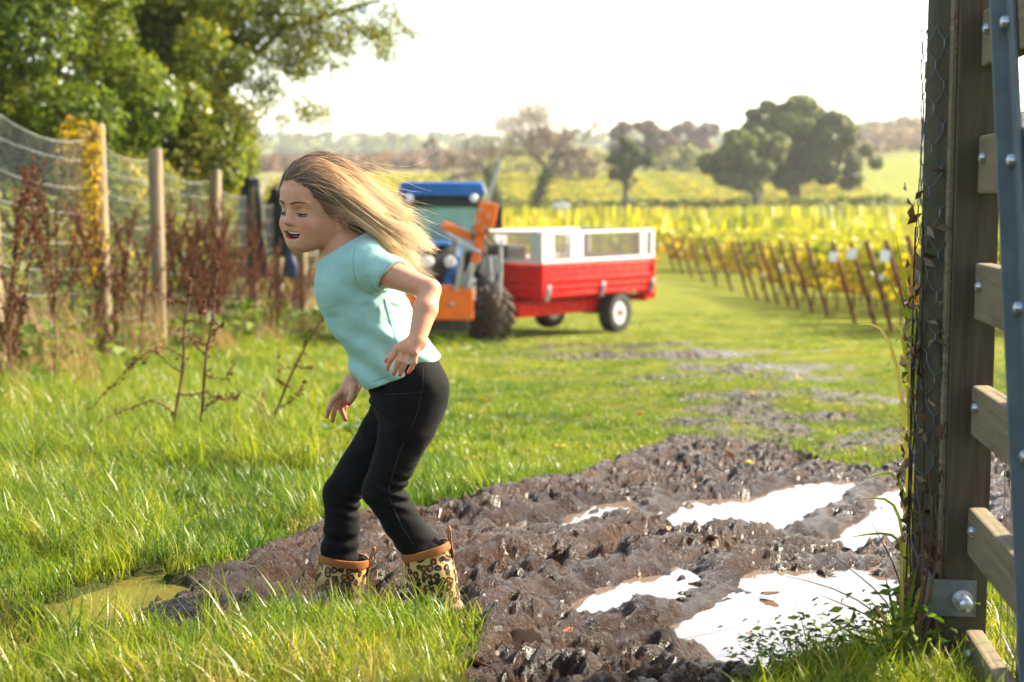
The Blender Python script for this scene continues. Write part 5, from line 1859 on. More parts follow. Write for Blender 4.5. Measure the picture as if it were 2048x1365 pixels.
for s in (-1, 1):
    SK.cutp(h_ell(s * .030, .086, .002, .017, .016, .011), .016)   # eye sockets
    SK.add(h_ell(s * .029, .060, -.001, .0150, .0140, .0125), .005)     # closed-down lids
    SK.add(h_cone((s * .012, .0785, .0165), (s * .042, .066, .0175), .0045, .004), .012)  # brow
SK.add(h_cone((0, .074, .006), (0, .0895, -.020), .0065, .0085), .012)    # nose
SK.add(h_ell(0, .0905, -.0235, .0095, .0085, .0075), .006)
for s in (-1, 1):
    SK.add(h_ell(s * .0100, .0835, -.0260, .0065, .0075, .0058), .005)
    SK.cutp(h_ell(s * .0050, .0885, -.0315, .0026, .0036, .0028), .002)
# lips around an open smile
up_lip = [(-.0330, .0620, -.0415), (-.017, .0765, -.0475), (0, .0808, -.0485), (.017, .0765, -.0475), (.0330, .0620, -.0415)]
lo_lip = [(-.0330, .0620, -.0415), (-.022, .0730, -.0575), (0, .0778, -.0665), (.022, .0730, -.0575), (.0330, .0620, -.0415)]
for ln, rr in ((up_lip, .0028), (lo_lip, .0036)):
    for a, b in zip(ln[:-1], ln[1:]):
        SK.add(h_cone(a, b, rr, rr), .005)
SK.cutp(h_ell(0, .0800, -.0560, .0225, .022, .0078), .003)
SK.cutp(h_ell(0, .0780, -.0500, .0275, .018, .0036), .003)
# ears
for s in (-1, 1):
    SK.add(h_ell(s * .073, -.010, -.020, .007, .0165, .026), .008)
    SK.add(h_ell(s * .0765, -.017, -.014, .0065, .0125, .021), .006)
    SK.cutp(h_ell(s * .082, -.007, -.015, .0070, .0085, .0150), .003)
    SK.cutp(h_ell(s * .076, -.003, -.022, .0060, .0060, .0080), .003)
    SK.add(h_ell(s * .073, -.001, -.041, .006, .008, .009), .005)
# neck, shoulders and trunk
nb = g(688, 522, .0)
SK.add(cone(hp(0, -.026, -.040), nb, .036, .041), .010)
TOR = [(705, 520, .074, .080), (714, 560, .082, .100), (728, 605, .080, .100), (750, 655, .078, .092), (780, 703, .078, .092), (806, 745, .080, .100), (816, 775, .080, .104)]
def torso(G_, grow, k=.03):
    pts = [(g(x, y), t + grow, w + grow) for x, y, t, w in TOR]
    for (a, ta, wa), (b, tb, wb) in zip(pts[:-1], pts[1:]):
        ax = b - a
        n = np.cross(ax, (0, 1.0, 0))
        G_.add(cone(a, b, wa, wb, n, (ta / wa + tb / wb) / 2), k)
torso(SK, -.014)
SHN, ELN, WRN = g(733, 530, -.095), g(861, 580, -.175), g(834, 682, -.235)
SHF, ELF, WRF = g(735, 540, .105), g(785, 655, .150), g(708, 766, .085)
SK.add(cone(nb + np.array([.03, 0, -.02]), SHN, .045, .040), .03)
SK.add(cone(nb + np.array([.03, 0, -.02]), SHF, .045, .040), .03)
def limb(G_, a, b, r0, rm, r1, k=.007):
    m = a + (b - a) * .38
    G_.add(cone(a, m, r0, rm), k); G_.add(cone(m, b, rm, r1), k)
limb(SK, SHN, ELN, .036, .0300, .0225); limb(SK, ELN, WRN, .0225, .0265, .0185)
limb(SK, SHF, ELF, .038, .035, .029); limb(SK, ELF, WRF, .029, .031, .0205)
# near hand, back of the hand to the camera, fingers hanging
HN = -.250
kn = {'i': (797, 697), 'm': (807, 699), 'r': (819, 703), 'p': (830, 706)}
for q in kn.values():
    SK.add(cone(WRN, g(q[0], q[1], HN - .004), .0150, .0074), .006)
SK.add(cone(WRN + np.array([0, 0, -.004]), g(813, 696, HN), .0185, .0165, (0, 1, 0), .62), .008)
NEAR_F = [[(795, 694, HN), (783, 716, HN - .006), (778, 728, HN + .004), (776, 739, HN + .014)], [(807, 699, HN), (798, 722, HN - .010), (792, 736, HN - .002), (788, 748, HN + .008)],
          [(819, 703, HN), (811, 725, HN - .010), (805, 738, HN - .003), (800, 750, HN + .007)], [(832, 706, HN), (829, 725, HN - .006), (823, 736, HN), (816, 746, HN + .008)]]
TH_N = [(812, 690, HN + .022), (794, 704, HN + .030), (782, 715, HN + .030), (774, 723, HN + .026)]
WF = (708, 768)
FAR_F = [[(679, 790, .050), (665, 802, .030), (657, 819, .028), (654, 834, .038)], [(683, 796, .060), (671, 814, .045), (667, 829, .045), (665, 842, .055)],
         [(688, 800, .072), (681, 816, .060), (686, 829, .064), (691, 840, .070)], [(694, 802, .084), (690, 814, .078), (689, 824, .084), (691, 832, .090)]]
TH_F = [(710, 777, .055), (706, 790, .040), (701, 799, .036), (697, 807, .038)]
SK.add(cone(WRF, g(687, 795, .066), .020, .0205, (0.35, -1, .25), .62), .012)
SK.add(cone(WRF, g(707, 780, .056), .016, .012), .012)
NAILS = []
for F_, rr in ((NEAR_F, (.0072, .0066, .0059)), (FAR_F, (.0078, .0068, .0060))):
    for n_, f_ in enumerate(F_):
        sc_ = (1.0, 1.03, 1.0, .86)[n_]
        P_ = [g(*q) for q in f_]
        for i_ in range(3):
            SK.add(cone(P_[i_], P_[i_ + 1], rr[i_] * sc_, (rr[i_ + 1] if i_ < 2 else .0048) * sc_), .0018)
        NAILS.append((P_[3], P_[2]))
for T_ in (TH_N, TH_F):
    P_ = [g(*q) for q in T_]
    for i_ in range(3):
        SK.add(cone(P_[i_], P_[i_ + 1], (.0115, .0095, .0085)[i_], (.0095, .0085, .0064)[i_]), .005)
    NAILS.append((P_[3], P_[2]))
# legs (inside the trousers)
HIPN, KNN, ANN = g(824, 785, -.058), g(765, 982, -.055), g(842, 1090, -.045)
HIPF, KNF, ANF = g(797, 790, .058), g(684, 988, .085), g(686, 1100, .090)
for a, k_, b in ((HIPN, KNN, ANN), (HIPF, KNF, ANF)):
    SK.add(cone(a, k_, .046, .032), .01); SK.add(cone(k_, b, .032, .026), .012)
bme, BV = SK.mesh('body', 1)
# skin colour: lips, cheeks, nails, knuckles
L = hloc(BV)
col = np.tile(np.array([0.52, 0.255, 0.150]), (len(BV), 1))
nv = (fbm(BV[:, 0] * 60, BV[:, 2] * 60, 501, 3) - .5)[:, None]
col *= 1 + .14 * nv
def blend(mask, c, a=1.0):
    global col
    m = np.clip(mask * a, 0, 1)[:, None]
    col = col * (1 - m) + np.array(c) * m
inhead = (np.abs(L) < .13).all(1)
for s in (-1, 1):
    d = np.linalg.norm((L - np.array([s * .037, .068, -.032])) / np.array([.022, .03, .019]), axis=1)
    blend(sstep(1.1, .2, d) * inhead, (0.50, 0.135, 0.085), .65)
    d = np.linalg.norm((L - np.array([s * .074, -.008, -.020])) / np.array([.012, .02, .03]), axis=1)
    blend(sstep(1.1, .5, d) * inhead, (0.50, 0.16, 0.09), .6)
d = np.linalg.norm((L - np.array([0, .091, -.031])) / np.array([.014, .014, .012]), axis=1)
blend(sstep(1.1, .3, d) * inhead, (0.47, 0.19, 0.12), .5)
def near_line(P, ln):
    d2 = np.full(len(P), 1e9)
    for a, b in zip(ln[:-1], ln[1:]):
        a = np.array(a); e = np.array(b) - a
        t = np.clip(((P - a) @ e) / (e @ e), 0, 1)
        d2 = np.minimum(d2, ((P - a - t[:, None] * e) ** 2).sum(1))
    return np.sqrt(d2)
blend(sstep(.0052, .0034, near_line(L, up_lip)) * inhead, (0.44, 0.095, 0.085), .85)
blend(sstep(.0060, .0040, near_line(L, lo_lip)) * inhead, (0.52, 0.085, 0.10), .9)
mouth = (np.abs(L[:, 0]) < .0245) & (L[:, 1] < .0725) & (L[:, 1] > .036) & (np.abs(L[:, 2] + .0550) < .0100)
blend(mouth.astype(float), (0.16, 0.03, 0.03))
for (tip, prev) in NAILS[:4] + NAILS[4:8] + NAILS[8:]:
    ax = (tip - prev); ax = ax / np.linalg.norm(ax)
    d = BV - tip
    m = (np.linalg.norm(d, axis=1) < .0088) & (d @ ax > -.0035) & (d[:, 1] < .0010)
    blend(m.astype(float), (0.62, 0.020, 0.10))
cattr(bme, 'skin_tone', col)
def skin_mat():
    t = NT('child_skin')
    c = t.attr('skin_tone').outputs['Color']
    c = t.mix(.25, c, t.ramp(t.noise(160.0, 3.0), [(.35, (.80, .76, .72)), (.65, (1.12, 1.10, 1.08))]), 'MULTIPLY')
    p = t.pbr(c, .48, 0, t.bump(t.noise(420.0, 3.0), .10, .002), .22)
    p.inputs['Subsurface Weight'].default_value = .16
    p.inputs['Subsurface Radius'].default_value = (.010, .004, .0022)
    p.inputs['Subsurface Scale'].default_value = .5
    p.subsurface_method = 'RANDOM_WALK'
    return t.done(p)
M_skin = skin_mat()
body = glink('body', bme, M_skin)

# ---- face details as their own small meshes
def face_y(x, z, lift=0.0):
    """forward position of the face surface at head-local x, z"""
    for y in np.arange(.105, .03, -.0004):
        q = hp(x, y, z)
        i, j, k = [int(np.clip(np.searchsorted(SK.ax[a], q[a]), 1, len(SK.ax[a]) - 1)) for a in range(3)]
        if SK.D[i, j, k] < .0006: return y + lift
    return .06
M_lash = paint('dark_lash', (0.022, 0.013, 0.010), .6, 0, .2, 60, 0)
M_brow = paint('brow_hair', (0.12, 0.062, 0.032), .7, 0, .3, 200, .3, 400)
M_teeth = paint('tooth_enamel', (0.72, 0.66, 0.56), .25, 0, .05, 50, 0)
M_tongue = paint('tongue', (0.36, 0.07, 0.08), .35, 0, .1, 80, .2)
M_eye = paint('eye_white', (0.22, 0.185, 0.165), .15, 0, .05, 60, 0)
M_iris = paint('dark_iris', (0.030, 0.022, 0.016), .12, 0, .1, 60, 0)
def htube(name, pts, r_, mat, n=7, flat=None):
    mb = MB(); mb.tube([hp(*q) for q in pts], np.asarray(r_) * HS, n, True, flat)
    return glink(name, mb.mesh(name, True), mat, body)
for s in (-1, 1):
    f = np.linspace(0, 1, 9)
    ex = .0155 + .0290 * f
    # surface depth of the lid at each x
    ey = .060 + .0140 * np.sqrt(np.clip(1 - ((ex - .029) / .0155) ** 2 - .10, .02, 1)) + .0008
    ez = -.0052 - .0018 * np.sin(np.pi * f) - .0010 * f
    htube('eyelashes', [(s * a, face_y(s * a, c + .0012, .0006), c + .0012) for a, c in zip(ex, ez)], (.0004 + .0014 * np.sin(np.pi * f) ** .8), M_lash)
    htube('eye', [(s * a, face_y(s * a, c - .0012, -.0006), c - .0012) for a, c in zip(ex[1:-1], ez[1:-1])], .0005 + .0017 * np.sin(np.pi * f[1:-1]), M_eye)
    xi = .0265 if s > 0 else .0300
    qi = (s * xi, face_y(s * xi, -.0070, .0006), -.0070)
    mbi = MB(); mbi.lathe([(.0002, -.0020), (.0034, -.0014), (.0046, 0), (.0034, .0014), (.0002, .0020)], 12, axis='y'); Vi = mbi.V[0] * np.array([1, 1, .72]); mbi.V[0] = (Vi @ HM.T) * HS + hp(*qi)
    glink('iris', mbi.mesh('iris', True), M_iris, body)
    htube('lower_lid', [(s * a, face_y(s * a, c - .0040, .0001), c - .0040 + .0012 * abs(2 * q - 1)) for a, c, q in zip(ex[1:-1], ez[1:-1], f[1:-1])], .0006, M_brow, 5)
    bx = .011 + .035 * f
    htube('eyebrow', [(s * a, face_y(s * a, .0150 + .0075 * math.sin(math.pi * (.10 + .75 * q)), .0004), .0150 + .0075 * math.sin(math.pi * (.10 + .75 * q))) for a, q in zip(bx, f)], .0026 - .0016 * f ** 2, M_brow, 7, .6)
mb = MB()
for k in range(-5, 6):
    x = k * .0042
    q = hp(x, .0730 - 9.0 * x * x, -.0515 + 4.0 * x * x)
    mb.box(q + HM[:, 2] * .0010, (.0040, .004, .0050 - .0006 * (abs(k) % 2)), HM, .0013)
o = glink('teeth', mb.mesh('teeth', True), M_teeth, body); o['kind'] = 'stuff'
bmt, _v = Grid(hp(0, .06, -.066) - .03, hp(0, .06, -.066) + .03, .0015).add(ell(hp(0, .058, -.0590), (.014, .013, .0035), HM), .001).mesh('tongue', 1)
glink('tongue', bmt, M_tongue, body)

# ---- mint top
def knit_mat():
    t = NT('mint_rib_knit')
    base_ = t.ramp(t.noise(18.0, 4.0), [(.3, (0.275, 0.465, 0.410)), (.7, (0.335, 0.535, 0.475))])
    wv = t.n('ShaderNodeTexWave', {'Vector': t.obj(), 'Scale': 210.0, 'Distortion': .6, 'Detail': 1.0}, bands_direction='DIAGONAL')
    h = t.math('ADD', wv.outputs['Fac'], t.math('MULTIPLY', t.noise(500.0, 2.0), .5))
    c = t.mix(.12, base_, t.ramp(wv.outputs['Fac'], [(0, (.72, .75, .74)), (1, (1.1, 1.1, 1.1))]), 'MULTIPLY')
    p = t.pbr(c, .85, 0, t.bump(h, .06, .0005), .05)
    p.inputs['Sheen Weight'].default_value = .05
    tr = t.n('ShaderNodeBsdfTranslucent', {'Color': base_})
    mx = t.n('ShaderNodeMixShader', {0: .12})
    t.t.links.new(p.outputs[0], mx.inputs[1]); t.t.links.new(tr.outputs[0], mx.inputs[2])
    return t.done(mx)
M_knit = knit_mat()
SH = Grid((-.50, 3.10, .42), (-.12, 3.66, .90), .003)
torso(SH, .005, .03)
SH.add(cone(nb + np.array([.02, 0, -.015]), SHN + np.array([0, .005, 0]), .056, .050), .03)
SH.add(cone(nb + np.array([.02, 0, -.015]), SHF, .056, .050), .03)
slN = SHN + (ELN - SHN) * .50
SH.add(cone(SHN, slN + (slN - SHN) * .3, .046, .043), .018)
slF = SHF + (ELF - SHF) * .50
SH.add(cone(SHF, slF, .048, .047), .018)
SH.add(ell(g(756, 748, 0), (.028, .07, .035)), .025)     # loose front of the hem
SH.add(ell(g(690, 560, -.02), (.05, .09, .07)), .03)    # chest
def folds(x, y, z):
    px = 1024 + x / y * F
    u = (x * .8 + z * .6)
    f1 = np.sin((z * 1.0 + x * .55) * 2 * np.pi / .075 + 3 * fbm(x * 9, z * 9, 601, 2)) * sstep(.70, .60, z) * sstep(.47, .54, z) * .0056
    f2 = (fbm(x * 16 + y * 6, z * 22, 611, 3) - .5) * .012
    # pull lines running from the armpit
    ap = g(765, 598, -.08)
    r_ = np.sqrt((x - ap[0]) ** 2 + (z - ap[2]) ** 2); th = np.arctan2(z - ap[2], x - ap[0])
    f3 = np.sin(th * 9 + 1.2) * .0018 * np.exp(-(r_ / .085) ** 2) * sstep(.01, .03, r_)
    return f1 + f2 + f3
SH.displace(folds)
# hem, neck and sleeve openings
hem_a, hem_b = g(736, 776, 0), g(879, 717, 0)
hd = (hem_b - hem_a); hn = np.array([hd[2], 0, -hd[0]]); hn = hn if hn[2] < 0 else -hn
SH.halfspace((hem_a + hem_b) / 2 , hn, .003)
def inner(G_, p, a, b): pass
# neckline: scooped ring round the neck
nka, nkb = g(634, 520, -.01), g(738, 472, 0)
nd_ = nkb - nka; nn_ = np.array([-nd_[2], 0, nd_[0]]); nn_ = nn_ if nn_[2] > 0 else -nn_
nrm_neck = nn_ / np.linalg.norm(nn_)
nbm = (nka + nkb) / 2
NK = nb + (hp(0, -.022, -.045) - nb) * .18
SH.halfspace(g(676, 499, 0), np.array([-.50, 0, .86]), .006)
SH.cutp(cone(nb + np.array([-.01, 0, .0]), nb + np.array([-.06, 0, .10]), .047, .052), .004)
sdn = (ELN - SHN) / np.linalg.norm(ELN - SHN)
Nsl = np.array(sdn) + np.array([-.10, 0, -.32]); Nsl /= np.linalg.norm(Nsl)
# cut the sleeve end with a plane limited to the sleeve
cutc = g(783, 556, -.125)
def sleeve_cut(X, Y, Z):
    d = -((X - cutc[0]) * Nsl[0] + (Y - cutc[1]) * Nsl[1] + (Z - cutc[2]) * Nsl[2])
    cap_ = cone(SHN, ELN, .060, .055)[0](X, Y, Z)
    return np.maximum(d, cap_).astype(np.float32)
SH.apply((sleeve_cut, cutc - .12, cutc + .14), .003, True, 0.0)
SH.cutp(cone(cutc - Nsl * .03, cutc + Nsl * .05, .033, .0390), .003)
sme, _v = SH.mesh('top', 1)
top_o = glink('top', sme, M_knit)
M_seam = paint('mint_seam', (0.16, 0.33, 0.295), .85, 0, .1, 40, .2)

# collar binding and hem stitching follow the cut edges
def proj_tube(name, pts, r_, mat, parent):
    mb = MB(); mb.tube(pts, r_, 7); return glink(name, mb.mesh(name, True), mat, parent)
nax = hp(0, -.01, -.06) - NK; nax /= np.linalg.norm(nax)
e1 = np.cross(nax, (0, 1, 0)); e1 /= np.linalg.norm(e1); e2 = np.cross(nax, e1)

# ---- black trousers
def trouser_mat():
    t = NT('black_jersey')
    c = t.ramp(t.noise(30.0, 4.0), [(.3, (0.0055, 0.0050, 0.0056)), (.7, (0.0095, 0.0090, 0.0100))])
    fl = t.ramp(t.n('ShaderNodeTexVoronoi', {'Vector': t.obj(), 'Scale': 70.0}).outputs['Distance'], [(.0, (1, 1, 1)), (.055, (0, 0, 0))])
    c = t.mix(t.math('MULTIPLY', fl, .25), c, (0.25, 0.2, 0.14))
    p = t.pbr(c, .8, 0, t.bump(t.noise(700.0, 2.0), .2, .001), .06)
    p.inputs['Sheen Weight'].default_value = .03
    p.inputs['Sheen Roughness'].default_value = .4
    return t.done(p)
M_trs = trouser_mat()
TR = Grid((-.48, 3.22, .05), (-.10, 3.64, .60), .003)
TR.add(cone(g(808, 746), g(816, 782), .105, .112, np.cross(g(816, 782) - g(808, 746), (0, 1, 0)), .80), .02)
TR.add(cone(g(833, 776, -.048), g(814, 855, -.055), .073, .060), .025)
TR.add(cone(g(832, 778, .045), g(798, 850, .055), .071, .058), .025)
TR.add(cone(g(814, 855, -.055), KNN, .059, .042), .016)
TR.add(cone(g(785, 840, .058), KNF, .060, .0435), .016)
TR.add(cone(KNN + np.array([-.002, 0, 0]), g(801, 1040, -.050), .0445, .041), .012)
TR.add(cone(g(801, 1040, -.050), g(838, 1096, -.045), .041, .044), .012)
TR.add(ell(g(862, 1088, -.045), (.024, .03, .014)), .012)
TR.add(cone(KNF, g(684, 1050, .088), .0445, .0385), .012)
TR.add(cone(g(684, 1050, .088), g(681, 1108, .090), .0385, .0425), .012)
TR.add(ell(g(655, 1098, .088), (.020, .034, .012)), .012)
def tfolds(x, y, z):
    f = (fbm(x * 14 + y * 5, z * 18, 701, 3) - .5) * .008
    for K, back, w in ((KNN, np.array([.042, 0, .0]), 1.0), (KNF, np.array([.036, 0, -.02]), .8), (g(760, 800, 0), np.array([-.01, 0, 0]), .7)):
        c = K + back
        r_ = np.sqrt((x - c[0]) ** 2 + (z - c[2]) ** 2)
        f = f + w * np.sin((z - c[2] + .35 * (x - c[0])) * 2 * np.pi / .026) * .0048 * np.exp(-(r_ / .038) ** 2)
    lowz = sstep(.20, .12, z)
    f = f + lowz * np.sin(z * 2 * np.pi / .034 + 12 * x) * .0026
    return f
TR.displace(tfolds)
tme, _v = TR.mesh('trousers', 1)
trs = glink('trousers', tme, M_trs)
def surf_line(G_, pts, off, name, r_, mat, parent):
    """a seam laid on the near side of a field: march from the camera side until the surface is met"""
    out = []
    for q in pts:
        q = np.asarray(q, float)
        i = int(np.argmin(np.abs(G_.ax[0] - q[0]))); k = int(np.argmin(np.abs(G_.ax[2] - q[2])))
        colD = G_.D[i, :, k]
        j = np.nonzero(colD < 0)[0]
        if len(j) == 0: continue
        j = j[0]
        y0 = G_.ax[1][j - 1] + G_.h * colD[j - 1] / (colD[j - 1] - colD[j] + 1e-9) if j > 0 else G_.ax[1][j]
        out.append((q[0], y0 - off, q[2]))
    if len(out) < 3: return None
    out = np.array(out)
    for _ in range(3):
        out[1:-1] = (out[:-2] + out[1:-1] * 2 + out[2:]) / 4
    mb = MB(); mb.tube(out, r_, 6)
    return glink(name, mb.mesh(name, True), mat, parent)
def pxline(pts, n=26, dy=-.1):
    p = np.array(pts, float); f = np.linspace(0, 1, len(p)); ff = np.linspace(0, 1, n)
    return [g(np.interp(q, f, p[:, 0]), np.interp(q, f, p[:, 1]), dy) for q in ff]
surf_line(SH, pxline([(714, 484), (709, 520), (713, 555), (724, 578)]), -.0002, 'shoulder_seam', .0012, M_seam, top_o)
surf_line(SH, pxline([(768, 598), (778, 640), (790, 672), (796, 690)]), -.0003, 'side_seam', .0011, M_seam, top_o)
surf_line(SH, pxline([(745, 764), (790, 746), (870, 713)]), -.0002, 'hem_stitch', .0010, M_seam, top_o)
M_tseam = paint('charcoal_seam', (0.015, 0.015, 0.017), .7, 0, .1, 40, .2)
surf_line(TR, pxline([(846, 735), (847, 770), (835, 830), (800, 900), (785, 950), (775, 990), (800, 1050), (825, 1090)], 40), .0000, 'side_seam', .0012, M_tseam, trs)
surf_line(TR, pxline([(748, 790), (800, 786), (846, 782)], 20), .0000, 'waistband_seam', .0011, M_tseam, trs)

# ---- leopard print boots
def leopard_mat():
    t = NT('leopard_print_rubber')
    co = t.obj()
    nzv = t.n('ShaderNodeTexNoise', {'Vector': co, 'Scale': 70.0, 'Detail': 2.0})
    wv = t.n('ShaderNodeMix', {'Factor': .012 * 1.0}, data_type='VECTOR')
    add = t.n('ShaderNodeVectorMath', operation='MULTIPLY_ADD')
    t.t.links.new(nzv.outputs['Color'], add.inputs[0]); add.inputs[1].default_value = (.010, .010, .010); t.t.links.new(co, add.inputs[2])
    v = t.n('ShaderNodeTexVoronoi', {'Vector': add.outputs[0], 'Scale': 62.0, 'Randomness': .7})
    d = v.outputs['Distance']
    ringn = t.math('ADD', d, t.math('MULTIPLY', t.math('SUBTRACT', t.noise(130.0, 1.0), .5), .24))
    cream = t.ramp(t.noise(30.0, 3.0), [(.3, (0.37, 0.235, 0.078)), (.7, (0.47, 0.33, 0.125))])
    spot = t.ramp(ringn, [(.0, (0.30, 0.105, 0.032)), (.20, (0.27, 0.095, 0.03)), (.25, (0.020, 0.010, 0.008)), (.45, (0.020, 0.010, 0.008)), (.54, (1, 1, 1))], 'CONSTANT')
    isbg = t.ramp(ringn, [(.0, (0, 0, 0)), (.53, (0, 0, 0)), (.54, (1, 1, 1))], 'CONSTANT')
    c = t.mix(isbg, spot, cream)
    sx = t.n('ShaderNodeSeparateXYZ', {0: co})
    mudm = t.math('MULTIPLY', t.ramp(t.math('ADD', sx.outputs[2], t.math('MULTIPLY', t.noise(24.0, 5.0), .10)), [(.115, (1, 1, 1)), (.185, (0, 0, 0))]), .85)
    c = t.mix(mudm, c, (0.105, 0.075, 0.055))
    return t.done(t.pbr(c, .28, 0, t.bump(t.noise(60.0, 3.0), .08, .003), .5))
M_leo = leopard_mat()
M_tan = paint('tan_boot_trim', (0.25, 0.085, 0.020), .45, 0, .15, 20, .1)
M_lin = paint('dark_boot_lining', (0.02, 0.02, 0.025), .9, 0, .2, 30, .2)
M_sole = paint('brown_boot_sole', (0.10, 0.06, 0.04), .7, 0, .3, 30, .3)

def boot(rim_l, rim_r, dy, ankle_px, heel_px, toe_dir, groundz):
    """rim_l, rim_r: left and right ends of the rim in the photo; boots stand sunk in the mud"""
    a, b = g(rim_l[0], rim_l[1], dy), g(rim_r[0], rim_r[1], dy)
    rc = (a + b) / 2; hw = np.linalg.norm(b - a) / 2
    an = g(ankle_px[0], ankle_px[1], dy)
    td = np.array(toe_dir, float); td /= np.linalg.norm(td)
    he = np.array([g(heel_px[0], heel_px[1], dy)[0], GY + dy, groundz])
    org = np.array([rc[0], rc[1], groundz])
    B = Grid(np.minimum(rc, he) - np.array([.24, .16, .06]), np.maximum(rc, he) + np.array([.10, .12, .08]), .003)
    rd = (b - a) / np.linalg.norm(b - a)
    B.add(cone(rc, rc + (an - rc) * .55, hw, hw * .90, (0, 1, 0), .86), .004)
    B.add(cone(rc + (an - rc) * .5, an, hw * .91, .046, (0, 1, 0), .86), .02)
    hc = he + np.array([-.040, 0, .040]); hc[1] = an[1]
    B.add(cone(an, hc, .046, .042), .03)
    toe = hc + td * .135
    B.add(cone(hc, hc + td * .07, .038, .036), .02)
    B.add(cone(hc + td * .05, toe + np.array([0, 0, -.010]), .036, .032), .02)
    pn = np.cross(rd, (0, 1, 0)); pn = pn if pn[2] > 0 else -pn
    axis = (rc - an) / np.linalg.norm(rc - an)
    B.halfspace(rc, pn, .002)
    B.halfspace((0, 0, groundz - .035), (0, 0, -1), .004)
    B.cutp(cone(rc + pn * .05, rc - pn * .035, hw * .93, hw * .88, (0, 1, 0), .86), .003)
    def cr(x, y, z):
        f = np.clip((z - groundz) / .13, 0, 1)
        return np.sin(z * 2 * np.pi / .030 + 25 * x) * .0016 * sstep(.02, .05, z - groundz) * sstep(.11, .07, z - groundz)
    B.displace(cr)
    me, V = B.mesh('boot', 1)
    me.transform(Matrix.Translation(-Vector(org)))
    bt = link('boot', me, M_leo, girl); bt.location = org - GO
    # tan rim band
    mb = MB(); ring = []
    for k in range(29):
        t_ = 6.2832 * k / 28
        ring.append(rc - org + rd * hw * 1.012 * math.cos(t_) + np.array([0, 1, 0]) * hw * .875 * math.sin(t_) - pn * .006)
    V, Q = [], []
    for q in ring[:-1]:
        c_ = q - (rc - org); c_ = c_ / np.linalg.norm(c_)
        for (o1, o2) in ((.0012, .0085), (.0022, .0), (.0012, -.0085), (-.003, -.0085), (-.003, .0085)):
            V.append(q + c_ * o1 + pn * o2)
    m = len(ring) - 1
    for k in range(m):
        for j in range(5):
            Q.append((k * 5 + j, k * 5 + (j + 1) % 5, ((k + 1) % m) * 5 + (j + 1) % 5, ((k + 1) % m) * 5 + j))
    mb.add(V, Q); mb.build('rim_band', M_tan, bt, True)
    # pull loop at the back
    q = rc - org + rd * (hw * 1.02)
    loop = [q - pn * .038 + rd * .001, q - pn * .018 + rd * .003, q + pn * .004 + rd * .006, q + pn * .024 + rd * .011, q + pn * .034 + rd * .010, q + pn * .032 + rd * .004, q + pn * .012 - rd * .001, q - pn * .006 - rd * .003]
    mb = MB(); V, Q = [], []
    for p_ in loop:
        for yy in (-.006, .006):
            V.append(p_ + np.array([0, yy, 0]))
    for k in range(len(loop) - 1):
        Q.append((2 * k, 2 * k + 1, 2 * k + 3, 2 * k + 2))
    mb.add(V, Q); o = mb.build('pull_loop', M_tan, bt, True); s_m = o.modifiers.new('s', 'SOLIDIFY'); s_m.thickness = .0032
    # back seam strip
    strip = []
    for f in np.linspace(0, 1, 12):
        p_ = rc + (an - rc) * f
        w = hw * (1 - .1 * f) if f < .55 else hw * .945 + (.046 - hw * .945) * ((f - .55) / .45)
        strip.append(p_ + rd * (w + .0004) - pn * .004 - org)
    mb = MB(); mb.tube(strip, .0022, 6); mb.build('back_seam', M_tan, bt, True)
    return bt
_fn, _ff = g(860, 1218, -.045), g(668, 1200, .090)
boot((803, 1109), (898, 1083), -.045, (878, 1215), (930, 1216), (-.80, -.60, 0), float(base(_fn[1])) - .075)
boot((639, 1107), (738, 1121), .090, (673, 1212), (722, 1200), (-.80, -.6, 0), float(base(_ff[1])) - .075)

# ---- hair
def cap_field():
    C = Grid(hp(0, -.01, .02) - .16, hp(0, -.01, .02) + .16, .003)
    C.add(h_ell(0, -.014, .036, .0775, .0955, .0845), .001)
    C.add(h_ell(0, .014, .042, .067, .067, .061), .02)
    C.add(h_ell(0, -.052, -.015, .058, .052, .060), .03)
    # uncovered face: forehead down to the jaw, temples and the ears
    C.cutp(h_ell(.004, .110, -.032, .098, .084, .113), .006)
    for s in (-1, 1):
        C.cutp(h_ell(s * .088, .014, -.038, .038, .048, .062), .006)
    C.displace(lambda x, y, z: (fbm(x * 70, z * 70 + y * 40, 801, 3) - .5) * .006)
    return C.mesh('scalp_hair', 1)
def hair_mat(name):
    t = NT(name)
    hi = t.n('ShaderNodeHairInfo')
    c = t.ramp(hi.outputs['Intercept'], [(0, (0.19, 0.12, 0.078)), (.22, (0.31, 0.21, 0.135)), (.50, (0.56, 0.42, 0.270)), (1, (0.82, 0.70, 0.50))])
    c = t.mix(.5, c, t.ramp(hi.outputs['Random'], [(0, (.65, .62, .60)), (1, (1.25, 1.2, 1.15))]), 'MULTIPLY')
    lock = t.attr('lock_tone').outputs['Fac']
    c = t.mix(.85, c, t.ramp(lock, [(0, (.30, .27, .25)), (.5, (.95, .93, .9)), (1, (1.7, 1.62, 1.5))]), 'MULTIPLY')
    p = t.pbr(c, .40, 0, None, .5)
    tr = t.n('ShaderNodeBsdfTranslucent', {'Color': t.mix(1.0, c, (1.15, 1.05, .85), 'MULTIPLY')})
    mx = t.n('ShaderNodeMixShader', {0: .38})
    t.t.links.new(p.outputs[0], mx.inputs[1]); t.t.links.new(tr.outputs[0], mx.inputs[2])
    return t.done(mx)
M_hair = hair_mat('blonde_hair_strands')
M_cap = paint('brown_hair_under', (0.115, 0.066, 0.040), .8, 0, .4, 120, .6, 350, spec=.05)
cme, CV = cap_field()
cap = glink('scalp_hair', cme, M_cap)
rh = np.random.default_rng(77)
NS, K = 9500, 34
lc = hloc(CV)
ok = (lc[:, 2] > -.05)
cand = np.nonzero(ok)[0]
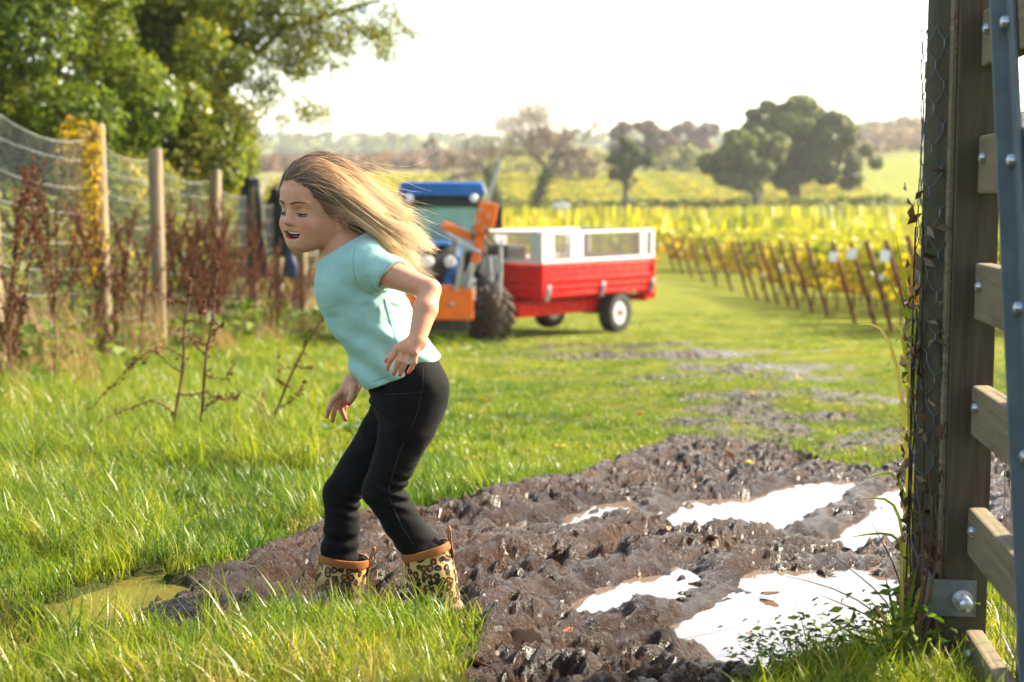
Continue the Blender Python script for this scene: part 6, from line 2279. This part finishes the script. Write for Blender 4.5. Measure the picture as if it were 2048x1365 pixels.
# outward facing only
cen = np.array([0, -.014, .03])
outw = ((lc - cen) / np.array([.0775, .0955, .0845]))
okk = cand[(np.linalg.norm(outw[cand], axis=1) > .84)]
okk = okk[~((lc[okk, 1] > -.035) & (lc[okk, 2] < -.002))]
NG = 85
def simulate(roots, nst, seed, flyaway=None):
    r = np.random.default_rng(seed)
    n = len(roots)
    P = CV[roots] + 0.0
    lr = lc[roots]
    layer = .0020 + .0050 * r.random(n)
    length = .205 + .085 * r.random(n)
    # hair rooted further back is freer, hair at the front sweeps over the head first
    length = length + .05 * np.clip(lr[:, 1] + .02, 0, .1) / .1
    out = [P.copy()]
    tgt = np.array([.80, -.03, -.74])
    T = np.tile(tgt, (n, 1)) + r.normal(size=(n, 3)) * np.array([.04, .06, .07])
    lowr = np.clip((.03 - lr[:, 2]) / .08, 0, 1) * np.clip((-.015 - lr[:, 1]) / .02, 0, 1)
    T[:, 2] -= .25 * lowr                       # lower hair hangs more
    farside = np.clip((.010 - lr[:, 0]) / .05, 0, 1)
    T[:, 1] += .62 * farside; T[:, 0] -= .12 * farside   # the far half goes round the back of the head
    hi_ = np.clip((lr[:, 2] - .06) / .05, 0, 1)
    T[:, 2] += .02 * hi_
    if flyaway is not None:
        T += r.normal(size=(n, 3)) * np.array([.10, .16, .20]) * flyaway
        T[:, 2] += .10 * flyaway[:, 0]
    d = -(HM[:, 1][None, :] * np.ones((n, 1))) * .8 + T * .7    # comb back first
    frontr = np.clip((lr[:, 1] - .015) / .04, 0, 1)
    d[:, 2] += .32 * frontr
    T[:, 2] += .14 * np.clip((lr[:, 1] + .02) / .05, 0, 1) * (1 - hi_)
    d /= np.linalg.norm(d, axis=1)[:, None]
    ph = r.random((n, 3)) * 6.283
    ds = length / nst
    rad0 = np.array([.0775, .0955, .0845])
    for k in range(nst):
        f = k / nst
        wob = np.stack([np.sin(ph[:, i] + f * (5 + 3 * i)) for i in range(3)], 1) * (.03 + .15 * f * f)
        want = T + wob
        want[:, 2] -= .13 * np.sin(np.pi * f) - 1.0 * np.maximum(0, f - .50) * (.35 + 1.0 * hi_)   # tips lifted by the wind
        bl = .28 * (1 - .75 * frontr * (f < .16))[:, None]
        d = d * (1 - bl) + want * bl
        d /= np.linalg.norm(d, axis=1)[:, None]
        P = P + d * ds[:, None]
        l = hloc(P) - np.array([0, -.014, .036])
        rr = rad0 + layer[:, None]
        q = l / rr
        nq = np.linalg.norm(q, axis=1)
        ins_ = nq < 1
        if ins_.any():
            l2 = np.where(ins_[:, None], l / np.maximum(nq, .2)[:, None], l)
            P2 = HC + HS * ((l2 + np.array([0, -.014, .036])) @ HM.T)
            nw = (l2 / rr ** 2) @ HM.T
            nw /= np.linalg.norm(nw, axis=1)[:, None] + 1e-9
            dn = np.minimum((d * nw).sum(1), 0)[:, None]
            dt = d - dn * nw
            dt /= np.linalg.norm(dt, axis=1)[:, None] + 1e-9
            d = np.where(ins_[:, None], dt, d)
            P = P2
        # hair is tucked behind the ears: strands pass above and behind them
        le = hloc(P)
        for s_e in (-1, 1):
            dv = (le - np.array([s_e * .080, -.004, -.022])) / np.array([.034, .029, .036])
            dl = np.linalg.norm(dv, axis=1)
            hit = dl < 1
            if hit.any():
                pv = dv.copy(); pv[:, 0] *= .15; pv[:, 2] += .35; pv[:, 1] -= .15
                pv /= np.linalg.norm(pv, axis=1)[:, None] + 1e-9
                sh = pv * (1 - dl)[:, None] * np.array([.034, .029, .036])
                P = np.where(hit[:, None], HC + HS * ((le + sh) @ HM.T), P)
                le = hloc(P)
        # keep off the shoulder and the neck
        nk = np.array([nb[0] + .02, nb[1], nb[2] - .035])
        dv = P - nk; dl = np.linalg.norm(dv / np.array([.085, .125, .070]), axis=1)
        s2 = dl < 1
        P = np.where(s2[:, None], nk + dv / np.maximum(dl, .3)[:, None], P)
        out.append(P.copy())
    return np.stack(out, 1)
guides = rh.choice(okk, NG, replace=False)
GP = simulate(guides, K, 5, (.32 + .6 * rh.random(NG) ** 2)[:, None])
kids = rh.choice(okk, NS, replace=True)
SP = simulate(kids, K, 6)
gr_ = CV[guides]
own = np.array([int(np.argmin(((gr_ - CV[i]) ** 2).sum(1))) for i in kids])
f = np.linspace(0, 1, K + 1)
w = (.93 * sstep(0, .5, f))[None, :, None] * (.6 + .4 * rh.random(NS))[:, None, None]
tgtp = GP[own] + (CV[kids] - gr_[own])[:, None, :] * (1 - .78 * f)[None, :, None] + (rh.normal(size=(NS, 1, 3)) * .0028 * (1 + 1.2 * f[None, :, None]))
SP = SP * (1 - w) + tgtp * w
fly = rh.choice(okk, 620, replace=True)
FP = simulate(fly, K, 9, (.35 + .8 * rh.random(620))[:, None])
# loose wisps along the hairline
front = np.nonzero((lc[:, 1] > .035) & (lc[:, 2] > .03) & (lc[:, 0] > -.05))[0]
wis = rh.choice(front, 110, replace=True)
WP = simulate(wis, K, 12, (.9 + .9 * rh.random(110))[:, None])
ALL = np.concatenate([SP, FP, WP])
gcut = .60 + .40 * rh.random(NG)
cut = np.concatenate([gcut[own] * (.82 + .18 * rh.random(NS)), .6 + .4 * rh.random(620), .15 + .5 * rh.random(110)])
la = hloc(ALL.reshape(-1, 3)).reshape(ALL.shape)
stray = (la[:, :14, 1].max(1) > .094) | (la[:, :, 0].min(1) < -.100) | ((la[:, :12, 0] < -.02) & (la[:, :12, 1] > .075) & (la[:, :12, 2] < .05)).any(1)
tone = np.clip(np.concatenate([rh.random(NG)[own], .5 + .5 * rh.random(730)]) + rh.normal(size=len(ALL)) * .12, 0, 1)[~stray]
ALL, cut = ALL[~stray], cut[~stray]
NK_ = int((~stray)[:NS].sum())
idxs = (cut[:, None] * f[None, :]) * K
i0 = np.minimum(idxs.astype(int), K - 1); fr = (idxs - i0)[..., None]
ar = np.arange(len(ALL))[:, None]
ALL = ALL[ar, i0] * (1 - fr) + ALL[ar, i0 + 1] * fr
hc_ = bpy.data.hair_curves.new('hair')
hc_.add_curves([K + 1] * len(ALL))
hc_.attributes['position'].data.foreach_set('vector', ALL.astype(np.float32).ravel())
ra = hc_.attributes.get('radius') or hc_.attributes.new('radius', 'FLOAT', 'POINT')
rad_ = np.tile(.00040 * (1 - .65 * f ** 2), (len(ALL), 1)); rad_[NK_:] *= .55
ra.data.foreach_set('value', rad_.astype(np.float32).ravel())
ta = hc_.attributes.new('lock_tone', 'FLOAT', 'CURVE'); ta.data.foreach_set('value', tone.astype(np.float32))
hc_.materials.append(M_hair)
ho_ = bpy.data.objects.new('hair', hc_); COL.objects.link(ho_); ho_.parent = girl; ho_.location = -GO
# ================================================================== GATE AND ITS POST ON THE RIGHT
M_oak = wood('dark_weathered_gate_timber', (0.030, 0.021, 0.012), (0.095, 0.068, 0.038), (1, 1, .05), 60.0, .8, (0.05, 0.048, 0.016))
M_rail = wood('gate_rail_timber', (0.085, 0.058, 0.032), (0.25, 0.185, 0.115), (.06, 1, 1), 70.0, .8, (0.13, 0.115, 0.045))
M_gpost = wood('round_strainer_post', (0.030, 0.024, 0.016), (0.10, 0.080, 0.050), (1, 1, .06), 40.0, .85, (0.05, 0.055, 0.02))
M_galv = paint('galvanised_strap', (0.10, 0.125, 0.13), .55, .1, .25, 14, .15, 60, (0.16, 0.13, 0.10), .25)
M_bolt = paint('zinc_bolt', (0.42, 0.45, 0.50), .3, .85, .2, 30, .1)
M_hinge = paint('dark_hinge_steel', (0.14, 0.16, 0.16), .45, .6, .3, 20, .3, 60, (0.12, 0.09, 0.07), .3)

# round post wrapped in wire netting, behind the gate's hanging stile
PX, PY = W(1893, 800, 2.93)[0], 2.93
pz = gz(PX, PY)
gpost = empty('gate_post', (PX, PY, pz))
tag(gpost, 'dark round gate post wrapped in rusty wire netting', 'post')
mb = MB(); V, Q = [], []
mb.lathe([(.060, -.3), (.059, .2), (.056, .9), (.053, 1.7), (.052, 2.15), (.046, 2.17)], 28)
mb.build('timber', M_gpost, gpost, True)
# hexagonal netting on the lower part
M_net = paint('rusty_netting_wire', (0.14, 0.14, 0.15), .5, .7, .3, 60, 0)
mb = MB()
def npt(a, z): 
    rr = .0635 + .004 * math.sin(5 * a + 9 * z) + .006 * max(0, 1 - z)
    return (rr * math.cos(a), rr * math.sin(a), z)
hz, na = .040, 10
rows = 33
for i in range(rows):
    for j in range(na):
        a = 6.2832 * (j + .5 * (i % 2)) / na
        da = 6.2832 / na / 2
        z = .05 + hz * i
        if z > 1.22: continue
        for s in (-1, 1):
            mb.tube([npt(a, z + .006), npt(a + s * da * .55, z + hz * .40), npt(a + s * da, z + hz * .82)], .0011, 4, False)
        mb.tube([npt(a, z - .008), npt(a, z + .006)], .0017, 4, False)
o = mb.build('netting', M_net, gpost, True); o['kind'] = 'stuff'

# the gate, swung open towards the camera
GD = np.array([-.115, -1.0, 0]); GD = GD / np.linalg.norm(GD)      # from the hinge towards the latch
GN = np.array([GD[1], -GD[0], 0])                                     # faces the track (left)
GN = GN if GN[0] < 0 else -GN
H0 = np.array([W(1976, 800, 2.80)[0], 2.80, 0])
H0[2] = gz(H0[0], H0[1])
gate = empty('field_gate', H0)
tag(gate, 'wooden field gate with six bolted rails swung open beside the mud', 'gate')
Rg = np.stack([GD, -GN, np.array([0, 0, 1.0])], 1)    # local x along the gate, y away from the track, z up
def gl(t, n, z): return GD * t + GN * n + np.array([0, 0, z])
def glbox(name, t, n, z, size, mat, parent, bev=.004, rot=None):
    mb = MB(); mb.box((0, 0, 0), size, rot, bev)
    o = link(name, mb.mesh(name), mat, parent)
    o.matrix_local = Matrix.Translation(Vector(gl(t, n, z))) @ Matrix(Rg.tolist()).to_4x4()
    return o
ztop = 2.0
zoff = -H0[2]
# hanging stile: broad board seen edge-on at its lit arris
st = glbox('hanging_stile', -.058, .026, 1.0, (.075, .080, 2.1), M_oak, gate, .003)
glbox('stile_lit_edge', -.070, .071, 1.0, (.060, .009, 2.1), M_rail, gate, .002)  # thin board in paler timber, puts the stile's lit edge into the colour
Yh = H0[1]
rail_px = [(20, 133), (272, 388), (527, 640), (772, 872), (1017, 1112), (1262, 1352)]
for k, (ya, yb) in enumerate(rail_px):
    za = W(1945, ya, Yh)[2] - H0[2]; zb_ = W(1945, yb, Yh)[2] - H0[2]
    o = glbox('rail', 1.30, .012, (za + zb_) / 2, (2.62, .034, za - zb_), M_rail, gate, .005)
    for t_, dz in ((.050, .012),):
        mb = MB(); mb.lathe([(.011, 0), (.011, .004), (.009, .009), (.003, .011)], 12, axis='x', rot=None)
        b_ = link('bolt', mb.mesh('bolt', True), M_bolt, o)
        # bolt axis along the track-facing normal
        b_.matrix_local = Matrix.Translation((t_ - 1.30, -.017, dz)) @ Matrix.Rotation(R(-90), 4, 'Z')
# galvanised brace crossing the rails, found on the rail faces
def t_of(px, n):
    best = min(np.arange(0, .8, .002), key=lambda t: abs(1024 + F * (H0 + gl(t, n, 0))[0] / (H0 + gl(t, n, 0))[1] - px))
    return float(best)
ta_, tb_ = t_of(1996, .034), t_of(2066, .034)
za = W(1996, 0, H0[1] - ta_)[2] - H0[2]; zb_ = W(2066, 900, H0[1] - tb_)[2] - H0[2]
sl_ = (tb_ - ta_) / (za - zb_)
zm = 1.0
tm = ta_ + (za - zm) * sl_
rot_ = rotm(0, -math.atan(sl_), 0)
br = glbox('brace', tm + .028, .034, zm, (.060, .006, 2.05), M_galv, gate, .001, rot_)
glbox('brace_flange', tm - .002, .046, zm, (.006, .030, 2.05), M_galv, gate, .001, rot_)
for k in range(6):
    ya, yb = rail_px[k]
    zc_ = (W(1945, ya, Yh)[2] + W(1945, yb, Yh)[2]) / 2 - H0[2]
    mb = MB(); mb.lathe([(.012, 0), (.012, .005), (.010, .011), (.004, .014)], 12, axis='x')
    b_ = link('bolt', mb.mesh('bolt', True), M_bolt, gate)
    b_.matrix_local = Matrix.Translation(Vector(gl(ta_ + (za - zc_) * sl_ + .022, .037, zc_))) @ Matrix(Rg.tolist()).to_4x4() @ Matrix.Rotation(R(-90), 4, 'Z')
glbox('latch_stile', 2.60, -.040, .95, (.09, .07, 1.75), M_oak, gate, .004)
glbox('backing_board', .26, -.030, 1.0, (.10, .022, 2.0), M_rail, gate, .004)
# netting stapled behind the rails
mb = MB()
for i in range(30):
    z = .1 + .06 * i
    mb.tube([gl(.06, -.022, z), gl(1.2, -.022 + .006 * math.sin(i), z + .01), gl(2.55, -.022, z)], .0011, 4, False)
for i in range(45):
    t_ = .06 + .056 * i
    mb.tube([gl(t_, -.024, .08), gl(t_ + .01, -.020, 1.0), gl(t_, -.024, 1.85)], .0011, 4, False)
o = mb.build('netting', M_net, gate, True); o['kind'] = 'stuff'
# hinge bracket with its threaded bolt at the foot
hz_ = (W(1930, 1203, Yh)[2]) - H0[2]
hg = glbox('hinge_plate', -.018, .050, hz_, (.009, .085, .072), M_hinge, gate, .002)
glbox('hinge_wing', -.040, .094, hz_ + .004, (.055, .006, .086), M_hinge, gate, .001)
mb = MB(); mb.lathe([(.020, 0), (.020, .012), (.013, .013), (.013, .050), (.010, .052)], 14, axis='x')
b_ = link('hinge_bolt', mb.mesh('hinge_bolt', True), M_bolt, gate)
b_.matrix_local = Matrix.Translation(Vector(gl(-.013, .035, hz_))) @ Matrix(Rg.tolist()).to_4x4()

# ------------------------------------------------------------------ weeds round the post
M_blade = leafmat('long_weed_blade', [(0, (0.07, 0.12, 0.015)), (.6, (0.20, 0.24, 0.02)), (1, (0.40, 0.33, 0.09))], .5, .4)
M_deadw = leafmat('dead_bindweed', [(0, (0.05, 0.03, 0.015)), (.5, (0.13, 0.085, 0.045)), (1, (0.30, 0.22, 0.13))], .35, .7, (1.1, .9, .6), .2)
def reed(mb, pts, w):
    """a flat tapering blade along a path"""
    P = np.array(pts, float); n = 9
    f = np.linspace(0, 1, len(P)); ff = np.linspace(0, 1, n)
    P = np.stack([np.interp(ff, f, P[:, c]) for c in range(3)], 1)
    for _ in range(2): P[1:-1] = (P[:-2] + 2 * P[1:-1] + P[2:]) / 4
    sd = np.cross(np.gradient(P, axis=0), (0.25, -.9, .3)); sd /= np.linalg.norm(sd, axis=1)[:, None] + 1e-9
    ww = w * np.sin(np.pi * np.clip(.22 + .78 * ff, 0, 1)) ** .8 + .0004
    V = np.empty((2 * n, 3)); V[0::2] = P - sd * ww[:, None]; V[1::2] = P + sd * ww[:, None]
    mb.add(V, [(2 * i, 2 * i + 1, 2 * i + 3, 2 * i + 2) for i in range(n - 1)])
def weed_plant(label, root_px, Y, blades, name='tall_grass', mat=None, tint=.5):
    b = W(root_px[0], root_px[1], Y); b[2] = gz(b[0], Y)
    root = empty(name, b)
    tag(root, label, 'grass')
    r = np.random.default_rng(int(root_px[0]))
    for pts, w in blades:
        mb = MB()
        reed(mb, [np.array([r.normal() * .008, r.normal() * .008, -.01])] + [W(x, y, Y + r.normal() * .02) - b for x, y in pts], w)
        o = mb.build('blade', mat or M_blade, root, True)
        attr(o.data, 'tint', np.full(len(o.data.vertices), np.clip(tint + r.normal() * .25, 0, 1)))
    return root
weed_plant('tall yellow green grass stems leaning against the netted gate post', (1822, 1120), 3.25, [([(1828, 900), (1832, 760), (1818, 620), (1792, 470)], 0.0090), ([(1832, 860), (1826, 700), (1808, 540)], 0.0087), ([(1830, 900), (1832, 720), (1822, 640), (1772, 552)], 0.0067), ([(1826, 860), (1815, 660), (1782, 640)], 0.0057),
           ([(1836, 800), (1834, 660), (1800, 560)], 0.0072), ([(1822, 820), (1806, 650), (1790, 690)], 0.0051), ([(1836, 840), (1845, 620), (1838, 500)], 0.0075), ([(1815, 900), (1800, 720), (1760, 640), (1720, 650)], 0.0045)])
weed_plant('arching green blades over the puddle beside the gate post', (1815, 1190), 3.20, [([(1820, 1050), (1800, 930), (1730, 960)], .0050), ([(1830, 1000), (1820, 870), (1770, 910)], .0050), ([(1835, 1020), (1838, 900), (1790, 860)], .0045), ([(1810, 1080), (1790, 990), (1720, 1000)], .0040), ([(1835, 960), (1838, 840), (1800, 800)], .0035), ([(1815, 1100), (1785, 1060), (1700, 1075)], .0036), ([(1840, 980), (1845, 800), (1810, 750), (1800, 790)], .0035), ([(1822, 1060), (1800, 1000), (1800, 920)], .0042)])
weed_plant('short green blades at the foot of the gate post', (1790, 1330), 2.80, [([(1780, 1250), (1740, 1200)], .0040), ([(1800, 1230), (1810, 1120)], .0045), ([(1770, 1270), (1700, 1260)], .0036), ([(1815, 1220), (1835, 1130)], .0045), ([(1790, 1240), (1770, 1150)], .0040), ([(1760, 1290), (1690, 1300)], .0036), ([(1805, 1200), (1800, 1090)], .0040), ([(1825, 1230), (1850, 1150)], .0040), ([(1740, 1290), (1660, 1240)], .0030)])
weed_plant('dry bent stems tangled at the foot of the gate post', (1830, 1330), 2.82, [([(1760, 1240), (1640, 1190)], .0016), ([(1780, 1200), (1650, 1100)], .0014), ([(1800, 1150), (1740, 1040)], .0016), ([(1840, 1240), (1850, 1080), (1830, 960)], .0024), ([(1850, 1180), (1870, 1040), (1850, 900)], .0026), ([(1860, 1200), (1880, 1090), (1868, 980)], .0022), ([(1760, 1290), (1600, 1270)], .0016), ([(1820, 1280), (1700, 1180), (1560, 1150)], .0014), ([(1845, 1260), (1890, 1180), (1880, 1080)], .0022), ([(1800, 1300), (1700, 1310), (1560, 1330)], .0018)], 'dry_grass_tangle', M_deadw, .5)
# dead bindweed over the netting
C = []
for i in range(240):
    z = .02 + .95 * rng.random() ** 1.5
    a = 2.4 + 2.6 * rng.random()
    rr = .068 + .02 * rng.random()
    C.append((rr * math.cos(a), rr * math.sin(a), z))
C = np.array(C)
bw = empty('bindweed', (PX, PY, pz)); tag(bw, 'dead brown bindweed climbing the wire netting of the gate post', 'weed')
N_ = C * np.array([1, 1, 0]) + rng.normal(size=C.shape) * .04
link('dead_leaves', leaf_mesh('dead_leaves', C, N_, .026 * (.5 + rng.random(len(C))), .45), M_deadw, bw)
mb = MB()
for i in range(7):
    a = 2.5 + 2.2 * rng.random()
    mb.tube([(.068 * math.cos(a + .5 * math.sin(4 * z + i)), .068 * math.sin(a + .5 * math.sin(4 * z + i)), z) for z in np.linspace(0, .5 + .6 * rng.random(), 12)], .0016, 5)
mb.build('vine_stems', M_deadw, bw, True)
# leafy clump at the lower right
for (px, py, s, lab) in [(1700, 1310, .55, 'low leafy weed on the puddle bank below the gate'), (1600, 1345, .5, 'small leafy weed at the near edge of the large puddle'), (1790, 1345, .7, 'bushy leafy weed in front of the gate post foot'), (1520, 1365, .45, 'tiny leafy weed in the mud by the large puddle')]:
    p = G(px, py)
    o = leafy_weed(2, (p[0], p[1], gz(p[0], p[1]) - .01)); o.scale = (s * .55, s * .55, s * .42)
    tag(o, lab, 'weed')

# ------------------------------------------------------------------ fallen leaves on the mud and water
M_fall = leafmat('fallen_leaf', [(0, (0.16, 0.085, 0.045)), (.35, (0.26, 0.15, 0.085)), (.6, (0.42, 0.13, 0.03)), (.85, (0.62, 0.42, 0.02)), (1, (0.62, 0.50, 0.02))], .25, .6)
def fallen(px, py, size, tint, lab, curl=.35, tilt=.3):
    p = G(px, py)
    z = gz(p[0], p[1])
    for (poly, lev) in PUD.values():
        if poly_sd(p[None, :2], poly)[0] < 0.02: z = max(z, lev)
    V, Q = [], []
    n = 7
    for i in range(n):
        f = i / (n - 1)
        w = size * .36 * math.sin(math.pi * min(1, .06 + .94 * f)) ** .8 * (1 + .25 * math.sin(17 * f)) + .001
        for s in (-1, -.5, 0, .5, 1):
            V.append((size * (f - .5), s * w, size * curl * ((s * .8) ** 2 * .5 + (f - .5) ** 2 * .8)))
    for i in range(n - 1):
        for j in range(4):
            Q.append((i * 5 + j, i * 5 + j + 1, i * 5 + j + 6, i * 5 + j + 5))
    o = MB().add(V, Q).build('fallen_leaf', M_fall, None, True)
    attr(o.data, 'tint', np.full(len(V), tint))
    o.location = (p[0], p[1], z + .006 + size * .05); o.rotation_euler = (rng.normal() * tilt, rng.normal() * tilt - .15, rng.random() * 6.28)
    o.modifiers.new('s', 'SOLIDIFY').thickness = .0008
    tag(o, lab, 'leaf', 'fallen leaves on the mud')
fallen(1344, 1196, .022, .95, 'bright yellow fallen leaf on the mud at the puddle edge')
fallen(1135, 1305, .026, .55, 'orange fallen leaf lying in the foreground mud')
fallen(1055, 1305, .075, .25, 'large curled brown fallen leaf in the foreground mud', .5, .5)
fallen(1160, 1308, .045, .3, 'pale brown fallen leaf beside the orange leaf')
fallen(1425, 1092, .045, .3, 'tan fallen leaf stuck on the mud ridge between puddles')
fallen(1580, 1087, .035, .6, 'rust orange fallen leaf near the right puddle')
fallen(955, 1320, .05, .15, 'dark brown fallen leaf at the grass edge of the mud')
fallen(1340, 1068, .04, .45, 'orange brown fallen leaf on the middle mud ridge')
fallen(1115, 1120, .03, .2, 'small brown fallen leaf on the mud behind the near boot')
fallen(1540, 1190, .05, .05, 'dark sodden leaf floating in the large puddle', .2, .1)
fallen(1500, 1250, .02, .1, 'tiny dark leaf floating in the large puddle', .2, .1)
fallen(1280, 1185, .04, .1, 'brown leaf lying in the small puddle', .2, .1)
for i in range(26):
    px, py = 880 + 900 * rng.random(), 700 + 260 * rng.random()
    fallen(px, py, .05 + .03 * rng.random(), .9 * rng.random() + .1, 'scattered autumn leaf lying on the grass beyond the mud', .4, .4)
